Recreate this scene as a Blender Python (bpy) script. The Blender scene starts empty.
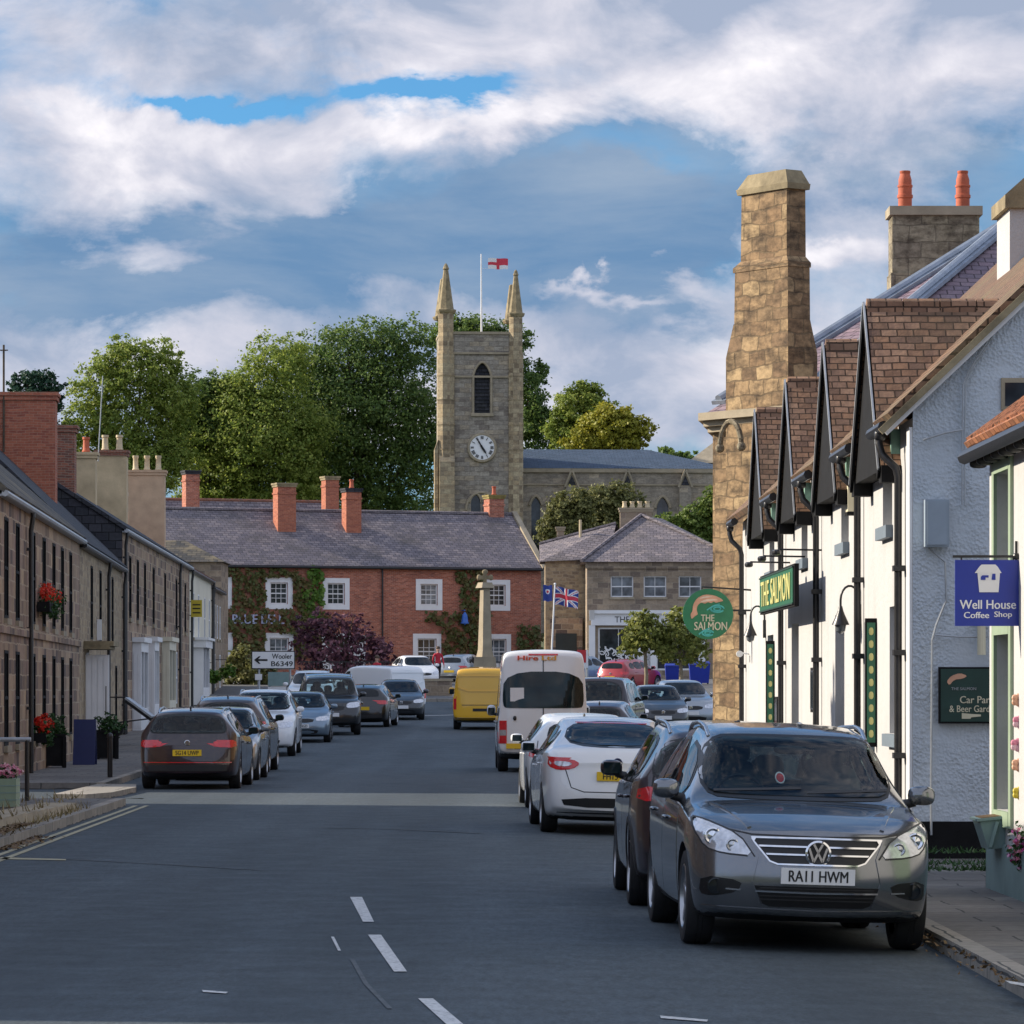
import bpy, bmesh, math, random
from mathutils import Vector, Matrix
from mathutils.bvhtree import BVHTree
random.seed(7)
S = bpy.context.scene
COL = S.collection
R = math.radians
# ------------------------------------------------------------------ survey of the place (metres, camera at the origin, looking along +Y)
F, CX, HZ, EYE = 4000.0, 512.0, 690.0, 1.8
GP = [(-60, 0), (95, 0), (115, .30), (132, .56), (145, .72), (160, 1.05), (190, 2.0), (230, 2.7), (262, 4.6), (290, 6.2), (330, 7.5), (420, 9), (1600, 12)]
def lerp(a, b, t): return a + (b - a) * t
def interp(tab, x):
    if x <= tab[0][0]: return tab[0][1]
    for (a, va), (b, vb) in zip(tab, tab[1:]):
        if x <= b: return va + (vb - va) * (x - a) / (b - a)
    return tab[-1][1]
def ground(D): return interp(GP, D)
def at(px, py, D): return Vector(((px - CX) * D / F, D, EYE - (py - HZ) * D / F))
def gp(px, py):
    D = EYE * F / (py - HZ)
    return Vector(((px - CX) * D / F, D, 0))
def fac_right(D): return 4.65 - .0105 * D
SUN_AZ, SUN_EL = R(14), R(26)       # the sun stands to the left, a little beyond the cross direction

# ------------------------------------------------------------------ helpers
def tag(o, label, cat, group=None):
    o['label'] = label; o['category'] = cat
    if group: o['group'] = group
    return o
def kind(o, k): o['kind'] = k; return o
def thing(name, label, cat, loc=(0, 0, 0), rotz=0, group=None):
    o = bpy.data.objects.new(name, None); COL.objects.link(o)
    o.empty_display_size = .3
    o.location = loc; o.rotation_euler = (0, 0, rotz)
    return tag(o, label, cat, group)
def copy_tree(o, parent=None):
    c = o.copy(); COL.objects.link(c)
    if parent is not None: c.parent = parent
    for ch in list(o.children): copy_tree(ch, c)
    return c

class MB:
    def __init__(s): s.v = []; s.f = []; s.m = []
    def add(s, vs, fs, mi=0, M=None):
        b = len(s.v)
        for p in vs:
            p = Vector(p)
            s.v.append(M @ p if M else p)
        for f in fs: s.f.append([b + i for i in f]); s.m.append(mi)
        return s
    def poly(s, pts, mi=0): return s.add(pts, [list(range(len(pts)))], mi)
    def box(s, x0, x1, y0, y1, z0, z1, mi=0, M=None):
        return s.add([(x0, y0, z0), (x1, y0, z0), (x1, y1, z0), (x0, y1, z0), (x0, y0, z1), (x1, y0, z1), (x1, y1, z1), (x0, y1, z1)],
                     [(0, 3, 2, 1), (4, 5, 6, 7), (0, 1, 5, 4), (1, 2, 6, 5), (2, 3, 7, 6), (3, 0, 4, 7)], mi, M)
    def bar(s, a, b, w, h, mi=0, up=(0, 0, 1)):
        a, b = Vector(a), Vector(b); d = (b - a); L = d.length; d.normalize()
        upv = Vector(up)
        sx = d.cross(upv)
        if sx.length < 1e-4: sx = d.cross(Vector((1, 0, 0)))
        sx.normalize(); u = sx.cross(d)
        M = Matrix((( d.x, sx.x, u.x, a.x), (d.y, sx.y, u.y, a.y), (d.z, sx.z, u.z, a.z), (0, 0, 0, 1)))
        return s.box(0, L, -w / 2, w / 2, -h / 2, h / 2, mi, M)
    def prism(s, pts, axis, a, b, mi=0):
        """polygon extruded along an axis: 'y' takes (x,z), 'x' takes (y,z), 'z' takes (x,y)"""
        def P(p, t): return {'y': (p[0], t, p[1]), 'x': (t, p[0], p[1]), 'z': (p[0], p[1], t)}[axis]
        n = len(pts)
        vs = [P(p, a) for p in pts] + [P(p, b) for p in pts]
        fs = [list(range(n))[::-1], list(range(n, 2 * n))] + [(i, (i + 1) % n, n + (i + 1) % n, n + i) for i in range(n)]
        return s.add(vs, fs, mi)
    def tube(s, pts, r, n=8, mi=0, caps=True):
        pts = [Vector(p) for p in pts]
        rs = r if isinstance(r, (list, tuple)) else [r] * len(pts)
        rings = []; vs = []
        prev = None
        for i, p in enumerate(pts):
            if i == 0: d = pts[1] - p
            elif i == len(pts) - 1: d = p - pts[i - 1]
            else: d = (pts[i + 1] - p).normalized() + (p - pts[i - 1]).normalized()
            d.normalize()
            ref = Vector((0, 0, 1)) if abs(d.z) < .9 else Vector((0, 1, 0))
            if prev is not None: u = (prev - d * prev.dot(d)).normalized()
            else: u = d.cross(ref).normalized()
            prev = u; w = d.cross(u)
            for k in range(n):
                t = 2 * math.pi * k / n
                vs.append(p + (u * math.cos(t) + w * math.sin(t)) * rs[i])
        fs = []
        for i in range(len(pts) - 1):
            for k in range(n):
                a, b = i * n + k, i * n + (k + 1) % n
                fs.append((a, b, b + n, a + n))
        if caps:
            fs.append(list(range(n))[::-1]); fs.append([(len(pts) - 1) * n + k for k in range(n)])
        return s.add(vs, fs, mi)
    def lathe(s, prof, n=16, axis='z', c=(0, 0, 0), mi=0, close=False):
        vs = []; fs = []
        for (r, h) in prof:
            for k in range(n):
                t = 2 * math.pi * k / n
                a, b = r * math.cos(t), r * math.sin(t)
                p = {'z': (a, b, h), 'y': (a, h, b), 'x': (h, a, b)}[axis]
                vs.append((p[0] + c[0], p[1] + c[1], p[2] + c[2]))
        for i in range(len(prof) - 1):
            for k in range(n):
                a, b = i * n + k, i * n + (k + 1) % n
                fs.append((a, b, b + n, a + n))
        if not close:
            fs.append(list(range(n))); fs.append([(len(prof) - 1) * n + k for k in range(n)])
        return s.add(vs, fs, mi)
    def blob(s, c, r, e=.6, n=14, m=9, mi=0):
        """superellipsoid"""
        vs = []; fs = []
        sg = lambda v, p: math.copysign(abs(v) ** p, v)
        for i in range(m + 1):
            ph = -math.pi / 2 + math.pi * i / m
            for k in range(n):
                t = 2 * math.pi * k / n
                vs.append((c[0] + r[0] * sg(math.cos(ph), e) * sg(math.cos(t), e), c[1] + r[1] * sg(math.cos(ph), e) * sg(math.sin(t), e), c[2] + r[2] * sg(math.sin(ph), e)))
        for i in range(m):
            for k in range(n):
                a, b = i * n + k, i * n + (k + 1) % n
                fs.append((a, b, b + n, a + n))
        return s.add(vs, fs, mi)
    def build(s, name, mats, parent=None, smooth=None, uv=True, weld=False):
        me = bpy.data.meshes.new(name)
        me.from_pydata([tuple(p) for p in s.v], [], s.f)
        mats = mats if isinstance(mats, (list, tuple)) else [mats]
        weld = weld or name in ('wall', 'gable_wall', 'tower', 'nave')
        for m in mats: me.materials.append(m)
        if len(mats) > 1: me.polygons.foreach_set('material_index', [min(i, len(mats) - 1) for i in s.m])
        return link(name, me, parent, smooth, uv, weld)

def link(name, me, parent=None, smooth=None, uv=True, weld=False):
    bm = bmesh.new(); bm.from_mesh(me)
    if weld: bmesh.ops.remove_doubles(bm, verts=bm.verts, dist=1e-4)
    if smooth is not None or weld: bmesh.ops.recalc_face_normals(bm, faces=bm.faces)
    if uv:
        lay = bm.loops.layers.uv.new('UVMap')
        for f in bm.faces:
            n = f.normal
            t = Vector((0, 0, 1)).cross(n)
            t = Vector((1, 0, 0)) if t.length < .05 else t.normalized()
            b = n.cross(t)
            for l in f.loops: l[lay].uv = (l.vert.co.dot(t), l.vert.co.dot(b))
    bm.to_mesh(me); bm.free()
    if smooth is not None:
        me.polygons.foreach_set('use_smooth', [True] * len(me.polygons))
        me.set_sharp_from_angle(angle=R(smooth))
    o = bpy.data.objects.new(name, me); COL.objects.link(o)
    if parent is not None: o.parent = parent
    return o

def apply_mods(o):
    dg = bpy.context.evaluated_depsgraph_get()
    me = bpy.data.meshes.new_from_object(o.evaluated_get(dg), depsgraph=dg)
    old = o.data; o.modifiers.clear(); o.data = me
    bpy.data.meshes.remove(old)
    return o

_txt = {}
def text_mesh(txt, size=1, extrude=.01, bold=0, spacing=1.0):
    cu = bpy.data.curves.new('lettering', 'FONT'); cu.body = txt; cu.size = size; cu.extrude = extrude
    cu.align_x = 'CENTER'; cu.align_y = 'CENTER'; cu.offset = bold; cu.space_character = spacing; cu.resolution_u = 3
    o = bpy.data.objects.new('lettering', cu); COL.objects.link(o)
    dg = bpy.context.evaluated_depsgraph_get()
    me = bpy.data.meshes.new_from_object(o.evaluated_get(dg), depsgraph=dg)
    bpy.data.objects.remove(o); bpy.data.curves.remove(cu)
    return me
def text_obj(txt, w, h, M, m, parent, name='lettering', bold=0.0, extrude=.006, spacing=1.0):
    """lettering fitted to w x h metres, lying in the XY plane of M"""
    me = text_mesh(txt, 1, 0, 0, spacing)
    xs = [v.co.x for v in me.vertices]; ys = [v.co.y for v in me.vertices]
    sx = w / (max(xs) - min(xs)); sy = h / (max(ys) - min(ys)); cx = (max(xs) + min(xs)) / 2; cy = (max(ys) + min(ys)) / 2
    bm = bmesh.new(); bm.from_mesh(me)
    r = bmesh.ops.extrude_face_region(bm, geom=bm.faces[:])
    for v in [g for g in r['geom'] if isinstance(g, bmesh.types.BMVert)]: v.co.z += extrude
    if bold:       # heavier strokes: the letters struck twice, a hair apart
        src = bm.copy(); mm = bpy.data.meshes.new('t')
        for v in src.verts: v.co.x += bold * 2.6; v.co.y += bold * .5; v.co.z *= .94
        src.to_mesh(mm); src.free(); bm.from_mesh(mm); bpy.data.meshes.remove(mm)
    for v in bm.verts: v.co = M @ Vector(((v.co.x - cx) * sx, (v.co.y - cy) * sy, v.co.z))
    bmesh.ops.recalc_face_normals(bm, faces=bm.faces)
    bm.to_mesh(me); bm.free()
    me.materials.clear(); me.materials.append(m)
    return link(name, me, parent, uv=False)
def plane_m(origin, xdir, ydir):
    x, y = Vector(xdir).normalized(), Vector(ydir).normalized(); z = x.cross(y); o = Vector(origin)
    return Matrix(((x.x, y.x, z.x, o.x), (x.y, y.y, z.y, o.y), (x.z, y.z, z.z, o.z), (0, 0, 0, 1)))

# ------------------------------------------------------------------ materials
def newmat(name):
    m = bpy.data.materials.new(name); m.use_nodes = True
    nt = m.node_tree; nt.nodes.clear()
    out = nt.nodes.new('ShaderNodeOutputMaterial'); b = nt.nodes.new('ShaderNodeBsdfPrincipled')
    nt.links.new(b.outputs[0], out.inputs[0])
    return m, nt, b
def N(nt, t, **kw):
    n = nt.nodes.new(t)
    for k, v in kw.items():
        if k in n.inputs: n.inputs[k].default_value = v
        else: setattr(n, k, v)
    return n
def c4(c): return (c[0], c[1], c[2], 1)
def mixc(nt, fac, a, b, mode='MIX'):
    n = nt.nodes.new('ShaderNodeMix'); n.data_type = 'RGBA'; n.blend_type = mode
    for sock, val in ((n.inputs['Factor'], fac), (n.inputs[6], a), (n.inputs[7], b)):
        if hasattr(val, 'links') or hasattr(val, 'is_linked'): nt.links.new(val, sock)
        elif isinstance(val, (int, float)): sock.default_value = val
        else: sock.default_value = c4(val)
    return n.outputs[2]
def noise(nt, scale, coord='Object', detail=5, rough=.6, vscale=None):
    if coord == 'UV': tc = N(nt, 'ShaderNodeUVMap').outputs[0]
    elif coord == 'World': tc = N(nt, 'ShaderNodeNewGeometry').outputs['Position']
    else: tc = N(nt, 'ShaderNodeTexCoord').outputs[coord]
    if vscale:
        mp = N(nt, 'ShaderNodeMapping'); mp.inputs['Scale'].default_value = vscale
        nt.links.new(tc, mp.inputs[0]); tc = mp.outputs[0]
    n = N(nt, 'ShaderNodeTexNoise', Scale=scale, Detail=detail, Roughness=rough)
    nt.links.new(tc, n.inputs['Vector'])
    return n.outputs['Fac']
def ramp(nt, fac, stops):
    r = N(nt, 'ShaderNodeValToRGB')
    els = r.color_ramp.elements
    while len(els) < len(stops): els.new(.5)
    for e, (p, c) in zip(els, stops): e.position = p; e.color = c4(c) if not isinstance(c, (int, float)) else (c, c, c, 1)
    nt.links.new(fac, r.inputs[0])
    return r.outputs[0]
def bump(nt, b, h, strength=.3, dist=.02):
    n = N(nt, 'ShaderNodeBump', Strength=strength, Distance=dist)
    nt.links.new(h, n.inputs['Height']); nt.links.new(n.outputs[0], b.inputs['Normal'])
def plain(name, col, rough=.6, metal=0, coat=0, var=.25, vs=3.0, bumpy=0, bs=40, coord='World', spec=.5):
    m, nt, b = newmat(name)
    if var:
        f = noise(nt, vs, coord)
        k = 1 - var
        c = ramp(nt, f, [(.25, [x * k for x in col]), (.75, [min(1, x * (1 + var * .5)) for x in col])])
        nt.links.new(c, b.inputs['Base Color'])
    else: b.inputs['Base Color'].default_value = c4(col)
    b.inputs['Roughness'].default_value = rough; b.inputs['Metallic'].default_value = metal
    b.inputs['Coat Weight'].default_value = coat; b.inputs['Coat Roughness'].default_value = .04
    b.inputs['Specular IOR Level'].default_value = spec
    if bumpy: bump(nt, b, noise(nt, bs, coord, 3), bumpy, .02)
    return m
def masonry(name, cols, mortar, bw, bh, ms=.012, rough=.85, bumpy=.5, warp=.02, stain=.35, stain_col=(.05, .045, .04), squash=1.0, soot=0):
    """courses of blocks over the UV map: cols = list of block colours"""
    m, nt, b = newmat(name)
    uv = N(nt, 'ShaderNodeUVMap').outputs[0]
    wn = N(nt, 'ShaderNodeTexNoise', Scale=2.2, Detail=2.0); nt.links.new(uv, wn.inputs['Vector'])
    sub = N(nt, 'ShaderNodeVectorMath', operation='SUBTRACT'); nt.links.new(wn.outputs['Color'], sub.inputs[0]); sub.inputs[1].default_value = (.5, .5, .5)
    sc = N(nt, 'ShaderNodeVectorMath', operation='SCALE'); nt.links.new(sub.outputs[0], sc.inputs[0]); sc.inputs['Scale'].default_value = warp * 4
    ad = N(nt, 'ShaderNodeVectorMath', operation='ADD'); nt.links.new(uv, ad.inputs[0]); nt.links.new(sc.outputs[0], ad.inputs[1])
    def brick(c1, c2, cm, bias=0):
        t = N(nt, 'ShaderNodeTexBrick'); t.offset = .5; t.squash = squash; t.squash_frequency = 3
        t.inputs['Scale'].default_value = 1; t.inputs['Brick Width'].default_value = bw; t.inputs['Row Height'].default_value = bh
        t.inputs['Mortar Size'].default_value = ms; t.inputs['Mortar Smooth'].default_value = .2; t.inputs['Bias'].default_value = bias
        t.inputs['Color1'].default_value = c4(c1); t.inputs['Color2'].default_value = c4(c2); t.inputs['Mortar'].default_value = c4(cm)
        nt.links.new(ad.outputs[0], t.inputs['Vector'])
        return t
    t = brick((0, 0, 0), (1, 1, 1), (.5, .5, .5))
    n = len(cols)
    col = ramp(nt, t.outputs['Color'], [((i + .5) / n, c) for i, c in enumerate(cols)])
    f2 = noise(nt, 9, 'UV', 6)
    col = mixc(nt, .35, col, ramp(nt, f2, [(.3, (.25, .25, .25)), (.7, (.8, .8, .8))]), 'OVERLAY')
    col = mixc(nt, t.outputs['Fac'], col, mortar)
    f1 = ramp(nt, noise(nt, .55, 'UV', 7, .65), [(.48, 0.0), (.72, 1.0)])
    mm = N(nt, 'ShaderNodeMath', operation='MULTIPLY'); nt.links.new(f1, mm.inputs[0]); mm.inputs[1].default_value = stain
    col = mixc(nt, mm.outputs[0], col, stain_col)
    if soot:       # weathered crust in ragged patches, heavier along some beds
        s1 = noise(nt, 1.9, 'UV', 9, .7, (1, 1.7, 1)); s2 = noise(nt, 6.5, 'UV', 6, .7, (1, 1.4, 1))
        sm = N(nt, 'ShaderNodeMath', operation='MULTIPLY_ADD'); nt.links.new(s2, sm.inputs[0]); sm.inputs[1].default_value = .45; nt.links.new(s1, sm.inputs[2])
        col = mixc(nt, ramp(nt, sm.outputs[0], [(.64, 0.0), (.76, .45 * soot), (.90, .88 * soot)]), col, (.045, .032, .022))
    nt.links.new(col, b.inputs['Base Color'])
    b.inputs['Roughness'].default_value = rough; b.inputs['Specular IOR Level'].default_value = .25
    inv = N(nt, 'ShaderNodeMath', operation='SUBTRACT'); inv.inputs[0].default_value = 1; nt.links.new(t.outputs['Fac'], inv.inputs[1])
    hh = N(nt, 'ShaderNodeMath', operation='MULTIPLY_ADD'); nt.links.new(f2, hh.inputs[0]); hh.inputs[1].default_value = .6; nt.links.new(inv.outputs[0], hh.inputs[2])
    bump(nt, b, hh.outputs[0], bumpy, .02)
    return m
def tiles(name, cols, bw, bh, moss=None, mossamt=.5, rough=.75, bumpy=.8):
    return masonry(name, cols, [c * .3 for c in cols[0]], bw, bh, min(.014, bh * .09), rough, bumpy, .012, mossamt, moss or (.06, .055, .05))
def carpaint(name, col, metal=.5, rough=.32):
    m, nt, b = newmat(name)
    b.inputs['Base Color'].default_value = c4(col); b.inputs['Metallic'].default_value = metal; b.inputs['Roughness'].default_value = rough
    b.inputs['Coat Weight'].default_value = 1; b.inputs['Coat Roughness'].default_value = .03
    d = ramp(nt, noise(nt, 2.5, 'Object', 6), [(.35, .02), (.75, .10)])
    nt.links.new(d, b.inputs['Coat Roughness'])
    return m
def glossy_dark(name, col, rough=.03, spec=.5):
    m, nt, b = newmat(name)
    f = noise(nt, 1.7, 'Object', 2)
    nt.links.new(ramp(nt, f, [(.35, [c * .5 for c in col]), (.7, [c * 1.6 for c in col])]), b.inputs['Base Color'])
    b.inputs['Roughness'].default_value = rough; b.inputs['Specular IOR Level'].default_value = spec
    return m
def leafmat(name, cols, trans=.25, rough=.55):
    m, nt, b = newmat(name)
    g = N(nt, 'ShaderNodeNewGeometry')
    f = noise(nt, .35, 'World', 3)
    ad = N(nt, 'ShaderNodeMath', operation='MULTIPLY_ADD'); nt.links.new(g.outputs['Random Per Island'], ad.inputs[0]); ad.inputs[1].default_value = .55
    sb = N(nt, 'ShaderNodeMath', operation='MULTIPLY'); nt.links.new(f, sb.inputs[0]); sb.inputs[1].default_value = .6
    nt.links.new(sb.outputs[0], ad.inputs[2])
    col = ramp(nt, ad.outputs[0], [(.15 + .75 * i / max(1, len(cols) - 1), c) for i, c in enumerate(cols)])
    nt.links.new(col, b.inputs['Base Color']); b.inputs['Roughness'].default_value = rough; b.inputs['Specular IOR Level'].default_value = .3
    out = [n for n in nt.nodes if n.type == 'OUTPUT_MATERIAL'][0]
    tr = N(nt, 'ShaderNodeBsdfTranslucent'); nt.links.new(col, tr.inputs[0])
    mx = N(nt, 'ShaderNodeMixShader'); mx.inputs[0].default_value = trans
    nt.links.new(b.outputs[0], mx.inputs[1]); nt.links.new(tr.outputs[0], mx.inputs[2]); nt.links.new(mx.outputs[0], out.inputs[0])
    return m

M = {}
def painted_wall(name, col, dirt):
    m, nt, b = newmat(name)
    c = ramp(nt, noise(nt, 1.3, 'Object', 5), [(.3, [x * .90 for x in col]), (.7, col)])
    c = mixc(nt, ramp(nt, noise(nt, 2.2, 'Object', 7, .65, (1, 1, .12)), [(.52, 0.0), (.80, .45)]), c, dirt)
    c = mixc(nt, ramp(nt, noise(nt, 9, 'Object', 6, .7), [(.60, 0.0), (.78, .30)]), c, dirt)
    nt.links.new(c, b.inputs['Base Color']); b.inputs['Roughness'].default_value = .8; b.inputs['Specular IOR Level'].default_value = .3
    bump(nt, b, noise(nt, 14, 'Object', 5), .35, .03)
    return m
M['white_render'] = painted_wall('white_render', (.51, .505, .50), (.30, .275, .235))
M['cream_render'] = plain('cream_render', (.72, .66, .52), .85, var=.12, vs=.6, bumpy=.15, bs=25)
M['buff_render'] = plain('buff_render', (.60, .455, .27), .9, var=.35, vs=1.2, bumpy=.3, bs=20)
M['pink_render'] = plain('pink_render', (.56, .39, .25), .9, var=.3, vs=1.2, bumpy=.3, bs=20)
M['grey_stucco'] = None
m, nt, b = newmat('grey_stucco')
vn = N(nt, 'ShaderNodeTexVoronoi', Scale=30.0); nt.links.new(N(nt, 'ShaderNodeTexCoord').outputs['Object'], vn.inputs['Vector'])
f = noise(nt, 30, 'Object', 5)
nt.links.new(ramp(nt, noise(nt, .7, 'Object', 5), [(.3, (.44, .49, .54)), (.7, (.56, .61, .66))]), b.inputs['Base Color'])
b.inputs['Roughness'].default_value = .55
mx = N(nt, 'ShaderNodeMath', operation='ADD'); nt.links.new(vn.outputs['Distance'], mx.inputs[0]); nt.links.new(f, mx.inputs[1])
mk = N(nt, 'ShaderNodeMath', operation='MULTIPLY'); nt.links.new(mx.outputs[0], mk.inputs[0]); nt.links.new(ramp(nt, noise(nt, 1.6, 'Object', 5), [(.38, .12), (.62, 1.0)]), mk.inputs[1])
bump(nt, b, mk.outputs[0], .5, .05)
M['grey_stucco'] = m
M['stone_dark'] = masonry('stone_dark', [(.20, .135, .095), (.35, .245, .16), (.26, .175, .14), (.45, .325, .205), (.13, .095, .08)], (.42, .33, .235), .62, .30, .016, stain=.35)
M['stone_rubble'] = masonry('stone_rubble', [(.27, .20, .13), (.38, .29, .18), (.20, .15, .11), (.42, .32, .20)], (.36, .29, .20), .34, .17, .018, warp=.06, stain=.3)
M['stone_gold'] = masonry('stone_gold', [(.30, .195, .105), (.38, .26, .14), (.26, .165, .09), (.34, .23, .125), (.19, .12, .07), (.42, .295, .16)], (.20, .14, .08), .42, .25, .014, warp=.05, stain=.0, bumpy=1.0, soot=1)
M['stone_church'] = masonry('stone_church', [(.34, .295, .235), (.42, .36, .28), (.28, .245, .20), (.44, .365, .27)], (.30, .26, .21), .75, .34, .012, stain=.45, stain_col=(.20, .17, .13), soot=.5)
M['stone_grey'] = masonry('stone_grey', [(.30, .255, .175), (.36, .31, .21), (.25, .21, .15)], (.20, .17, .12), .55, .34, .012, warp=.03, stain=.25, stain_col=(.26, .22, .05), bumpy=.9, soot=1)
M['stone_tower'] = masonry('stone_tower', [(.34, .305, .255), (.41, .365, .30), (.29, .26, .22), (.46, .385, .28), (.23, .20, .17)], (.27, .24, .20), .7, .33, .012, warp=.03, stain=.45, stain_col=(.16, .135, .11), soot=.55, bumpy=.8)
M['stone_turret'] = masonry('stone_turret', [(.42, .34, .22), (.50, .41, .26), (.34, .27, .18), (.52, .40, .24), (.26, .20, .13)], (.34, .28, .19), .5, .32, .012, warp=.02, stain=.4, stain_col=(.15, .12, .09), soot=.5)
M['stone_shop'] = masonry('stone_shop', [(.27, .21, .15), (.36, .28, .20), (.20, .155, .12)], (.34, .28, .21), .55, .28, .014, stain=.4)
M['stone_trim'] = plain('stone_trim', (.36, .30, .21), .85, var=.35, vs=1.5, bumpy=.2)
M['stone_mossy'] = plain('stone_mossy', (.30, .24, .14), .9, var=.6, vs=2.5, bumpy=.4, bs=15)
M['lichen'] = plain('lichen', (.30, .235, .075), .9, var=.7, vs=2.0, bumpy=.4, bs=15)
M['brick_red'] = masonry('brick_red', [(.36, .105, .062), (.46, .145, .085), (.27, .085, .06), (.52, .19, .12)], (.42, .28, .21), .225, .075, .009, stain=.3, stain_col=(.15, .06, .05))
M['brick_orange'] = masonry('brick_orange', [(.38, .12, .07), (.45, .155, .09), (.32, .10, .065)], (.42, .25, .17), .225, .075, .006, stain=.15, stain_col=(.2, .07, .05))
M['brick_old'] = masonry('brick_old', [(.26, .09, .06), (.34, .13, .08), (.18, .08, .06)], (.30, .22, .16), .225, .075, .010, stain=.4)
M['slate'] = tiles('slate', [(.17, .15, .165), (.225, .195, .205), (.135, .12, .135), (.26, .22, .22)], .35, .22, (.09, .08, .075), .75)
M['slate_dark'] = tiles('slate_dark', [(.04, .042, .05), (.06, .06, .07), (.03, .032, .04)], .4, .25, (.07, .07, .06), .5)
M['slate_moss'] = tiles('slate_moss', [(.07, .065, .06), (.12, .105, .08), (.05, .05, .05)], .45, .28, (.30, .24, .14), .95)
M['slate_purple'] = tiles('slate_purple', [(.20, .14, .17), (.25, .18, .20), (.17, .13, .16)], .3, .2, (.16, .13, .12), .3)
M['slate_blue'] = tiles('slate_blue', [(.055, .085, .13), (.07, .10, .15), (.05, .075, .115)], .5, .3, (.05, .07, .10), .3)
M['tile_brown'] = tiles('tile_brown', [(.20, .115, .072), (.28, .16, .095), (.14, .085, .06), (.25, .15, .10), (.32, .195, .125)], .18, .105, (.10, .08, .05), .55, bumpy=1.0)
M['tile_mossy'] = tiles('tile_mossy', [(.17, .10, .065), (.22, .13, .08), (.13, .085, .06)], .22, .14, (.15, .13, .07), .85, bumpy=1.0)
M['pantile'] = tiles('pantile', [(.34, .14, .075), (.41, .175, .09), (.26, .11, .06)], .24, .3, (.12, .10, .06), .7, bumpy=1.0)
M['pantile_dull'] = tiles('pantile_dull', [(.26, .11, .08), (.32, .14, .10), (.22, .10, .08)], .24, .3, (.12, .10, .08), .6)
M['lead'] = plain('lead', (.30, .34, .40), .45, metal=.3, var=.3, vs=4)
M['white_paint'] = plain('white_paint', (.80, .80, .80), .45, var=.08, vs=2)
M['cream_paint'] = plain('cream_paint', (.72, .67, .52), .5, var=.1, vs=2)
M['green_paint'] = plain('green_paint', (.28, .36, .25), .55, var=.15, vs=3)
M['teal_paint'] = plain('teal_paint', (.22, .32, .31), .6, var=.2, vs=3)
M['black_paint'] = plain('black_paint', (.012, .012, .013), .75, var=.4, vs=5, bumpy=.1, spec=.15)
M['dark_door'] = plain('dark_door', (.018, .024, .022), .4, var=.3)
M['black_iron'] = plain('black_iron', (.02, .02, .022), .35, var=.5, vs=9, bumpy=.15)
M['copper_green'] = plain('copper_green', (.22, .40, .33), .7, var=.4, vs=8)
M['galv'] = plain('galv', (.42, .44, .46), .45, metal=.4, var=.25, vs=6)
M['grey_box'] = plain('grey_box', (.30, .36, .42), .5, var=.12, vs=4)
M['grey_sill'] = plain('grey_sill', (.15, .19, .23), .6, var=.2, vs=5)
M['terracotta'] = plain('terracotta', (.48, .11, .05), .75, var=.3, vs=6, bumpy=.1)
M['cream_pot'] = plain('cream_pot', (.58, .47, .30), .8, var=.3, vs=6)
M['pane'] = glossy_dark('pane', (.035, .042, .05), .05)
M['pane_pale'] = glossy_dark('pane_pale', (.16, .18, .20), .08)
M['timber'] = plain('timber', (.20, .14, .08), .8, var=.4, vs=7, bumpy=.3)
M['bark'] = plain('bark', (.10, .075, .05), .9, var=.5, vs=6, bumpy=.6, bs=20)
M['bark_pale'] = plain('bark_pale', (.26, .21, .14), .9, var=.4, vs=6, bumpy=.4, bs=20)
M['navy'] = plain('navy', (.012, .02, .10), .4, var=.15)
M['sign_blue'] = plain('sign_blue', (.012, .035, .33), .35, var=.1, vs=6)
M['bell_blue'] = plain('bell_blue', (.035, .14, .52), .4, var=.2)
M['sign_white'] = plain('sign_white', (.82, .82, .82), .4, var=.06)
M['sign_green'] = plain('sign_green', (.02, .13, .07), .4, var=.2, vs=4)
M['roundel_green'] = plain('roundel_green', (.03, .20, .09), .4, var=.2, vs=6)
M['deep_green'] = plain('deep_green', (.012, .05, .04), .45, var=.3, vs=5)
M['sign_gold'] = plain('sign_gold', (.62, .58, .22), .45, var=.15)
M['sign_cream'] = plain('sign_cream', (.70, .64, .46), .5, var=.15)
M['salmon_pink'] = plain('salmon_pink', (.72, .38, .24), .5, var=.25, vs=9)
M['salmon_pale'] = plain('salmon_pale', (.80, .62, .48), .5, var=.15, vs=9)
M['swirl_teal'] = plain('swirl_teal', (.08, .45, .40), .5, var=.2, vs=9)
M['red_plain'] = plain('red_plain', (.60, .03, .04), .5, var=.1)
M['red_flag'] = plain('red_flag', (.62, .05, .08), .8, var=.1)
M['white_flag'] = plain('white_flag', (.80, .80, .80), .8, var=.08)
M['blue_flag'] = plain('blue_flag', (.03, .06, .28), .8, var=.1)
M['yellow_sign'] = plain('yellow_sign', (.62, .48, .04), .5, var=.15, vs=6)
M['letter_black'] = plain('letter_black', (.012, .012, .012), .5, var=0)
M['letter_lilac'] = plain('letter_lilac', (.42, .46, .62), .6, var=.1)
M['letter_red'] = plain('letter_red', (.75, .10, .04), .5, var=0)
M['letter_orange'] = plain('letter_orange', (.85, .42, .05), .5, var=0)
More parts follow.
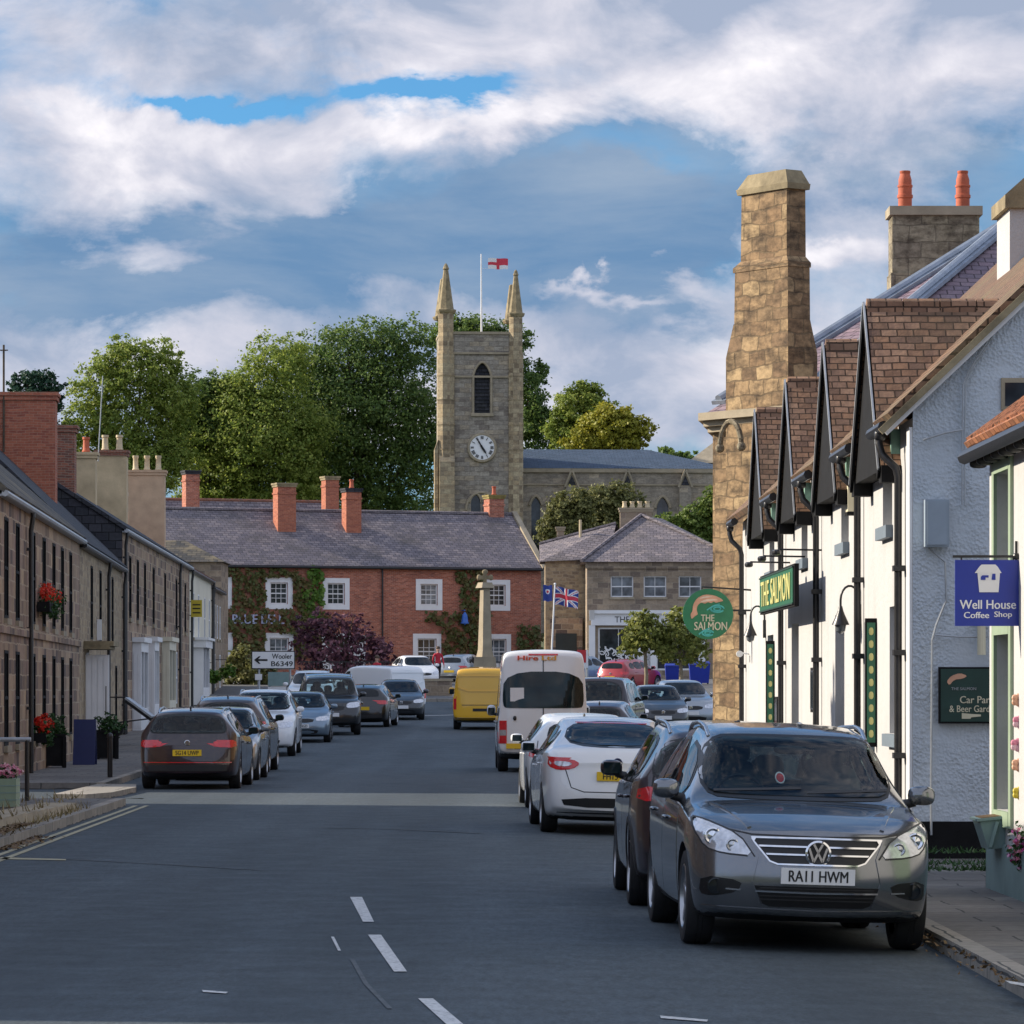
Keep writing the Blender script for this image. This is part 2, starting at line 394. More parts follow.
# ground
def ground_mat(name, c0, c1, c2, fine=42, bumpy=.35, cracks=True):
    m, nt, b = newmat(name)
    base = ramp(nt, noise(nt, .22, 'World', 8, .62, (1, .35, 1)), [(.35, c0), (.65, c1)])
    sp = ramp(nt, noise(nt, fine, 'World', 4, .7), [(.32, (.22, .22, .22)), (.70, (.80, .80, .80))])
    base = mixc(nt, .75, base, sp, 'OVERLAY')
    gr = ramp(nt, noise(nt, 1.0, 'World', 3, .7, (16, 3.2, 1)), [(.34, (.28, .28, .28)), (.66, (.72, .72, .72))]); base = mixc(nt, .45, base, gr, 'OVERLAY')
    st = ramp(nt, noise(nt, 1.1, 'World', 6, .7, (1, .30, 1)), [(.55, 0.0), (.80, .30)])
    base = mixc(nt, st, base, c2)
    if cracks:      # tyre-polished lanes along the street, oil drips between them
        ln = ramp(nt, noise(nt, 1.0, 'World', 3, .5, (.75, .012, 1)), [(.40, 0.0), (.62, .45)]); base = mixc(nt, ln, base, [x * .55 for x in c0])
        oil = ramp(nt, noise(nt, 2.6, 'World', 5, .7, (1, .5, 1)), [(.66, 0.0), (.76, .5)]); base = mixc(nt, oil, base, [x * .35 for x in c0])
    if cracks:
        v = N(nt, 'ShaderNodeTexVoronoi', feature='DISTANCE_TO_EDGE', Scale=.16)
        g = N(nt, 'ShaderNodeNewGeometry'); nz = N(nt, 'ShaderNodeTexNoise', Scale=.8, Detail=4.0)
        nt.links.new(g.outputs['Position'], nz.inputs['Vector'])
        a = N(nt, 'ShaderNodeVectorMath', operation='SCALE'); nt.links.new(nz.outputs['Color'], a.inputs[0]); a.inputs['Scale'].default_value = 2.2
        ad = N(nt, 'ShaderNodeVectorMath', operation='ADD'); nt.links.new(g.outputs['Position'], ad.inputs[0]); nt.links.new(a.outputs[0], ad.inputs[1])
        nt.links.new(ad.outputs[0], v.inputs['Vector'])
        cr = ramp(nt, v.outputs['Distance'], [(.002, .22), (.006, 0.0)])
        base = mixc(nt, cr, base, [x * .45 for x in c1])
    nt.links.new(base, b.inputs['Base Color'])
    nt.links.new(ramp(nt, noise(nt, 2, 'World', 4), [(.3, .68), (.7, .9)]), b.inputs['Roughness'])
    b.inputs['Specular IOR Level'].default_value = .35
    bump(nt, b, noise(nt, fine * 1.2, 'World', 3, .7), bumpy, .012)
    return m
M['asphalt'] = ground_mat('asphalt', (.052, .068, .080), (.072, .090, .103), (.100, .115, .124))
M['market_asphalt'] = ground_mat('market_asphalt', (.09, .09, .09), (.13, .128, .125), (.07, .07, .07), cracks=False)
M['soil'] = ground_mat('soil', (.06, .07, .035), (.10, .11, .05), (.05, .05, .03), 8, .4, False)
M['paving'] = masonry('paving', [(.16, .15, .14), (.20, .19, .175), (.13, .125, .12), (.18, .165, .15)], (.06, .06, .06), .9, .6, .012, bumpy=.3, stain=.4, stain_col=(.07, .07, .07))
M['kerb'] = masonry('kerb', [(.26, .24, .21), (.32, .29, .25)], (.08, .08, .08), .9, 2.0, .012, bumpy=.3, stain=.35)
m, nt, b = newmat('road_white')
nt.links.new(ramp(nt, noise(nt, 26, 'World', 6, .75), [(.36, (.09, .10, .11)), (.46, (.52, .53, .53)), (.7, (.66, .66, .65))]), b.inputs['Base Color']); b.inputs['Roughness'].default_value = .75
M['road_white'] = m
m, nt, b = newmat('glass_clear')
b.inputs['Base Color'].default_value = (0, 0, 0, 1); b.inputs['Roughness'].default_value = .01; b.inputs['Specular IOR Level'].default_value = .5
_o = [n for n in nt.nodes if n.type == 'OUTPUT_MATERIAL'][0]; _t = N(nt, 'ShaderNodeBsdfTransparent'); _t.inputs[0].default_value = (.74, .86, .84, 1)
_g = N(nt, 'ShaderNodeBsdfGlossy'); _g.inputs['Roughness'].default_value = .015; _f = N(nt, 'ShaderNodeFresnel', IOR=1.5)
_x = N(nt, 'ShaderNodeMixShader'); nt.links.new(_f.outputs[0], _x.inputs[0]); nt.links.new(_t.outputs[0], _x.inputs[1]); nt.links.new(_g.outputs[0], _x.inputs[2]); nt.links.new(_x.outputs[0], _o.inputs[0]); nt.nodes.remove(b)
M['glass_clear'] = m
M['road_seam'] = plain('road_seam', (.088, .103, .114), .85, var=.5, vs=4)
M['road_patch'] = ground_mat('road_patch', (.045, .058, .068), (.060, .074, .086), (.08, .09, .10), 80, .3, False)
M['cabin'] = plain('cabin', (.02, .021, .023), .8, var=.3, vs=5)
M['seat_cloth'] = plain('seat_cloth', (.09, .09, .095), .9, var=.25, vs=8)
M['road_cream'] = plain('road_cream', (.40, .37, .25), .8, var=.4, vs=4)
# foliage
M['leaf_mid'] = leafmat('leaf_mid', [(.10, .155, .026), (.205, .275, .05), (.37, .41, .09)], .5)
M['leaf_dark'] = leafmat('leaf_dark', [(.048, .098, .026), (.098, .162, .040), (.20, .265, .065)], .48)
M['leaf_bright'] = leafmat('leaf_bright', [(.06, .11, .02), (.12, .18, .035), (.20, .25, .05)], .35)
M['leaf_gold'] = leafmat('leaf_gold', [(.16, .18, .02), (.30, .29, .03), (.44, .39, .05)], .35)
M['leaf_olive'] = leafmat('leaf_olive', [(.08, .09, .03), (.15, .155, .05), (.26, .25, .09)], .3)
M['leaf_conifer'] = leafmat('leaf_conifer', [(.015, .045, .03), (.028, .075, .042), (.05, .10, .055)])
M['leaf_purple'] = leafmat('leaf_purple', [(.045, .020, .034), (.10, .038, .06), (.34, .15, .17)], .25)
M['leaf_street'] = leafmat('leaf_street', [(.11, .14, .03), (.21, .23, .05), (.36, .36, .11)], .35)
M['leaf_ivy'] = leafmat('leaf_ivy', [(.10, .055, .02), (.11, .09, .025), (.07, .10, .025), (.15, .075, .03)], .1)
M['leaf_ivy_bright'] = leafmat('leaf_ivy_bright', [(.035, .08, .010), (.07, .15, .015), (.13, .22, .03)], .15)
M['leaf_pot'] = leafmat('leaf_pot', [(.012, .04, .010), (.03, .08, .02), (.05, .11, .03)], .15)
M['grass_dry'] = leafmat('grass_dry', [(.14, .11, .05), (.24, .19, .09), (.30, .24, .13)], .1)
M['petal_red'] = leafmat('petal_red', [(.55, .01, .01), (.70, .03, .015), (.75, .10, .04)], .2)
M['petal_pink'] = leafmat('petal_pink', [(.65, .10, .22), (.75, .32, .42), (.80, .65, .68)], .2)
M['petal_magenta'] = leafmat('petal_magenta', [(.40, .02, .20), (.60, .05, .32), (.80, .60, .70)], .2)
M['leaf_brown'] = leafmat('leaf_brown', [(.07, .04, .015), (.14, .08, .03), (.20, .13, .05)], .1)
# vehicles
M['tyre'] = plain('tyre', (.018, .018, .02), .75, var=.3, vs=12)
M['rim'] = plain('rim', (.42, .43, .45), .3, metal=.85, var=.15, vs=8)
M['chrome'] = plain('chrome', (.75, .76, .78), .1, metal=1, var=0)
M['silver'] = plain('silver', (.55, .56, .58), .25, metal=.9, var=0)
M['plastic'] = plain('plastic', (.022, .022, .024), .5, var=.25, vs=9)
M['grille'] = plain('grille', (.006, .006, .007), .4, var=0)
M['car_glass'] = glossy_dark('car_glass', (.010, .013, .016), .02, .36)
M['car_glass_teal'] = glossy_dark('car_glass_teal', (.010, .022, .026), .02, .36)
M['lamp_clear'] = plain('lamp_clear', (.62, .64, .68), .12, metal=.55, var=.4, vs=18, coat=1)
M['lamp_red'] = plain('lamp_red', (.64, .012, .02), .18, var=.3, vs=14, coat=1)
M['plate_white'] = plain('plate_white', (.80, .80, .80), .4, var=.05)
M['plate_yellow'] = plain('plate_yellow', (.80, .52, .02), .4, var=.05)
M['paint_grey'] = carpaint('paint_grey', (.18, .19, .205), .8, .2)
M['paint_maroon'] = carpaint('paint_maroon', (.020, .007, .010), .1, .3)
M['paint_plum'] = carpaint('paint_plum', (.035, .020, .026), .3, .3)
M['paint_white'] = carpaint('paint_white', (.78, .79, .80), 0, .4)
M['paint_silver'] = carpaint('paint_silver', (.30, .33, .36), .7, .3)
M['paint_black'] = carpaint('paint_black', (.010, .011, .013), .2, .3)
M['paint_dark'] = carpaint('paint_dark', (.016, .018, .022), .15, .3)
M['paint_brown'] = carpaint('paint_brown', (.07, .05, .042), .6, .3)
M['paint_red'] = carpaint('paint_red', (.34, .010, .015), .1, .35)
M['paint_yellow'] = carpaint('paint_yellow', (.78, .42, .008), 0, .4)
M['paint_bluegrey'] = carpaint('paint_bluegrey', (.18, .24, .30), .6, .3)
# people
M['skin'] = plain('skin', (.50, .30, .22), .6, var=.1)
M['cloth_red'] = plain('cloth_red', (.55, .03, .05), .85, var=.2)
M['cloth_dark'] = plain('cloth_dark', (.03, .035, .05), .9, var=.2)
M['hair'] = plain('hair', (.08, .05, .03), .7, var=.3)
SUN_E, SKY_S, CLOUD_K, EXPO = 3.8, .12, .70, .95
# ------------------------------------------------------------------ building kit (local frame of a facade: x to the right, y into the house, z up)
def wall_front(mb, x0, x1, z0, z1, ops, y=0.0, rev=.16, mi=0):
    """front wall with real openings and reveals; ops = (xa, xb, za, zb, arch)"""
    xs = sorted({x0, x1} | {o[0] for o in ops} | {o[1] for o in ops}); zs = sorted({z0, z1} | {o[2] for o in ops} | {o[3] for o in ops})
    for a, b in zip(xs, xs[1:]):
        for c, d in zip(zs, zs[1:]):
            mx, mz = (a + b) / 2, (c + d) / 2
            if any(o[0] < mx < o[1] and o[2] < mz < o[3] for o in ops): continue
            mb.poly([(a, y, c), (b, y, c), (b, y, d), (a, y, d)], mi)
    for o in ops:
        a, b, c, d = o[:4]; y2 = y + rev
        mb.poly([(a, y, c), (a, y, d), (a, y2, d), (a, y2, c)], mi); mb.poly([(b, y, d), (b, y, c), (b, y2, c), (b, y2, d)], mi)
        mb.poly([(a, y, c), (a, y2, c), (b, y2, c), (b, y, c)], mi)
        if len(o) > 4 and o[4]:
            w = (b - a) / 2; cx = (a + b) / 2; hgt = min(w * 1.5, d - c); n = 7
            arc = []
            for i in range(2 * n + 1):
                t = i / n - 1
                arc.append((cx + t * w, d - hgt + hgt * (1 - abs(t) ** 1.7) ** .75))
            for p, q in zip(arc, arc[1:]):
                k = a if (p[0] + q[0]) / 2 < cx else b
                mb.poly([(k, y, d), (p[0], y, p[1]), (q[0], y, q[1])] if k == a else [(k, y, d), (p[0], y, p[1]), (q[0], y, q[1])], mi)
                mb.poly([(p[0], y, p[1]), (p[0], y2, p[1]), (q[0], y2, q[1]), (q[0], y, q[1])], mi)
            mb.poly([(a, y, d), (cx, y, d), (cx, y, d)] if False else [(a, y, d), (cx, y, arc[n][1]), (b, y, d)], mi)
        else:
            mb.poly([(a, y, d), (b, y, d), (b, y2, d), (a, y2, d)], mi)

def window(parent, x0, x1, z0, z1, y=.12, bars=(2, 3), fm=None, gm=None, sill=None, fw=.06, sash=True, surround=None, sw=.2):
    fm = fm or M['white_paint']; gm = gm or M['pane']
    f = MB()
    f.box(x0, x0 + fw, y, y + .07, z0, z1); f.box(x1 - fw, x1, y, y + .07, z0, z1)
    f.box(x0 + fw, x1 - fw, y, y + .07, z0, z0 + fw); f.box(x0 + fw, x1 - fw, y, y + .07, z1 - fw, z1)
    zm = (z0 + z1) / 2
    if sash: f.box(x0 + fw, x1 - fw, y + .006, y + .06, zm - .03, zm + .03)
    for i in range(1, bars[0]):
        cx = lerp(x0 + fw, x1 - fw, i / bars[0]); f.box(cx - .014, cx + .014, y + .016, y + .05, z0 + fw, z1 - fw)
    for i in range(1, bars[1]):
        cz = lerp(z0 + fw, z1 - fw, i / bars[1])
        if not sash or abs(cz - zm) > .08: f.box(x0 + fw, x1 - fw, y + .02, y + .048, cz - .014, cz + .014)
    w = f.build('window', fm, parent)
    p = MB(); p.box(x0 + fw * .5, x1 - fw * .5, y + .04, y + .055, z0 + fw * .5, z1 - fw * .5); p.build('pane', gm, w)
    if sill is not None:
        s_ = MB(); s_.box(x0 - .06, x1 + .06, -.07, y + .02, z0 - .12, z0 - .003); s_.build('sill', sill, w)
    if surround is not None:
        q = MB(); 
        q.box(x0 - sw, x0 - .002, -.03, .02, z0 - sw, z1 + sw); q.box(x1 + .002, x1 + sw, -.03, .02, z0 - sw, z1 + sw)
        q.box(x0 - .002, x1 + .002, -.032, .02, z1 + .002, z1 + sw); q.box(x0 - .002, x1 + .002, -.034, .02, z0 - sw, z0 - .002)
        q.build('surround', surround, w)
    return w
def door(parent, x0, x1, z0, z1, y=.14, mtl=None, frame=None, fan=.4, glass=None):
    mtl = mtl or M['dark_door']; frame = frame or M['white_paint']
    f = MB(); f.box(x0, x0 + .08, y, y + .08, z0, z1); f.box(x1 - .08, x1, y, y + .08, z0, z1); f.box(x0 + .08, x1 - .08, y, y + .08, z1 - .07, z1)
    if fan: f.box(x0 + .08, x1 - .08, y, y + .08, z1 - fan - .05, z1 - fan)
    d = f.build('door', frame, parent)
    zt = z1 - (fan + .05 if fan else .07)
    l = MB(); l.box(x0 + .08, x1 - .08, y + .03, y + .07, z0 + .01, zt)
    for (a, b) in ((.08, .42), (.5, .93)):
        for s_ in (0, 1):
            xa = lerp(x0 + .08, x1 - .08, .12 + .42 * s_); xb = lerp(x0 + .08, x1 - .08, .46 + .42 * s_)
            l.box(xa, xb, y + .015, y + .029, lerp(z0, zt, a), lerp(z0, zt, b))
    l.build('door_leaf', mtl, d)
    if fan:
        p = MB(); p.box(x0 + .08, x1 - .08, y + .03, y + .05, z1 - fan, z1 - .07); p.build('fanlight', glass or M['pane'], d)
    h = MB(); h.blob((x1 - .2, y - .01, z0 + 1.0), (.03, .03, .03), 1, 8, 5); h.build('handle', M['silver'], d)
    return d

def gable_roof(mb, x0, x1, y0, y1, eave, ridge, over=.25, vo=.1, th=.11, mi=0, ridge_tiles=True):
    ym = (y0 + y1) / 2; k = (ridge - eave) / (ym - y0)
    for sgn, ye in ((-1, y0 - over), (1, y1 + over)):
        ze = eave - over * k
        a, b = x0 - vo, x1 + vo
        vs = [(a, ye, ze), (b, ye, ze), (b, ym, ridge), (a, ym, ridge)]
        up = Vector((0, sgn * k, 1)).normalized() * th
        vt = [tuple(Vector(v) + up) for v in vs]
        mb.add(vs + vt, [(0, 1, 2, 3), (4, 5, 6, 7), (0, 1, 5, 4), (1, 2, 6, 5), (2, 3, 7, 6), (3, 0, 4, 7)], mi)
    if ridge_tiles:
        x = x0 - vo
        while x < x1 + vo - .05:
            w = min(.44, x1 + vo - x)
            mb.prism([(ym - .15, ridge + th - .02), (ym - .10, ridge + th + .09), (ym, ridge + th + .13), (ym + .10, ridge + th + .09), (ym + .15, ridge + th - .02)], 'x', x + .006, x + w - .006, mi)
            x += .44

def chimney(parent, x, y, w, d, z0, z1, mtl, cap=None, pots=2, potm=None, poth=.6, capstyle='band', M4=None, along='x'):
    cap = cap or mtl
    mb = MB(); mb.box(x - w / 2, x + w / 2, y - d / 2, y + d / 2, z0, z1 - .22)
    mb.box(x - w / 2 - .05, x + w / 2 + .05, y - d / 2 - .05, y + d / 2 + .05, z1 - .22, z1 - .10, 1)
    mb.box(x - w / 2 - .09, x + w / 2 + .09, y - d / 2 - .09, y + d / 2 + .09, z1 - .10, z1, 1)
    if capstyle == 'band': mb.box(x - w / 2 - .04, x + w / 2 + .04, y - d / 2 - .04, y + d / 2 + .04, z1 - .62, z1 - .52)
    c = mb.build('chimney', [mtl, cap], parent)
    for i in range(pots):
        t = (i + .5) / pots - .5
        px, py = (x + t * w * .95, y) if along == 'x' else (x, y + t * d * .95)
        p = MB(); p.lathe([(.14, z1), (.15, z1 + .06), (.12, z1 + .10), (.105, z1 + poth * .8), (.135, z1 + poth * .86), (.13, z1 + poth), (.09, z1 + poth), (.09, z1 + poth * .6)], 12, 'z', (px, py, 0))
        p.build('pot', potm or M['terracotta'], c, smooth=40)
    return c

def house(name, label, cat, loc, rotz, L, dep, eave, ridge, wm, rm, ops=(), base=-1.5, over=.25, vo=.08, side=None, gut=M['black_iron'], pipes=(), group=None, string=None, rev=.16, gables=(True, True)):
    """ops: dict(x0,x1,z0,z1,kind,...) - returns the Empty"""
    r = thing(name, label, cat, loc, rotz, group)
    mb = MB()
    wall_front(mb, 0, L, base, eave, [(o['x0'], o['x1'], o['z0'], o['z1']) for o in ops if o.get('kind') != 'proud'], 0, rev)
    w = mb.build('wall', wm, r)
    mb = MB(); mb.poly([(L, dep, base), (0, dep, base), (0, dep, eave), (L, dep, eave)]); mb.build('rear_wall', wm, r)
    ym = dep / 2
    for xx in (0, L):
        g = MB(); g.poly([(xx, 0, base), (xx, dep, base), (xx, dep, eave), (xx, ym, ridge - .01), (xx, 0, eave)])
        g.build('gable_wall', side or wm, r)
    rb = MB(); gable_roof(rb, 0, L, 0, dep, eave, ridge, over, vo); rb.build('roof', rm, r)
    for o in ops:
        k = o.get('kind', 'sash')
        if k == 'sash': window(r, o['x0'], o['x1'], o['z0'], o['z1'], o.get('y', rev - .04), o.get('bars', (2, 2)), o.get('fm'), o.get('gm'), o.get('sill', M['stone_trim']), surround=o.get('surround'), sw=o.get('sw', .2))
        elif k == 'door': door(r, o['x0'], o['x1'], o['z0'], o['z1'], rev - .03, o.get('dm'), o.get('fm'), o.get('fan', .4))
    if string is not None:
        for z in string:
            s_ = MB(); s_.box(0, L, -.06, .0 - .002, z - .09, z + .09); s_.build('string_course', M['stone_dark'] if wm is M['stone_dark'] else wm, r)
    k = (ridge - eave) / ym; ze = eave - over * k
    if gut:
        gb = MB(); gb.tube([(-vo, -over - .03, ze - .01), (L + vo, -over - .03, ze - .01)], .065, 8)
        gb.box(0, L, -over + .02, -.004, ze - .06, ze - .02)
        gb.build('gutter', gut, r)
    for px in pipes:
        pb = MB(); pb.tube([(px, -over - .03, ze - .02), (px, -over - .03, ze - .14), (px, -.09, ze - .42), (px, -.09, base + 1.5 if base < 0 else base)], .05, 8)
        z = ze - .8
        while z > .4:
            pb.box(px - .08, px + .08, -.10, -.004, z - .03, z + .03); z -= 1.6
        pb.build('downpipe', M['black_iron'], r)
    return r
def sash(x0, x1, z0, z1, **k): return dict(x0=x0, x1=x1, z0=z0, z1=z1, kind='sash', **k)
def drop(x0, x1, z0, z1, **k): return dict(x0=x0, x1=x1, z0=z0, z1=z1, kind='door', **k)

# ------------------------------------------------------------------ ground, road, pavements
def camber(X, D):
    """the road falls towards the right-hand gutter"""
    return -.085 * max(0, (X + .4) / 3.4) ** 1.5 * max(0, min(1, (82 - D) / 14)) if X < 5 else 0
def strip(name, ds, xl, xr, dz, mtl, k='structure', z_lip=None, zf=None, n=6):
    mb = MB()
    vs = []; fs = []
    for D in ds:
        a, b = xl(D), xr(D)
        for i in range(n + 1): vs.append((lerp(a, b, i / n), D, ground(D) + dz + (zf(lerp(a, b, i / n), D) if zf else 0)))
    for j in range(len(ds) - 1):
        for i in range(n):
            p = j * (n + 1) + i
            fs.append((p, p + 1, p + n + 2, p + n + 1))
    mb.add(vs, fs)
    if z_lip:          # real kerb faces on both long edges and the two ends
        for e in (0, n):
            for j in range(len(ds) - 1):
                p, q = vs[j * (n + 1) + e], vs[(j + 1) * (n + 1) + e]
                mb.poly([p, q, (q[0], q[1], q[2] - z_lip), (p[0], p[1], p[2] - z_lip)])
        for j in (0, len(ds) - 1):
            p, q = vs[j * (n + 1)], vs[j * (n + 1) + n]
            mb.poly([p, q, (q[0], q[1], q[2] - z_lip), (p[0], p[1], p[2] - z_lip)])
    o = mb.build(name, mtl); o['kind'] = k
    return o
DS = sorted(set([-60, -20, 0, 10, 20] + [g[0] for g in GP if g[0] < 600] + list(range(25, 262, 4)) + [600, 1000, 1600]))
strip('ground', DS, lambda D: -900, lambda D: 900, -.22, M['soil'])
hb = MB(); rows_ = [(-70, 0), (-95, 7), (-125, 15), (-170, 24), (-260, 28), (-400, 26)]      # unseen slope added behind the viewer, blocks low sky from paint and glass reflections
xs_ = [-420 + 35 * i for i in range(25)]
for (a, za), (b, zb) in zip(rows_, rows_[1:]):
    for x0, x1 in zip(xs_, xs_[1:]):
        w_ = lambda x, z: z * (1 + .16 * math.sin(x * .045) + .08 * math.sin(x * .17 + 1)) - .3
        hb.poly([(x0, a, w_(x0, za)), (x0, b, w_(x0, zb)), (x1, b, w_(x1, zb)), (x1, a, w_(x1, za))])
kind(hb.build('sky_blocker', M['soil']), 'structure')
def kerb_l(D): return -5.75 - .014 * (D - 45) if D < 66.5 else -7.3 - .028 * (D - 70)
def kerb_r(D): return fac_right(D) - 1.27 if D < 66 else interp([(66, fac_right(66) - 1.27), (72, 3.4), (80, 6.5), (95, 9), (168, 14)], D)
def left_fac(D):
    if D < 119: return -9.47 - .047 * (D - 74)
    return -11.6 - .0273 * (D - 119)
def sub(a, b): return [d for d in DS if a < d < b]
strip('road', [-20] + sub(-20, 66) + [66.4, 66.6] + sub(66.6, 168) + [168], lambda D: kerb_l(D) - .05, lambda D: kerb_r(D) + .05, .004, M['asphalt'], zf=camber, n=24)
# left pavement: near piece, built-out corner, far piece; right pavement; market place
strip('pavement', [-20] + sub(-20, 62) + [62.0], lambda D: left_fac(D) + .0, lambda D: kerb_l(D) - .16, .12, M['paving'], z_lip=.16)
strip('kerb', [-20] + sub(-20, 62) + [62.0], lambda D: kerb_l(D) - .16, lambda D: kerb_l(D), .125, M['kerb'], z_lip=.16)
strip('pavement', [72.5] + sub(72.5, 186) + [186], lambda D: left_fac(D), lambda D: kerb_l(D) - .16, .12, M['paving'], z_lip=.16)
strip('kerb', [72.5] + sub(72.5, 186) + [186], lambda D: kerb_l(D) - .16, lambda D: kerb_l(D), .125, M['kerb'], z_lip=.16)
strip('pavement', [-20] + sub(-20, 71.4) + [71.4], lambda D: kerb_r(min(D, 66)) + .16 + (0 if D < 66 else -.02 * (D - 66)), lambda D: 13.0, .03, M['paving'], z_lip=.3)
strip('kerb', [-20] + sub(-20, 71.4) + [71.4], lambda D: kerb_r(min(D, 66)) - (0 if D < 66 else .02 * (D - 66)), lambda D: kerb_r(min(D, 66)) + .16 - (0 if D < 66 else .02 * (D - 66)), .036, M['kerb'], z_lip=.3)
strip('side_road', [62.05] + [64, 66, 68, 70] + [72.45], lambda D: -40, lambda D: kerb_l(D) - .05, .0, M['asphalt'])
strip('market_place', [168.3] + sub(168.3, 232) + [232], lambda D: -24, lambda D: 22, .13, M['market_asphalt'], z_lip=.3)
strip('kerb', [168.0, 168.3], lambda D: -7.5, lambda D: 15, .135, M['kerb'], z_lip=.3)
# build-out corner of setts where the side road meets the street
mb = MB()
for (a, b) in (((95, 800), (132, 793)),):
    p = gp(*a); q = gp(*b)
mb.prism([(-7.5, 65.4), (-6.95, 65.2), (-6.66, 66.5), (-6.58, 70), (-6.8, 72.4), (-7.5, 72.4)], 'z', -.02, .10)
kind(mb.build('kerb', M['kerb']), 'structure')
# road markings: worn bent dashes, double yellow lines, give-way fragments
def quad_mark(pts, mtl, dz=.010):
    mb = MB(); mb.poly([(p.x, p.y, ground(p.y) + dz + (camber(p.x, p.y) if p.x < 2.9 else .03)) for p in [gp(*q) for q in pts]])
    return kind(mb.build('road_marking', mtl), 'structure')
for q in ([(350, 898), (362, 898), (374, 923), (363, 923)], [(368, 936), (381, 936), (407, 973), (394, 973)], [(418, 1000), (433, 1000), (480, 1040), (462, 1040)]):
    quad_mark(q[::-1], M['road_white'])
for q in ([(202, 991.5), (228, 993.5), (226, 995), (203, 993.5)], [(660, 1014), (708, 1017), (707, 1019), (661, 1016.5)], [(1005, 987), (1040, 992), (1040, 996), (1010, 990)],
          [(331, 938), (334, 938), (341, 952), (338, 952)]):
    quad_mark(q[::-1], M['road_white'])
quad_mark([(0, 858), (66, 860), (66, 861.2), (0, 860)][::-1], M['road_cream'])
for off in (0, .17):
    mb = MB(); ds = [20 + i for i in range(0, 43)]
    for a, b in zip(ds, ds[1:]):
        xa, xb = kerb_l(a) + .12 + off, kerb_l(b) + .12 + off
        mb.poly([(xa, a, .010), (xa + .075, a, .010), (xb + .075, b, .010), (xb, b, .010)])
    kind(mb.build('road_marking', M['road_cream']), 'structure')
def seam(pix, w, mtl, name='road_seam'):
    p = [gp(*q) for q in pix]; p = [p[0]] + [a.lerp(b, i / 8) for a, b in zip(p, p[1:]) for i in range(1, 9)]; mb = MB()
    for a, b in zip(p, p[1:]):
        d = (b - a); n = Vector((-d.y, d.x, 0)).normalized() * w / 2
        mb.poly([(p_.x, p_.y, .009 + camber(p_.x, p_.y)) for p_ in (a - n, b - n, b + n, a + n)])
    for f in mb.f: pass
    o = mb.build(name, mtl, weld=False); return kind(o, 'structure')
seam([(352, 960), (366, 985), (390, 1010)], .03, M['road_seam'])
seam([(318, 828), (400, 830), (480, 834)], .10, M['road_seam'])
seam([(0, 857), (70, 860), (180, 866), (260, 871)], .06, M['road_seam'])
mb = MB(); mb.poly([(-3.6, 149, ground(149) + .02), (.6, 153, ground(153) + .02), (.6, 153.5, ground(153.5) + .02), (-3.6, 149.4, ground(149.4) + .02)])
kind(mb.build('road_marking', M['road_white']), 'structure')

# ------------------------------------------------------------------ left terrace (rotated so that local x runs away from the camera)
def left_house(name, label, D0, D1, eave, ridge, dep, wm, rm, ops, **k):
    k.setdefault('over', .10); k.setdefault('rev', .02)
    for o in ops:
        if o['kind'] == 'sash': o['y'] = -.012; o.setdefault('gm', M['grille'])
    p0, p1 = Vector((left_fac(D0), D0, 0)), Vector((left_fac(D1), D1, 0))
    d = p1 - p0
    return house(name, label, 'house', p0, math.atan2(d.y, d.x), d.length, dep, eave, ridge, wm, rm, ops, **k)
def ops_at(ds, D0, w, z0, z1, **k): return [sash(d - D0 - w / 2, d - D0 + w / 2, z0, z1, **k) for d in ds]

# just outside the frame on the left: the houses whose shade lies over the road
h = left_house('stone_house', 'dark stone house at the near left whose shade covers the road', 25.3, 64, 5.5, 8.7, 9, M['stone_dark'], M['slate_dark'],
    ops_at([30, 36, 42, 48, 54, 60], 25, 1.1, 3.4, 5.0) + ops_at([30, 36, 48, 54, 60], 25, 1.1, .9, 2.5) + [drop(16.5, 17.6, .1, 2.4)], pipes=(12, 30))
chimney(h, 10, 4.5, 1.2, .8, 8, 10.1, M['brick_old'], pots=3); chimney(h, 30, 4.5, 1.2, .8, 8, 10.1, M['brick_old'], pots=3)

D0 = 73.6
t1 = left_house('stone_house', 'dark stone terrace house with mossy roof and red window box flowers', D0, 98, 5.52, 9.4, 9, M['stone_dark'], M['slate_moss'],
    ops_at([75.4, 78.2, 82.5, 85.6, 88.7, 91.6, 94.6], D0, .95, 3.15, 5.05, fm=M['black_paint']) + ops_at([75.4, 78.2, 82.5, 85.6, 88.7, 91.6, 94.6], D0, .95, .75, 2.55, fm=M['black_paint']),
    pipes=(80.6 - D0,), string=(2.95,), gut=M['galv'])
D0 = 98.05
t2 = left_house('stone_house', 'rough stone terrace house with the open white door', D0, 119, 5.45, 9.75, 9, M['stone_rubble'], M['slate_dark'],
    ops_at([103.2, 107.3, 113.5], D0, .95, 3.1, 5.0, fm=M['black_paint']) + ops_at([109.5, 115.5], D0, .95, .8, 2.5, fm=M['black_paint']) + [drop(2.6, 3.8, .12, 2.75, dm=M['dark_door'], fm=M['dark_door'])],
    pipes=(11.9, 20.7), gut=M['black_iron'])
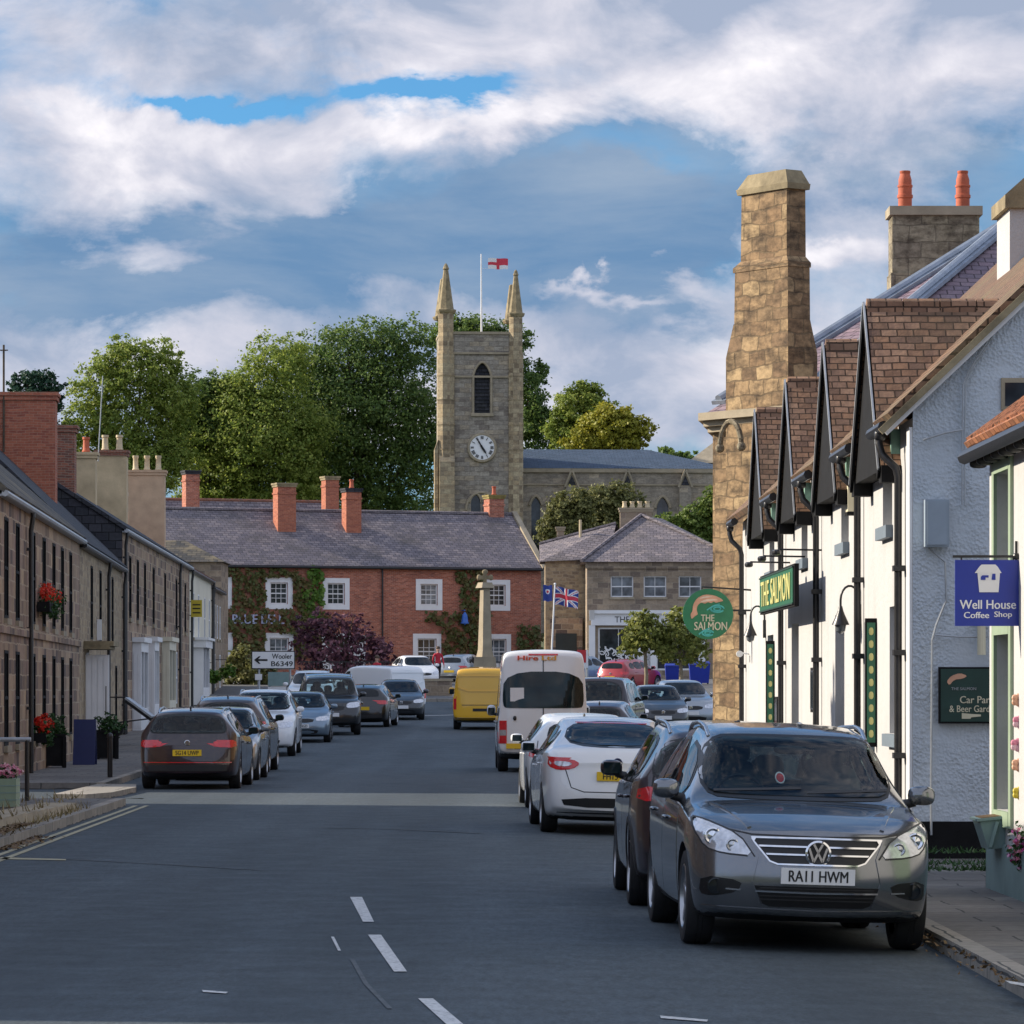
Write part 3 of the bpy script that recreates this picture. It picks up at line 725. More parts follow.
# white boarded door standing open, square to the wall
mb = MB(); mb.box(2.0, 2.06, -.62, -.03, .14, 2.68)
for i in range(4): mb.box(1.98, 1.999, -.60 + i * .145, -.60 + i * .145 + .12, .2, 2.6)
o = mb.build('door', M['white_paint'], t2); o['label'] = 'white boarded door standing open'
mb = MB(); mb.box(1.97, 1.999, -.55, -.53, 1.0, 1.9); mb.build('handle', M['black_iron'], o)
mb = MB(); mb.box(1.6, 4.2, -.75, -.004, 2.9, 3.02); mb.box(1.6, 4.2, -.65, -.004, 2.82, 2.898); mb.build('canopy', M['stone_mossy'], t2)
D0 = 119.05
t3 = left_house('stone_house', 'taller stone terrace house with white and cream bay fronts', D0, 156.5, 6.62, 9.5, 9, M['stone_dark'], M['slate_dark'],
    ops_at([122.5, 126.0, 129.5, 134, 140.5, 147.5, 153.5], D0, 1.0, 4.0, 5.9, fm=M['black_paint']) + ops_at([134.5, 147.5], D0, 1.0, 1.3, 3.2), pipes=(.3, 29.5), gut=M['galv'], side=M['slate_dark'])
for (a, b, mtl, lab) in ((123.5, 127.0, M['white_paint'], 'white panelled bay front'), (130.2, 132.6, M['white_paint'], 'white panelled bay front'), (138.5, 142.5, M['cream_paint'], 'cream panelled bay front')):
    x0, x1 = a - D0, b - D0; z0 = ground(a) + .1
    mb = MB(); mb.box(x0, x1, -.28, -.004, z0, z0 + .7); mb.box(x0, x1, -.28, -.004, z0 + 2.45, z0 + 2.75)
    for xx in (x0, x1 - .12): mb.box(xx, xx + .12, -.28, -.004, z0 + .7, z0 + 2.45)
    mb.box((x0 + x1) / 2 - .05, (x0 + x1) / 2 + .05, -.27, -.2, z0 + .7, z0 + 2.45)
    mb.box(x0 - .1, x1 + .1, -.38, -.004, z0 + 2.75, z0 + 2.9)
    for yy in (-.26, -.14): mb.box(x0 - .02, x0 - .002, yy, yy + .09, z0 + .1, z0 + 2.4)
    bay = mb.build('bay_window', mtl, t3); bay['label'] = lab
    p = MB(); p.box(x0 + .12, x1 - .12, -.22, -.19, z0 + .7, z0 + 2.45); p.build('pane', M['pane'], bay)
D0 = 156.55
t4 = left_house('cream_house', 'cream rendered house with a dull red tiled verge, at the end of the left terrace', D0, 174.5, 6.55, 9.0, 9, M['cream_render'], M['pantile_dull'],
    ops_at([159.5, 163.5, 168.5, 172.5], D0, 1.0, 3.9, 5.7) + ops_at([169, 172.5], D0, 1.0, 1.6, 3.2), base=-1, gut=M['black_iron'], pipes=(.3, 17.7))
mb = MB(); mb.box(3.0, 8, -.4, -.004, 1.2, 1.9); mb.box(3.0, 3.15, -.4, -.004, 1.9, 3.5); mb.box(7.85, 8, -.4, -.004, 1.9, 3.5); mb.box(5.4, 5.55, -.39, -.004, 1.9, 3.5); mb.box(2.8, 8.2, -.52, -.004, 3.5, 3.8); mb.box(2.7, 8.3, -.62, -.004, 3.8, 3.9)
bay = mb.build('shop_front', M['white_paint'], t4)
p = MB(); p.box(3.15, 7.85, -.32, -.28, 1.9, 3.5); p.build('pane', M['pane'], bay)
D0 = 174.55
t5 = left_house('stone_house', 'small stone house closing the left terrace beside the ivy', D0, 185.5, 6.3, 8.3, 8, M['stone_shop'], M['slate'],
    ops_at([177.5, 180, 182.6], D0, .9, 4.1, 5.6) + ops_at([177.5, 182.6], D0, .9, 1.9, 3.4), base=-1, pipes=(.3,))

# chimneys of the terrace (px, py, D surveyed; each belongs to the house below it)
def chim_on(h, x0, x1, yt, yb, D, d, mtl, cap=None, pots=2, potm=None, poth=.7, lab=None, band='plain'):
    """stack seen between x0..x1 with its top at yt"""
    a, b = at(x0, yt, D), at(x1, yt, D)
    c = (a + b) / 2
    inv = Matrix.Translation(-h.location); rot = Matrix.Rotation(-h.rotation_euler.z, 4, 'Z')
    l = rot @ inv @ Vector((c.x, D + d / 2, c.z))
    zb = at(0, yb, D).z - 2.2
    ang = h.rotation_euler.z
    turn = abs(math.sin(ang)) > .7
    o = chimney(h, l.x, l.y, d if turn else (b - a).x, (b - a).x if turn else d, zb, l.z, mtl, cap, pots, potm, poth, band, along='y' if turn else 'x')
    if lab: o['label'] = lab
    return o
chim_on(t2, -12, 54, 392, 472, 112, 1.0, M['brick_orange'], pots=0, lab='broad bright brick chimney')
chim_on(t3, 55, 74, 425, 480, 121.5, .8, M['brick_old'], pots=0, lab='weathered dark brick chimney')
chim_on(t3, 75, 95, 452, 497, 141, .8, M['buff_render'], pots=1, potm=M['terracotta'], poth=.55, lab='narrow buff chimney with one red pot')
chim_on(t3, 96, 126, 450, 516, 152, 1.0, M['buff_render'], M['brick_old'], pots=2, potm=M['cream_pot'], poth=.6, lab='broad buff rendered chimney')
chim_on(t4, 128, 164, 470, 530, 173, 1.0, M['pink_render'], M['pink_render'], pots=3, potm=M['cream_pot'], poth=.65, lab='pinkish chimney with three cream pots')

# ------------------------------------------------------------------ right row: the white inn with four steep dormers
Ds = 68.2; Ls = 26.2
io = Vector((fac_right(Ds), Ds, 0)); ia = math.atan2(-1, .0105)
def sx(D): return Ds - D       # local x on the inn's facade
IE, IR, ID, RE = 4.66, 9.07, 9.0, 4.80
inn = thing('white_inn', 'long whitewashed inn with four steep tiled dormers on the right of the street', 'inn', io, ia)
inn_ops = []
for D in (61.6, 55.6, 49.6, 44.55): inn_ops.append(sash(sx(D) - .5, sx(D) + .5, 3.62, 4.9, bars=(2, 2), sill=M['grey_sill']))
gw = [(57.2, 1.25, .95, 2.75), (50.3, 1.25, .95, 2.75), (43.75, 1.15, 1.32, 2.72)]
for D, w, a, b in gw: inn_ops.append(sash(sx(D) - w / 2, sx(D) + w / 2, a, b, bars=(2, 2), sill=M['grey_sill']))
inn_ops += [drop(sx(61.9) - .6, sx(61.9) + .6, .12, 2.65, dm=M['deep_green'], fm=M['deep_green']), drop(sx(46.55) - .6, sx(46.55) + .6, .12, 2.6, dm=M['deep_green'], fm=M['deep_green'])]
mb = MB()
wall_front(mb, 0, Ls, -.5, IE, [(o['x0'], o['x1'], o['z0'], min(o['z1'], IE - .001)) for o in inn_ops if o['z1'] < IE] + [(o['x0'], o['x1'], o['z0'], IE) for o in inn_ops if o['z1'] >= IE], 0, .24)
mb.build('wall', M['white_render'], inn)
mb = MB(); mb.poly([(Ls, ID, -.5), (0, ID, -.5), (0, ID, IE), (Ls, ID, IE)]); mb.build('rear_wall', M['white_render'], inn)
for xx, mt in ((0, M['white_render']), (Ls, M['grey_stucco'])):
    mb = MB()
    if xx: # near gable with a small window high up
        zw = (6.65, 7.25); yw = (3.9 - 1.2, 3.9 + .3)
        mb.poly([(xx, 0, -.5), (xx, ID, -.5), (xx, ID, RE - .02), (xx, ID / 2, IR - .03), (xx, 0, RE - .02)])
        g = mb.build('gable_wall', mt, inn); g['label'] = 'grey stippled gable wall'
        w2 = MB(); a = at(1001, 410, 42); b = at(1030, 378, 42)
        y0 = (a.x - (fac_right(42))); y1 = (b.x - fac_right(42))
        w2.box(xx - .05, xx + .03, y0, y1, a.z, b.z); wo = w2.build('window', M['stone_trim'], inn)
        w3 = MB(); w3.box(xx - .02, xx + .035, y0 + .04, y1 - .05, a.z + .04, b.z - .05); w3.build('pane', M['pane'], wo)
        pl = MB(); pl.box(xx + .002, xx + .03, -.02, ID, -.4, .42); pl.build('plinth', M['black_paint'], inn)
        pl = MB(); pl.box(xx - .28, xx - .01, -.035, -.002, -.4, IE - .1); pl.build('corner_strip', M['white_paint'], inn)
    else:
        mb.poly([(xx, 0, -.5), (xx, ID, -.5), (xx, ID, IE), (xx, ID / 2, IR - .01), (xx, 0, IE)]); mb.build('gable_wall', mt, inn)
for o in inn_ops:
    if o['kind'] == 'sash': window(inn, o['x0'], o['x1'], o['z0'], o['z1'], .2, o['bars'], sill=None)
    else: door(inn, o['x0'], o['x1'], o['z0'], o['z1'], .2, o['dm'], o['fm'], .3)
for o in inn_ops:
    if o['kind'] == 'sash':
        s_ = MB(); s_.box(o['x0'] - .08, o['x1'] + .08, -.08, .19, o['z0'] - .14, o['z0'] - .003); s_.build('sill', M['grey_sill'], inn)
k = (IR - RE) / (ID / 2)
DORM = (61.9, 55.9, 49.9, 44.75); DHW = 1.56
rb = MB(); up = Vector((0, -k, 1)).normalized() * .12
def slab(x0, x1, ya, yb, s=1):
    f = (lambda y: RE + y * k) if s == 1 else (lambda y: RE + (ID - y) * k)
    u = up if s == 1 else Vector((0, k, 1)).normalized() * .12
    vs = [(x0, ya, f(ya)), (x1, ya, f(ya)), (x1, yb, f(yb)), (x0, yb, f(yb))]
    rb.add(vs + [tuple(Vector(v) + u) for v in vs], [(0, 1, 2, 3), (4, 5, 6, 7), (0, 1, 5, 4), (1, 2, 6, 5), (2, 3, 7, 6), (3, 0, 4, 7)])
slab(-.16, Ls + .16, .0, ID / 2); slab(-.16, Ls + .16, ID + .4, ID / 2, -1)
edges = [-.16] + [v for D in DORM for v in (sx(D) - DHW + .25, sx(D) + DHW - .25)] + [Ls + .16]
for a, b in zip(edges[::2], edges[1::2]): slab(a, b, -.20, .0)
rb.build('roof', M['tile_mossy'], inn)
vb = MB(); vb.bar((Ls + .13, -.30, RE - .30 * k - .03), (Ls + .13, ID / 2, IR - .05), .04, .05); vb.bar((Ls + .19, -.36, RE - .36 * k + .04), (Ls + .19, ID / 2, IR + .04), .05, .07, 1)
vb.build('verge', [M['white_paint'], M['stone_mossy']], inn)
# dormers: steep tiled gables whose dark fronts overhang the wall
DDROP, DAP = 1.86, 6.02
for D in DORM:
    x = sx(D); fr = -.22
    mb = MB()
    mb.poly([(x - DHW + .02, fr + .02, DAP - DDROP + .02), (x + DHW - .02, fr + .02, DAP - DDROP + .02), (x, fr + .02, DAP - .02)])
    mb.poly([(x - DHW + .02, fr + .02, DAP - DDROP + .02), (x + DHW - .02, fr + .02, DAP - DDROP + .02), (x + DHW - .02, -.002, DAP - DDROP + .02), (x - DHW + .02, -.002, DAP - DDROP + .02)])
    dm = mb.build('dormer', M['black_paint'], inn)
    rb = MB()
    for s_ in (-1, 1):
        lo = (x + s_ * DHW, DAP - DDROP)
        yb_lo = max((lo[1] - RE) / k, -.20) + .02; yb_hi = (DAP - RE) / k + .08
        n_ = Vector((s_ * DDROP, 0, DHW)).normalized() * .10
        vs = [(lo[0], fr, lo[1]), (x, fr, DAP), (x, yb_hi, DAP), (lo[0], yb_lo + .25, lo[1])]
        rb.add(vs + [tuple(Vector(v) + n_) for v in vs], [(0, 1, 2, 3), (4, 5, 6, 7), (0, 1, 5, 4), (1, 2, 6, 5), (2, 3, 7, 6), (3, 0, 4, 7)])
    yb = fr
    while yb < (DAP - RE) / k - .25:
        rb.prism([(x - .14, DAP - .02), (x - .09, DAP + .12), (x, DAP + .16), (x + .09, DAP + .12), (x + .14, DAP - .02)], 'y', yb + .005, yb + .40); yb += .41
    rb.build('roof', M['tile_brown'], dm)
    bb = MB()
    for s_ in (-1, 1):
        bb.bar((x + s_ * (DHW + .02), fr - .02, DAP - DDROP - .04), (x + s_ * .0, fr - .02, DAP + .04), .03, .12)
        bb.bar((x + s_ * (DHW + .07), fr - .03, DAP - DDROP + .02), (x + s_ * .03, fr - .03, DAP + .11), .02, .035, 1)
        bb.box(x + s_ * (DHW - .02) - .14, x + s_ * (DHW - .02) + .14, fr, -.01, DAP - DDROP - .12, DAP - DDROP + .06)
    bb.build('bargeboard', [M['black_paint'], M['galv']], dm)
    cb = MB(); cb.box(x + DHW - .26, x + DHW - .03, -.10, .1, 4.30, 4.62); cb.build('cheek', M['copper_green'], dm)
# gutters between the dormers with swan-neck downpipes
pipes = [67.4, 58.9, 52.9, 47.25, 42.75]
for D in pipes:
    x = sx(D); g = MB()
    z = RE - .34 * k - .02
    z += .12; g.tube([(x - (1.05 if D < 67 else .3), -.26, z + .02), (x + (1.0 if D > 43 else .30), -.26, z + .02)], .062, 8)
    g.tube([(x - .1, -.26, z - .02), (x - .1, -.27, z - .14), (x - .05, -.24, z - .26), (x, -.10, z - .40), (x, -.075, z - .5), (x, -.075, .05)], .042, 10)
    for zz in (3.1, 2.2, 1.1): g.box(x - .085, x + .085, -.13, -.004, zz - .03, zz + .03)
    g.blob((x - .1, -.26, z - .05), (.07, .06, .06), .6)
    g.build('downpipe', M['black_iron'], inn, smooth=45)
# white gable chimney with a stone cap
ca = at(1010, 177, 54)
yl0 = ca.x - fac_right(54)
mb = MB(); xm = sx(54)
mb.box(xm - 1.3, xm, yl0, yl0 + .85, 6.2, ca.z - .42, 0)
mb.prism([(yl0 - .07, ca.z - .42), (yl0 + .92, ca.z - .42), (yl0 + .92, ca.z - .24), (yl0 + .66, ca.z), (yl0 + .2, ca.z), (yl0 - .07, ca.z - .24)], 'x', xm - 1.37, xm + .07, 1)
o = mb.build('chimney', [M['white_render'], M['stone_mossy']], inn); o['label'] = 'white rendered chimney with a stone cap'

# ------------------------------------------------------------------ stone house with the tall canted chimney beyond the inn
sh = thing('stone_house', 'golden stone house with a tall canted chimney stack and slate hipped roof', 'house', (5.0, 70.3, 0))
P0 = Vector((3.60 - 5.0, 71.7 - 70.3, 0)); P1 = Vector((4.98 - 5.0, 69.75 - 70.3, 0))
E2 = Vector((5.6 - 5, 88 - 70.3, 0)); E3 = Vector((16 - 5, 88 - 70.3, 0)); E4 = Vector((16 - 5, 69.8 - 70.3, 0))
HE = 6.75
foot = [P0, P1, E4, E3, E2]
mb = MB()
for a, b in zip(foot, foot[1:] + foot[:1]): mb.poly([(a.x, a.y, -.5), (b.x, b.y, -.5), (b.x, b.y, HE), (a.x, a.y, HE)])
mb.build('wall', M['stone_gold'], sh)
mb = MB()
for z, e, t in ((HE - .34, .10, .1), (HE - .24, .18, .1), (HE - .14, .28, .14)):
    c = Vector((5, 7, 0)); ring = [Vector((p.x + (p - c).normalized().x * e * 1.3, p.y + (p - c).normalized().y * e * 1.3)) for p in foot]
    mb.prism([(p.x, p.y) for p in ring], 'z', z, z + t - .003)
mb.build('cornice', M['stone_trim'], sh)
A1, A2 = Vector((9.55 - 5, 77.2 - 70.3, 10.75)), Vector((12.5 - 5, 77.4 - 70.3, 10.75))
c = Vector((5, 7, 0)); ev = [Vector((p.x + (p - c).normalized().x * .18, p.y + (p - c).normalized().y * .18, HE)) for p in foot]
mb = MB(); mb.poly([ev[1], ev[2], A2, A1]); mb.poly([ev[0], ev[1], A1]); mb.poly([ev[4], ev[0], A1]); mb.poly([ev[3], ev[4], A1, A2]); mb.poly([ev[2], ev[3], A2])
mb.poly([tuple(Vector(e) - Vector((0, 0, .01))) for e in ev])
mb.build('roof', M['slate_purple'], sh)
mb = MB()
for e in (ev[1], ev[0]):
    mb.bar(Vector(e).lerp(A1, .04) + Vector((0, 0, .05)), A1 + Vector((0, 0, .05)), .34, .07)
    mb.tube([Vector(e).lerp(A1, .04) + Vector((0, 0, .11)), A1 + Vector((0, 0, .11))], .08, 8)
mb.build('lead_hip', M['lead'], sh)
# canted stack: three set-offs and an eight-sided cap
dA = (P1 - P0).normalized(); nA = Vector((dA.y, -dA.x, 0))
if nA.dot(Vector((-1, -.4, 0))) < 0: nA = -nA
corner = Vector((at(788.5, 0, 69.7).x - 5, 69.7 - 70.3, 0)) 
def stack_ring(w, d, z, ch=.0):
    """plan rectangle: w along face A (left of the corner line), d along face B"""
    tB = Vector((-nA.x, -nA.y, 0))
    cxy = corner
    wa, db = w, d
    return [cxy, cxy + tB * db, cxy + tB * db - dA * wa, cxy - dA * wa]
def stage(mb, w0, d0, z0, w1, d1, z1, mi=0, o0=Vector(), o1=Vector()):
    a = [(p.x + o0.x, p.y + o0.y, z0) for p in stack_ring(w0, d0, z0)]; b = [(p.x + o1.x, p.y + o1.y, z1) for p in stack_ring(w1, d1, z1)]
    mb.add(a + b, [(0, 1, 2, 3), (4, 5, 6, 7), (0, 1, 5, 4), (1, 2, 6, 5), (2, 3, 7, 6), (3, 0, 4, 7)], mi)
zz = lambda y: at(0, y, 69.7).z
tB = -nA
inn1 = -dA * .04 + tB * .03; inn2 = -dA * .11 + tB * .06
Wb, Db = 2.05, .66
mb = MB()
out = nA * .06 + dA * .06
stage(mb, Wb, Db, -.4, Wb, Db, zz(478), 0, out, out)
stage(mb, 1.74, Db, zz(478), 1.74, Db, zz(352), 0, out, out)
stage(mb, 1.74, Db, zz(352) + .002, 1.52, .50, zz(318), 0, out, out + inn1)
stage(mb, 1.50, .50, zz(318) + .002, 1.48, .49, zz(266), 0, out + inn1, out + inn1)
stage(mb, 1.54, .52, zz(266), 1.54, .52, zz(261), 0, out + inn1 * .6, out + inn1 * .6)
stage(mb, 1.52, .51, zz(261) + .002, 1.28, .43, zz(255), 0, out + inn1 * .7, out + inn2)
stage(mb, 1.28, .43, zz(255) + .002, 1.26, .42, zz(188), 0, out + inn2, out + inn2)
stage(mb, 1.40, .50, zz(188), 1.44, .52, zz(182), 1, out + inn2 * .4, out + inn2 * .4)
stage(mb, 1.40, .50, zz(182), 1.05, .36, zz(168), 1, out + inn2 * .5, out + inn2 * 1.8)
o = mb.build('chimney', [M['stone_gold'], M['stone_mossy']], sh); o['label'] = 'tall sunlit stone chimney stack with mossy cap'
# round-headed hood mould and a stone corbel on the canted wall
mb = MB(); cz = at(740, 447, 70).z; cp = Vector((at(744, 0, 70.3).x - 5, 70.3 - 70.3, cz)) + nA * .30
pts = [cp + dA * (math.cos(t) * .30) + Vector((0, 0, 1)) * math.sin(t) * .46 for t in [math.pi * i / 10 for i in range(11)]]
mb.tube(pts, .05, 8); mb.blob(tuple(pts[-1]), (.08, .08, .08), .9); mb.blob(tuple(pts[0]), (.08, .08, .08), .9)
mb.build('hood_mould', M['stone_grey'], sh)
# second stack with two pots behind the slates
a, b = at(891, 206, 81), at(981, 206, 81)
mb = MB(); x0, x1 = a.x - 5, b.x - 5; y0 = 81 - 70.3
mb.box(x0, x1, y0, y0 + .9, 7.2, a.z - 1.35); mb.box(x0 + .03, x1 - .03, y0 + .03, y0 + .87, a.z - 1.35, a.z - .18); mb.box(x0 - .03, x1 + .03, y0 - .04, y0 + .94, a.z - .18, a.z, 1)
o = mb.build('chimney', [M['stone_grey'], M['stone_trim']], sh); o['label'] = 'broad stone chimney with two red pots'
for px in (907, 965):
    p = MB(); c = at(px, 206, 81); z = c.z
    p.lathe([(.14, z), (.14, z + .2), (.16, z + .21), (.16, z + .27), (.14, z + .28), (.14, z + .42), (.155, z + .43), (.155, z + .47), (.135, z + .48), (.135, z + .58), (.10, z + .70), (.11, z + .72), (.11, z + .76), (.07, z + .76)], 14, 'z', (c.x - 5, 81.4 - 70.3, 0))
    p.build('pot', M['terracotta'], o, smooth=35)

# ------------------------------------------------------------------ coffee shop at the right edge
Dc = 35.8; cs = thing('coffee_shop', 'white cottage shop with green window frames and orange pantiles at the right edge', 'shop', (fac_right(Dc), Dc, 0), ia)
Lc, CE, CR, CD = 15.0, 3.98, 6.6, 7.0
cops = [(Dc - 35.3, Dc - 34.35, .75, 2.28), (Dc - 35.3, Dc - 34.35, 2.78, 3.70), (Dc - 31.2, Dc - 30.2, .75, 2.28), (Dc - 31.2, Dc - 30.2, 2.78, 3.7), (Dc - 28, Dc - 27, .12, 2.3), (Dc - 24.5, Dc - 23.3, .75, 2.28)]
mb = MB(); wall_front(mb, 0, Lc, -.5, CE, cops, 0, .2); mb.poly([(Lc, CD, -.5), (0, CD, -.5), (0, CD, CE), (Lc, CD, CE)])
for xx in (0, Lc): mb.poly([(xx, 0, -.5), (xx, CD, -.5), (xx, CD, CE), (xx, CD / 2, CR - .01), (xx, 0, CE)])
mb.build('wall', M['white_render'], cs)
for i, o in enumerate(cops):
    if i == 4: door(cs, *o, .15, M['green_paint'], M['green_paint'], .3)
    else:
        window(cs, *o, .16, (2, 2), M['green_paint'], surround=M['green_paint'], sw=.14)
pl = MB(); pl.box(0 - .03, Lc, -.03, -.002, -.4, .46); pl.box(-.03, -.002, -.03, CD, -.4, .46); pl.build('plinth', M['teal_paint'], cs)
rb = MB(); gable_roof(rb, 0, Lc, 0, CD, CE + .05, CR, .15, .1, .12)
kc = (CR - CE) / (CD / 2)
x = -.1
while x < Lc:      # rounded pantile rolls along the eaves slope
    rb.tube([(x, -.17, CE + .05 - .17 * kc + .12), (x, CD / 2, CR + .12)], .055, 6); x += .24
rb.build('roof', M['pantile'], cs)
g = MB(); z = CE + .05 - .15 * kc
g.tube([(-.12, -.21, z - .03), (Lc, -.21, z - .03)], .065, 8)
x = 0
while x < Lc: g.blob((x, -.10, z - .09), (.035, .08, .045), .7); x += .48
g.build('gutter', M['black_iron'], cs, smooth=45)

# ------------------------------------------------------------------ brick hotel closing the view
hA, hB = at(150, 690, 214), at(541, 690, 222)
hd = Vector((hB.x - hA.x, hB.y - hA.y, 0)); HL = hd.length; hrot = math.atan2(hd.y, hd.x)
hz = ground(218) - .1
hot = thing('brick_hotel', 'long red brick hotel with a slate roof and white sash windows facing down the street', 'hotel', (hA.x, hA.y, hz), hrot)
def hx(px):     # pixel column to local x on the hotel front
    best = 0
    t = (px - CX) / F
    # point hA + s*dir with X/Y = t
    d = hd.normalized()
    return (t * hA.y - hA.x) / (d.x - t * d.y)
HZe = 8.62 - hz; HR = 11.62 - hz
uw = [(230, 3), (279, 1), (336, 1), (429, 1), (497, 1)]
hops = []
for px in (218, 279, 336, 429, 497): c = hx(px); hops.append((c - .50, c + .50, 6.45 - hz, 7.62 - hz))
for px in (218, 279, 336, 427, 497): c = hx(px); hops.append((c - .55, c + .55, 3.2 - hz, 4.62 - hz))
c = hx(356); hops.append((c - .6, c + .6, .05, 2.4))
mb = MB(); wall_front(mb, 0, HL, -1, HZe, hops, 0, .14)
mb.poly([(HL, 9, -1), (0, 9, -1), (0, 9, HZe), (HL, 9, HZe)])
for xx in (0, HL): mb.poly([(xx, 0, -1), (xx, 9, -1), (xx, 9, HZe), (xx, 4.5, HR - .02), (xx, 0, HZe)])
mb.build('wall', M['brick_red'], hot)
for i, o in enumerate(hops):
    if i < 10: window(hot, *o, .08, (3, 4 if i < 5 else 3), sill=None, surround=M['white_paint'], sw=.27, gm=M['pane'] if i % 3 else M['pane_pale'], fw=.07)
    else: door(hot, *o, .1, M['white_paint'], M['white_paint'], .4)
rb = MB(); gable_roof(rb, 0, HL, 0, 9, HZe, HR, .22, .0, .10); rb.build('roof', M['slate'], hot)
cpb = MB(); kk = (HR - HZe) / 4.5
cpb.bar((HL + .12, -.3, HZe - .1), (HL + .12, 4.5, HR + .22), .30, .16); cpb.bar((HL + .12, 9.2, HZe - .1), (HL + .12, 4.5, HR + .22), .30, .16); cpb.build('coping', M['stone_trim'], hot)
g = MB(); g.tube([(0, -.27, HZe - .16), (HL, -.27, HZe - .16)], .07, 8); g.build('gutter', M['black_iron'], hot)
for px in (382,):
    pb = MB(); c = hx(px); pb.tube([(c, -.09, HZe - .2), (c, -.09, 0)], .05, 8); pb.build('downpipe', M['black_iron'], hot)
# rear range, its ridge just above the front one and hipped at the right
rr = MB(); y0, y1, ym = 9.2, 17, 13.1; xr = hx(431) * 1.045; e = HZe; zr = 12.65 - hz
rr.poly([(0, y0, e), (xr, y0, e), (xr - 2.4, ym, zr), (0, ym, zr)]); rr.poly([(xr, y0, e), (xr, y1, e), (xr - 2.4, ym, zr)]); rr.poly([(0, y1, e), (xr, y1, e), (xr - 2.4, ym, zr), (0, ym, zr)])
rr.tube([(0, ym, zr + .03), (xr - 2.4, ym, zr + .03), (xr, y0, e + .05)], .1, 6, 1)
rr.build('rear_roof', [M['slate'], M['brick_old']], hot)
rw = MB(); rw.box(0, xr - .1, y0 + .1, y1 - .1, -1, e - .02); rw.build('rear_wall', M['brick_red'], hot)
def hchim(px0, px1, yt, yb, ly, d, mtl, cap, pots, lab):
    s = (hA.y + ly + 2) / 216.0
    Dd = 217 + ly; a, b = at(px0, yt, Dd), at(px1, yt, Dd)
    xa, xb = hx(px0) , hx(px1)
    f = Dd / (hA.y + (hB.y - hA.y) * xa / HL)
    xa2 = ((a.x - hA.x) * math.cos(hrot) + (Dd - hA.y) * math.sin(hrot)); w = (b - a).x
    o = chimney(hot, xa2 + w / 2, ly + d / 2, w, d, at(0, yb, Dd).z - hz - 1.0, a.z - hz, mtl, cap, pots, M['terracotta'], .5, 'band'); o['label'] = lab
    return o
hchim(276, 295, 483, 527, 2.6, .9, M['brick_orange'], M['stone_mossy'], 0, 'brick stack with a mossy stone cap left of centre')
hchim(353, 369, 487, 528, 2.6, .8, M['brick_orange'], M['slate_dark'], 1, 'brick stack with a single red pot')
hchim(332, 346, 475, 508, 10.5, .8, M['brick_orange'], M['stone_mossy'], 0, 'taller brick stack on the rear range')
hchim(176, 190, 472, 503, 10.5, .8, M['brick_red'], M['slate_dark'], 0, 'small brick stack at the left end')
hchim(518, 534, 491, 530, 4.2, .9, M['brick_red'], M['lichen'], 1, 'brick stack with a yellow mossy cap at the right end')
# lilac lettering on the ivy and the blue bell sign
hl = Matrix.Translation((hx(257), -.16, 5.62 - hz)) @ Matrix.Rotation(R(90), 4, 'X')
text_obj('BLUE BELL', 2.9, .50, hl, M['letter_lilac'], hot, extrude=.05, bold=.02)
bl = MB(); c = Vector((hx(462), -.45, 5.75 - hz))
bl.lathe([(.23, -.30), (.23, -.26), (.185, -.20), (.16, .05), (.13, .20), (.06, .28), (.04, .33)], 14, 'z', c); bl.blob((c.x, c.y, c.z - .33), (.055, .055, .055), 1); bl.box(c.x - .03, c.x + .03, c.y, 0, c.z + .40, c.z + .46)
tag(bl.build('bell_sign', M['bell_blue'], smooth=40), 'blue bell hanging on the ivy of the brick hotel', 'sign')
o = bpy.data.objects['bell_sign']; o.matrix_world = hot.matrix_basis.copy(); o.matrix_basis = Matrix.Translation((hA.x, hA.y, hz)) @ Matrix.Rotation(hrot, 4, 'Z')
# low lichen-roofed outhouse between the terrace and the hotel
oh = thing('outhouse', 'low stone outhouse with a yellow lichened roof behind the end of the terrace', 'outhouse', (at(150, 0, 200).x, 200, ground(200)))
z1 = at(0, 562, 200).z - ground(200); z2 = at(0, 540, 202).z - ground(200)
x1 = at(221, 0, 200).x - oh.location.x
mb = MB(); mb.box(0, x1, 0, 5, -1, z1 - .01); mb.build('wall', M['stone_shop'], oh)
mb = MB(); mb.poly([(-.2, -.2, z1), (x1 + .2, -.2, z1), (x1 - 2.0, 2.5, z2), (-.2, 2.5, z2)]); mb.poly([(x1 + .2, -.2, z1), (x1 + .2, 5.2, z1), (x1 - 2.0, 2.5, z2)]); mb.poly([(-.2, 5.2, z1), (x1 + .2, 5.2, z1), (x1 - 2, 2.5, z2), (-.2, 2.5, z2)])
mb.poly([(-.2, -.2, z1 - .005), (x1 + .2, -.2, z1 - .005), (x1 + .2, 5.2, z1 - .005), (-.2, 5.2, z1 - .005)])
mb.build('roof', M['slate_moss'], oh)

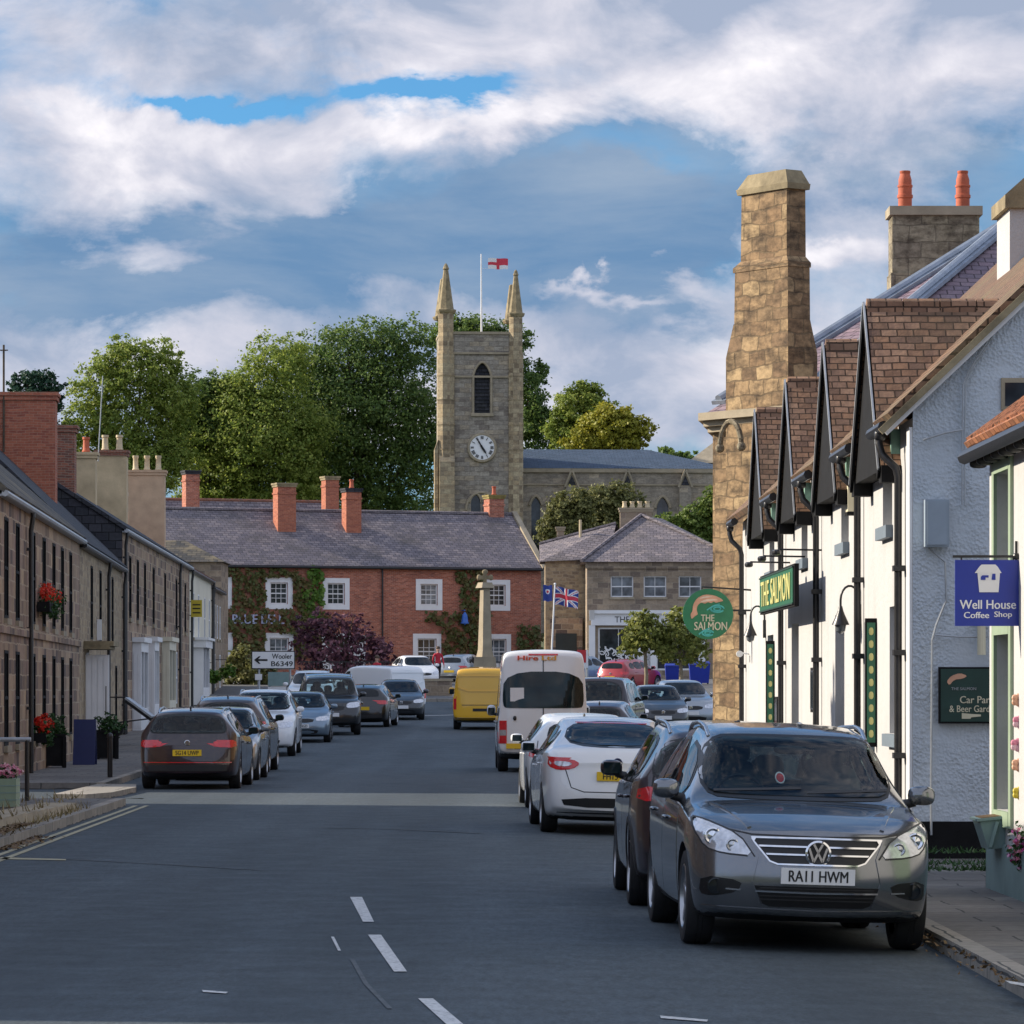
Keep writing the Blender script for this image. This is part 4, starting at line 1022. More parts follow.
# ------------------------------------------------------------------ hipped stone shop on the market place
Dh = 205; hs0 = at(587, 690, Dh); sz = ground(Dh)
shp = thing('stone_shop', 'stone corner shop with a hipped slate roof and white shop front on the market place', 'shop', (hs0.x, Dh, sz))
SE = at(0, 562, Dh).z - sz; W = at(742, 0, Dh).x - hs0.x; DP = 11.0
sops = []
def spx(px): return at(px, 0, Dh).x - hs0.x
for px in (622, 655, 690): c = spx(px); sops.append((c - .58, c + .58, at(0, 597, Dh).z - sz, at(0, 576, Dh).z - sz))
sops.append((spx(598), spx(639), .55, 2.75)); sops.append((spx(645), spx(652), .1, 2.7)); sops.append((spx(656), spx(700), .55, 2.75))
mb = MB(); wall_front(mb, 0, W, -1, SE, sops, 0, .18)
mb.poly([(0, 0, -1), (0, DP, -1), (0, DP, SE), (0, 0, SE)]); mb.poly([(W, 0, -1), (W, DP, -1), (W, DP, SE), (W, 0, SE)]); mb.poly([(0, DP, -1), (W, DP, -1), (W, DP, SE), (0, DP, SE)])
mb.box(-.08, W + .08, -.10, -.003, SE - .34, SE - .02)
mb.build('wall', M['stone_shop'], shp)
for i, o in enumerate(sops):
    if i < 3: window(shp, *o, .12, (2, 2), sill=M['stone_trim'], gm=M['pane_pale'])
    elif i != 4: window(shp, *o, .1, (2, 1), sill=None, sash=False, gm=M['pane'], fw=.09)
    else: door(shp, *o, .1, M['white_paint'], M['white_paint'], .4)
sf = MB(); xa, xb = spx(591), spx(706)
sf.box(xa, xb, -.22, -.004, 2.85, 3.45); sf.box(xa - .1, xb + .1, -.38, -.004, 3.45, 3.62)
for px in (592, 641, 653.5, 702): c = spx(px); sf.box(c - .16, c + .16, -.2, -.004, 0, 2.85)
sf.prism([(-.55, 3.62), (-.2, 3.62), (-.2, 3.1)], 'x', xa - .1, xa + .16)
o = sf.build('shop_front', M['white_paint'], shp)
text_obj('THE', .75, .3, Matrix.Translation((spx(622), -.224, 3.15)) @ Matrix.Rotation(R(90), 4, 'X'), M['letter_black'], o, extrude=.01)
# pale window decoration behind the big pane: snow-like scrollwork stickers
sk = MB(); rs = random.Random(3)
for i in range(46):
    px_ = lerp(spx(600), spx(637), rs.random()); zz_ = lerp(.75, 1.75, rs.random())
    t0 = rs.random() * 6.28; sk.tube([(px_ + .16 * math.cos(t0 + a * .7), .075, zz_ + .16 * math.sin(t0 + a * .7)) for a in range(5)], .032, 5)
sk.build('window_decoration', M['sign_white'], shp)
apx = Vector((at(641, 0, 209.5).x - hs0.x, 4.6, at(0, 516, 209.5).z - sz))
mb = MB(); ov = .3
c0, c1, c2, c3 = Vector((-ov, -ov, SE)), Vector((W + ov, -ov, SE)), Vector((W + ov, DP + ov, SE)), Vector((-ov, DP + ov, SE))
ap2 = Vector((apx.x + 1.2, DP - 3.6, apx.z))
mb.poly([c0, c1, apx]); mb.poly([c1, c2, ap2, apx]); mb.poly([c2, c3, ap2]); mb.poly([c3, c0, apx, ap2]); mb.poly([tuple(Vector(c) - Vector((0, 0, .006))) for c in (c0, c1, c2, c3)])
for c in (c0, c1): mb.tube([c + Vector((0, 0, .06)), apx + Vector((0, 0, .06))], .10, 6)
mb.build('roof', M['slate'], shp)
# lower wing running back to the left with its own slate slope
wl = MB(); x0w = at(545, 0, 212).x - hs0.x; wz = at(0, 562, 212).z - sz; wrz = at(0, 546, 215).z - sz
wl.box(x0w, -.01, 5.0, 10.5, -1, wz); wl.build('wing_wall', M['stone_rubble'], shp)
wr = MB(); top = Vector((spx(620), 7.6, at(0, 524, 213).z - sz))
wr.poly([(x0w - .3, 4.7, wz - .05), (1.2, 4.7, wz + .1), (top.x, 7.6, top.z), (x0w - .3, 7.6, wrz)]); wr.poly([(x0w - .3, 10.8, wz), (3, 10.8, wz + .1), (top.x, 7.6, top.z), (x0w - .3, 7.6, wrz)])
wr.poly([(x0w - .28, 4.7, wz - .05), (x0w - .28, 10.8, wz - .05), (x0w - .28, 7.6, wrz)]); wr.tube([(x0w - .3, 7.6, wrz + .03), (top.x, 7.6, top.z + .03)], .10, 6)
wr.build('wing_roof', M['slate'], shp)
dd = MB(); dd.box(-1.85, -.15, 4.55, 4.99, .0, 3.3); dd.build('porch', M['stone_dark'], shp)
dd = MB(); dd.box(-1.55, -.45, 4.50, 4.546, .1, 2.5); dd.build('door', M['dark_door'], shp)
for (px0, px1, yt, D_, nm) in ((620, 652, 508, 213, 4), (557, 564, 527, 214, 0)):
    a, b = at(px0, yt, D_), at(px1, yt, D_)
    o = chimney(shp, (a.x + b.x) / 2 - hs0.x, D_ - Dh, b.x - a.x, .8, a.z - sz - 2.6, a.z - sz, M['stone_shop'], M['stone_trim'], nm, M['cream_pot'], .35, 'plain'); o['label'] = 'stone chimney with a row of four pale pots' if nm else 'small stone stack'
vp = MB(); c = at(580, 545, 213); vp.tube([(c.x - hs0.x, 7, c.z - sz), (c.x - hs0.x, 7, c.z - sz + 1.3)], .07, 8); vp.build('vent_pipe', M['cream_pot'], shp)

# ------------------------------------------------------------------ parish church on the rise
Dt = 285; ch0 = at(440, 690, Dt); cz = ground(Dt) - .4
ch = thing('church', 'stone parish church with a square clock tower and pinnacles above the roofs', 'church', (ch0.x, Dt, cz), R(3.4))
def cpx(px, D=Dt): return at(px, 0, D).x - ch0.x
def cpz(py, D=Dt): return at(0, py, D).z - cz
TW = cpx(522)
tops = [(cpx(474.5), cpx(490), cpz(413), cpz(363), True), (cpx(471), cpx(480.5), -.5 + cpz(560), cpz(494), True), (cpx(482.5), cpx(492), cpz(560) - .5, cpz(494), True)]
mb = MB(); wall_front(mb, 0, TW, -1, cpz(334), tops, 0, .3)
mb.poly([(0, 0, -1), (0, TW, -1), (0, TW, cpz(334)), (0, 0, cpz(334))]); mb.poly([(TW, 0, -1), (TW, TW, -1), (TW, TW, cpz(334)), (TW, 0, cpz(334))]); mb.poly([(0, TW, -1), (TW, TW, -1), (TW, TW, cpz(334)), (0, TW, cpz(334))])
mb.poly([(0, 0, cpz(337)), (TW, 0, cpz(337)), (TW, TW, cpz(337)), (0, TW, cpz(337))])
tw = mb.build('tower', M['stone_tower'], ch)
sb = MB()
for py in (353, 376.5): sb.box(-.10, TW + .10, -.12, -.004, cpz(py) - .07, cpz(py) + .07)
sb.box(-.05, TW + .05, -.10, TW + .1, cpz(334), cpz(331.5))
sb.build('string_course', M['stone_trim'], tw)
for o in tops:
    p = MB(); p.box(o[0] - .05, o[1] + .05, .24, .28, o[2], o[3]); 
    for z in [o[2] + .25 * i for i in range(1, int((o[3] - o[2]) / .25))]: 
        if o is tops[0]: p.box(o[0], o[1], .17, .235, z - .05, z + .04)
    w_ = p.build('window', M['slate_dark'] if o is tops[0] else M['pane'], tw)
    hm = MB(); w = (o[1] - o[0]) / 2 + .10; cx_ = (o[0] + o[1]) / 2; hg = w * 1.5; n = 9
    pts = [(cx_ + (i / n - 1) * w, -.05, o[3] + .08 - hg + hg * (1 - abs(i / n - 1) ** 1.7) ** .75) for i in range(2 * n + 1)]
    pts = [(pts[0][0], -.05, o[2])] + pts + [(pts[-1][0], -.05, o[2])] if o is tops[0] else pts
    hm.tube(pts, .09, 6); 
    if o is tops[0]: hm.box(cx_ - w - .15, cx_ + w + .15, -.15, -.004, o[2] - .22, o[2])
    hm.build('hood_mould', M['stone_trim'], w_)
hm = MB(); cx_ = cpx(481.5); w = (cpx(497) - cpx(466)) / 2; z0 = cpz(510); 
hm.tube([(cx_ + w * math.cos(math.pi * i / 16), -.06, z0 + w * 1.15 * math.sin(math.pi * i / 16)) for i in range(17)], .10, 6); hm.build('hood_mould', M['stone_trim'], tw)
# corner buttresses and pinnacles
for (xa, xb, yt, ypin, ytip) in ((-.15, cpx(454), 311, 311, 263), (cpx(509), cpx(523), 314, 314, 269)):
    b_ = MB()
    def octo(r, z0, z1): b_.prism([((xa + xb) / 2 + r * math.cos(math.pi / 8 + i * math.pi / 4), .08 + r * math.sin(math.pi / 8 + i * math.pi / 4)) for i in range(8)], 'z', z0, z1)
    octo((xb - xa) * .56, -1, cpz(353)); octo((xb - xa) * .50, cpz(353), cpz(yt))
    for py_ in (376, 400, 425, 450): octo((xb - xa) * .60, cpz(py_), cpz(py_ - 1.2))
    if xa < 1:
        b_.box(xa - .25, xa - .004, -.3, .8, -1, cpz(450)); b_.prism([(xa - .25, cpz(450)), (xa - .004, cpz(450)), (xa - .004, cpz(440))], 'y', -.3, .8)
        b_.box(xa + .1, xb + .02, -.75, -.424, -1, cpz(462)); b_.prism([(-.75, cpz(462)), (-.424, cpz(462)), (-.424, cpz(456))], 'x', xa + .1, xb + .02)
    b_.build('buttress', M['stone_turret'], tw)
    pn = MB(); cx_ = (xa + xb) / 2; cy = .08; zb, zt = cpz(yt), cpz(ytip); r = (xb - xa) / 2
    pn.lathe([(r * 1.12, zb - .16), (r * 1.28, zb), (r * 1.28, zb + .10), (r * .98, zb + .14), (r * .30, zb + (zt - zb) * .86), (r * .42, zb + (zt - zb) * .88), (r * .3, zb + (zt - zb) * .92), (.12, zt - .12), (.02, zt)], 8, 'z', (cx_, cy, 0))
    pn.build('pinnacle', M['stone_mossy'], tw)
    pn = MB(); pn.lathe([(r * 1.12, zb - .16), (r * 1.28, zb), (r * 1.28, zb + .10), (r * .98, zb + .14), (r * .30, zb + (zt - zb) * .82), (.02, zt - .5)], 8, 'z', (cx_ + .0, TW - .3, 0)); pn.build('pinnacle', M['stone_mossy'], tw)
# clock
cc = Vector((cpx(482), -.13, cpz(447.5))); cr = (cpx(495) - cpx(469)) / 2
ck = MB(); ck.lathe([(cr * .96, -.10), (cr * .96, 0.0), (0.01, .0)], 32, 'y', (cc.x, cc.y + .02, cc.z)); clock = ck.build('clock', M['sign_white'], ch)
ck = MB(); prof = [(cr * .93, -.06), (cr * .97, -.12), (cr * 1.12, -.10), (cr * 1.16, .0), (cr * 1.16, .12), (cr * .93, .12)]; ck.lathe([(r, h) for r, h in prof], 32, 'y', tuple(cc), 0, True); ck.build('clock_rim', M['stone_trim'], clock, smooth=40)
nm = MB()
for i, s_ in enumerate(('XII', 'I', 'II', 'III', 'IIII', 'V', 'VI', 'VII', 'VIII', 'IX', 'X', 'XI')):
    a = -i * math.pi / 6
    nb = min(len(s_), 4); 
    Mx = Matrix.Translation((cc.x, cc.y - .105, cc.z)) @ Matrix.Rotation(-a, 4, 'Y')
    for j in range(nb): nm.box((j - (nb - 1) / 2) * .075 - .022, (j - (nb - 1) / 2) * .075 + .022, -.02, .0, cr * .64, cr * .88, 0, Mx)
nm.build('numerals', M['letter_black'], clock)
for ang, ln, wd, nm_ in ((R(-30), .80, .05, 'minute_hand'), (R(147), .62, .075, 'hour_hand')):
    hb = MB(); Mx = Matrix.Translation((cc.x, cc.y - .14, cc.z)) @ Matrix.Rotation(ang, 4, 'Y'); hb.add([(-wd, 0, -.18), (wd, 0, -.18), (wd * 1.1, 0, cr * ln * .6), (0, 0, cr * ln), (-wd * 1.1, 0, cr * ln * .6), (-wd, -.02, -.18), (wd, -.02, -.18), (wd * 1.1, -.02, cr * ln * .6), (0, -.02, cr * ln), (-wd * 1.1, -.02, cr * ln * .6)],
        [(0, 1, 2, 3, 4), (5, 6, 7, 8, 9), (0, 1, 6, 5), (1, 2, 7, 6), (2, 3, 8, 7), (3, 4, 9, 8), (4, 0, 5, 9)], 0, Mx); hb.build(nm_, M['letter_black'], clock)
# nave
Dn = 288; ny = 3.0; nx0, nx1 = TW + .01, cpx(735, Dn)
def npz(py): return at(0, py, Dn).z - cz
nops = []
for px in (545, 556): pass
for (px0, px1, yb, yt) in ((534, 543, 560, 497), (550, 559, 530, 498), (583, 592, 530, 498), (660, 672, 516, 497), (700, 714, 530, 497)):
    nops.append((cpx(px0, Dn), cpx(px1, Dn), npz(yb), npz(yt), True))
mb = MB(); wall_front(mb, nx0, nx1, -1, npz(470), nops, ny, .3); mb.poly([(nx1, ny, -1), (nx1, ny + 10, -1), (nx1, ny + 10, npz(470)), (nx1, ny, npz(470))])
nv = mb.build('nave', M['stone_church'], ch)
sb = MB(); sb.box(nx0, nx1, ny - .18, ny - .004, npz(472), npz(468)); sb.box(nx0, nx1, ny - .1, ny - .004, npz(485), npz(483.5)); sb.build('string_course', M['stone_trim'], nv)
for o in nops:
    p = MB(); p.box(o[0] - .05, o[1] + .05, ny + .22, ny + .26, o[2], o[3]); w_ = p.build('window', M['pane'], nv)
    hm = MB(); w = (o[1] - o[0]) / 2 + .13; cx_ = (o[0] + o[1]) / 2; hg = w * 1.5; n = 9
    hm.tube([(cx_ + (i / n - 1) * w, ny - .05, o[3] + .1 - hg + hg * (1 - abs(i / n - 1) ** 1.7) ** .75) for i in range(2 * n + 1)], .12, 6); hm.build('hood_mould', M['stone_trim'], w_)
mb = MB(); zr = at(0, 449, 293).z - cz; xe = cpx(655, 293); ze = npz(468)
mb.poly([(nx0, ny - .2, ze), (nx1 + .2, ny - .2, ze), (xe, ny + 5, zr), (nx0, ny + 5, zr)]); mb.poly([(nx1 + .2, ny - .2, ze), (nx1 + .2, ny + 10.2, ze), (xe, ny + 5, zr)]); mb.poly([(nx0, ny + 10.2, ze), (nx1 + .2, ny + 10.2, ze), (xe, ny + 5, zr), (nx0, ny + 5, zr)])
mb.build('roof', M['slate_blue'], ch)
for px in (518, 574, 630, 688):
    b_ = MB(); c = cpx(px, Dn); b_.box(c - .42, c + .42, ny - .6, ny - .004, -1, npz(486)); b_.prism([(c - .46, npz(486)), (c + .46, npz(486)), (c, npz(470))], 'y', ny - .6, ny - .004, 1); b_.prism([(c - .30, npz(485)), (c + .30, npz(485)), (c, npz(475))], 'y', ny - .62, ny - .601, 2)
    b_.bar((c - .5, ny - .66, npz(487)), (c, ny - .66, npz(469)), .16, .12, 1); b_.bar((c + .5, ny - .66, npz(487)), (c, ny - .66, npz(469)), .16, .12, 1)
    b_.build('buttress', [M['stone_church'], M['stone_trim'], M['slate_dark']], nv)
# house gable glimpsed beyond the church
fg = thing('stone_house', 'pale stone house gable just showing beyond the right end of the church', 'house', (at(690, 0, 320).x, 320, ground(320)))
mb = MB(); zz1 = at(0, 463, 320).z - ground(320); zz2 = at(0, 448, 323).z - ground(320); xw = at(760, 0, 320).x - at(690, 0, 320).x
mb.box(0, xw, 0, 7, -1, zz1); mb.build('wall', M['stone_trim'], fg)
mb = MB(); mb.poly([(-.3, -.3, zz1), (xw, -.3, zz1), (xw, 3.5, zz2 + .6), (2.2, 3.5, zz2 + .6)]); mb.poly([(-.3, -.3, zz1), (-.3, 7.3, zz1), (2.2, 3.5, zz2 + .6)]); mb.poly([(-.3, 7.3, zz1), (xw, 7.3, zz1), (xw, 3.5, zz2 + .6), (2.2, 3.5, zz2 + .6)]); mb.build('roof', M['stone_trim'], fg)
# ------------------------------------------------------------------ vehicles: lofted bodies with real wheel arches, conformal panels
def chaikin(p, n=2, closed=True):
    for _ in range(n):
        q = []
        for i in range(len(p)):
            a, b = p[i], p[(i + 1) % len(p)]
            q.append((a[0] * .78 + b[0] * .22, a[1] * .78 + b[1] * .22)); q.append((a[0] * .22 + b[0] * .78, a[1] * .22 + b[1] * .78))
        p = q
    return p
ARCH = {   # x: 0 nose .. 1 tail, z: share of height, w: share of half width
 'suv': dict(top=[(0, .575), (.03, .605), (.10, .638), (.25, .682), (.275, .70), (.42, .935), (.47, .972), (.60, .992), (.78, .978), (.90, .94), (.935, .90), (.975, .70), (.99, .62), (1, .56)],
    belt=[(0, .53), (.06, .575), (.26, .635), (.5, .640), (.8, .665), (.93, .68), (1, .53)], low=[(0, .165), (.06, .13), (.2, .12), (.85, .12), (.95, .16), (1, .20)],
    yw=[(0, .80), (.03, .90), (.08, .955), (.18, .99), (.5, 1), (.82, .99), (.93, .95), (.98, .89), (1, .82)], yr=[(.25, .80), (.42, .70), (.6, .715), (.85, .67), (.95, .65), (1, .68)],
    ws=(.715, .925, .80, .675), wb=(.28, .41), wins=[(.335, .435, .545), (.56, .56, .72), (.735, .735, .86)], rw=(.70, .89, .62, .54), axle=(.20, .79), wr=.205, rack=True),
 'family_suv': dict(top=[(0, .52), (.03, .548), (.10, .580), (.25, .628), (.275, .645), (.42, .90), (.47, .94), (.60, .965), (.78, .955), (.90, .92), (.935, .88), (.975, .68), (.99, .60), (1, .54)],
    belt=[(0, .485), (.06, .53), (.26, .595), (.5, .605), (.8, .63), (.93, .645), (1, .50)], low=[(0, .155), (.06, .125), (.2, .12), (.85, .12), (.95, .16), (1, .20)],
    yw=[(0, .82), (.03, .915), (.08, .965), (.18, .99), (.5, 1), (.82, .99), (.93, .95), (.98, .89), (1, .82)], yr=[(.25, .80), (.42, .70), (.6, .715), (.85, .67), (.95, .65), (1, .68)],
    ws=(.655, .888, .81, .685), wb=(.28, .41), wins=[(.335, .435, .545), (.56, .56, .72), (.735, .735, .86)], rw=(.67, .86, .62, .54), axle=(.20, .79), wr=.205, rack=True),
 'hatch': dict(top=[(0, .50), (.03, .54), (.10, .60), (.24, .67), (.265, .69), (.43, .945), (.48, .98), (.62, 1.0), (.80, .97), (.90, .92), (.93, .88), (.975, .70), (.99, .60), (1, .52)],
    belt=[(0, .46), (.06, .53), (.26, .63), (.5, .645), (.8, .68), (.93, .69), (1, .5)], low=[(0, .16), (.06, .12), (.2, .11), (.85, .11), (.95, .15), (1, .20)],
    yw=[(0, .78), (.03, .89), (.08, .95), (.18, .985), (.5, 1), (.82, .99), (.93, .95), (.98, .88), (1, .80)], yr=[(.25, .80), (.43, .68), (.6, .69), (.85, .64), (.95, .64), (1, .66)],
    ws=(.71, .93, .80, .66), wb=(.275, .42), wins=[(.335, .45, .56), (.575, .575, .74), (.75, .75, .86)], rw=(.715, .88, .64, .56), axle=(.20, .80), wr=.215, rack=False),
 'estate': dict(top=[(0, .49), (.03, .53), (.10, .59), (.25, .66), (.275, .68), (.42, .935), (.47, .97), (.60, .995), (.78, .98), (.91, .945), (.935, .90), (.975, .72), (.99, .62), (1, .55)],
    belt=[(0, .45), (.06, .52), (.26, .62), (.5, .64), (.8, .67), (.93, .69), (1, .52)], low=[(0, .16), (.06, .12), (.2, .11), (.85, .11), (.95, .15), (1, .20)],
    yw=[(0, .80), (.03, .90), (.08, .955), (.18, .99), (.5, 1), (.82, .99), (.93, .96), (.98, .91), (1, .84)], yr=[(.25, .80), (.42, .68), (.6, .69), (.85, .66), (.95, .66), (1, .68)],
    ws=(.70, .925, .80, .66), wb=(.285, .41), wins=[(.335, .435, .54), (.555, .555, .70), (.715, .715, .875)], rw=(.70, .905, .70, .58), axle=(.19, .78), wr=.215, rack=True),
 'saloon': dict(top=[(0, .49), (.03, .53), (.10, .59), (.25, .665), (.275, .685), (.42, .94), (.47, .975), (.56, 1.0), (.66, .98), (.76, .92), (.88, .775), (.955, .745), (.985, .70), (1, .62)],
    belt=[(0, .45), (.06, .52), (.26, .63), (.5, .65), (.8, .69), (.93, .69), (.98, .63), (1, .57)], low=[(0, .16), (.06, .12), (.2, .11), (.85, .11), (.95, .15), (1, .21)],
    yw=[(0, .80), (.03, .90), (.08, .955), (.18, .99), (.5, 1), (.82, .99), (.93, .95), (.98, .90), (1, .85)], yr=[(.25, .80), (.42, .67), (.6, .68), (.78, .63), (.88, .66), (.93, .72), (1, .75)],
    ws=(.70, .93, .80, .66), wb=(.285, .41), wins=[(.335, .435, .535), (.55, .55, .685), (.70, .70, .78)], rw=(.755, .93, .70, .56), axle=(.19, .785), wr=.225, rack=False),
 'boxsuv': dict(top=[(0, .53), (.03, .57), (.10, .60), (.22, .63), (.245, .645), (.335, .91), (.38, .945), (.5, .96), (.6, .985), (.85, .99), (.955, .97), (.97, .94), (.985, .60), (1, .50)],
    belt=[(0, .50), (.06, .54), (.26, .60), (.5, .60), (.8, .60), (.95, .60), (1, .47)], low=[(0, .20), (.06, .16), (.2, .15), (.85, .15), (.95, .18), (1, .22)],
    yw=[(0, .86), (.03, .94), (.08, .975), (.18, 1), (.5, 1), (.82, 1), (.93, .985), (.98, .95), (1, .90)], yr=[(.22, .84), (.36, .77), (.6, .78), (.9, .77), (1, .77)],
    ws=(.665, .90, .83, .75), wb=(.25, .33), wins=[(.30, .36, .48), (.495, .495, .68), (.695, .695, .93)], rw=(.61, .92, .74, .66), axle=(.19, .80), wr=.205, rack=True),
 'van': dict(top=[(0, .36), (.02, .40), (.08, .44), (.15, .475), (.17, .49), (.28, .86), (.33, .95), (.42, .99), (.6, 1.0), (.97, .995), (.988, .985), (.996, .965), (1, .95)],
    belt=[(0, .33), (.05, .38), (.16, .44), (.3, .455), (.6, .46), (.95, .46), (1, .46)], low=[(0, .12), (.05, .09), (.2, .09), (.85, .10), (.97, .13), (1, .16)],
    yw=[(0, .80), (.02, .90), (.07, .96), (.14, .99), (.3, 1), (.9, 1), (.985, .995), (1, .985)], yr=[(.15, .86), (.3, .86), (.6, .88), (.95, .88), (1, .88)],
    ws=(.51, .83, .84, .78), wb=(.18, .27), wins=[(.22, .285, .34)], rw=(.545, .80, .74, .70), axle=(.165, .77), wr=.125, rack=False),
 'midvan': dict(top=[(0, .42), (.02, .47), (.08, .53), (.17, .58), (.19, .595), (.30, .90), (.35, .96), (.45, .99), (.6, 1.0), (.95, .99), (.982, .975), (.994, .94), (1, .91)],
    belt=[(0, .39), (.05, .45), (.18, .53), (.3, .54), (.6, .545), (.95, .54), (1, .53)], low=[(0, .15), (.05, .11), (.2, .11), (.85, .11), (.97, .15), (1, .19)],
    yw=[(0, .80), (.02, .90), (.07, .96), (.14, .99), (.3, 1), (.9, 1), (.98, .995), (1, .98)], yr=[(.15, .86), (.3, .83), (.6, .85), (.95, .85), (1, .85)],
    ws=(.615, .90, .84, .76), wb=(.20, .29), wins=[(.24, .305, .385)], rw=None, axle=(.18, .78), wr=.17, rack=False),
}
class CarBody: pass
def car_body(arch, L, W, Hh, fx, rx, plan=.30):
    A = ARCH[arch]; hw = W / 2
    xs = sorted({x for k in ('top', 'belt', 'low', 'yw') for x, _ in A[k]} | {i / 26 for i in range(27)})
    xs2 = [xs[0]]
    for x in xs[1:]:
        if x - xs2[-1] > .011 or x in (1, 1.0): xs2.append(x)
    xs = xs2
    def sec(t):
        zt, zb, zl = interp(A['top'], t) * Hh, interp(A['belt'], t) * Hh, interp(A['low'], t) * Hh
        w = interp(A['yw'], t) * hw; zb = min(zb, zt - .05 * Hh)
        g = max(0, min(1, (zt - zb - .06 * Hh) / (.20 * Hh)))
        yb = w * .965; yr = lerp(yb * .93, interp(A['yr'], t) * hw, g)
        zr = lerp(zb + .55 * (zt - zb), zt - .048 * Hh, g)
        ht = zb - zl
        p = [(0, zt), (yr * .5, zt - .006 * Hh), (yr * lerp(.84, .92, g), zt - lerp(.25 * (zt - zb), .016 * Hh, g)), (yr, zr), (lerp(yr, yb, .16) + .006 * g, lerp(zr, zb, .16)),
             (lerp(yr, yb, .55) + .014 * g, lerp(zr, zb, .55)), (yb, zb), (w * .992, zb - .06 * ht), (w, zb - .38 * ht), (w * .985, zb - .66 * ht), (w * .965, zl + .10 * ht), (w * .90, zl), (0, zl)]
        return p
    def warp(x, y, z, t):
        ye = abs(y) / hw
        wf = max(0, 1 - t * L / .95) ** 2; wr_ = max(0, 1 - (1 - t) * L / .75) ** 2
        return x + wf * (interp(fx, z / Hh) + plan * ye ** 2.6) - wr_ * (interp(rx, z / Hh) + plan * (.25 if arch in ('van', 'midvan') else .62) * ye ** (6 if arch in ('van', 'midvan') else 2.8))
    bm = bmesh.new(); rings = []
    for t in xs:
        P = sec(t); full = [(y, z) for y, z in P] + [(-y, z) for y, z in P[-2:0:-1]]
        rings.append([bm.verts.new((warp(t * L, y, z, t), y, z)) for y, z in full])
    n = len(rings[0])
    for a, b in zip(rings, rings[1:]):
        for k in range(n): bm.faces.new((a[k], a[(k + 1) % n], b[(k + 1) % n], b[k]))
    m = 13
    for ring, t in ((rings[0], 0.0), (rings[-1], 1.0)):
        P = sec(t); fr = [-1, -.8, -.55, -.28, 0, .28, .55, .8, 1]
        rows = []
        for k in range(1, m - 1):
            row = []
            for f in fr:
                if f == 1: row.append(ring[k])
                elif f == -1: row.append(ring[(n - k) % n])
                else:
                    y, z = P[k][0] * f, P[k][1]; row.append(bm.verts.new((warp(t * L, y, z, t), y, z)))
            rows.append(row)
        for ra, rb in zip(rows, rows[1:]):
            for j in range(len(fr) - 1): bm.faces.new((ra[j], ra[j + 1], rb[j + 1], rb[j]))
        for row, tip in ((rows[0], ring[0]), (rows[-1], ring[m - 1])):
            for j in range(len(fr) - 1): bm.faces.new((row[j], row[j + 1], tip))
    bmesh.ops.recalc_face_normals(bm, faces=bm.faces)
    me = bpy.data.meshes.new('body'); bm.to_mesh(me); bm.free()
    o = bpy.data.objects.new('body', me); COL.objects.link(o)
    md = o.modifiers.new('s', 'SUBSURF'); md.levels = 2; md.render_levels = 2
    apply_mods(o)
    bm = bmesh.new(); bm.from_mesh(o.data)
    bvh = BVHTree.FromBMesh(bm)
    bm.normal_update()
    vn = None; bm.free()
    B = CarBody(); B.o = o; B.bvh = bvh; B.L, B.W, B.H = L, W, Hh; B.A = A
    return B
DIRS = {'front': (Vector((1, 0, 0)), lambda p: Vector((-3, p[0], p[1]))), 'rear': (Vector((-1, 0, 0)), lambda p: Vector((9, p[0], p[1]))),
        'left': (Vector((0, 1, 0)), lambda p: Vector((p[0], -4, p[1]))), 'right': (Vector((0, -1, 0)), lambda p: Vector((p[0], 4, p[1]))), 'top': (Vector((0, 0, -1)), lambda p: Vector((p[0], p[1], 6)))}
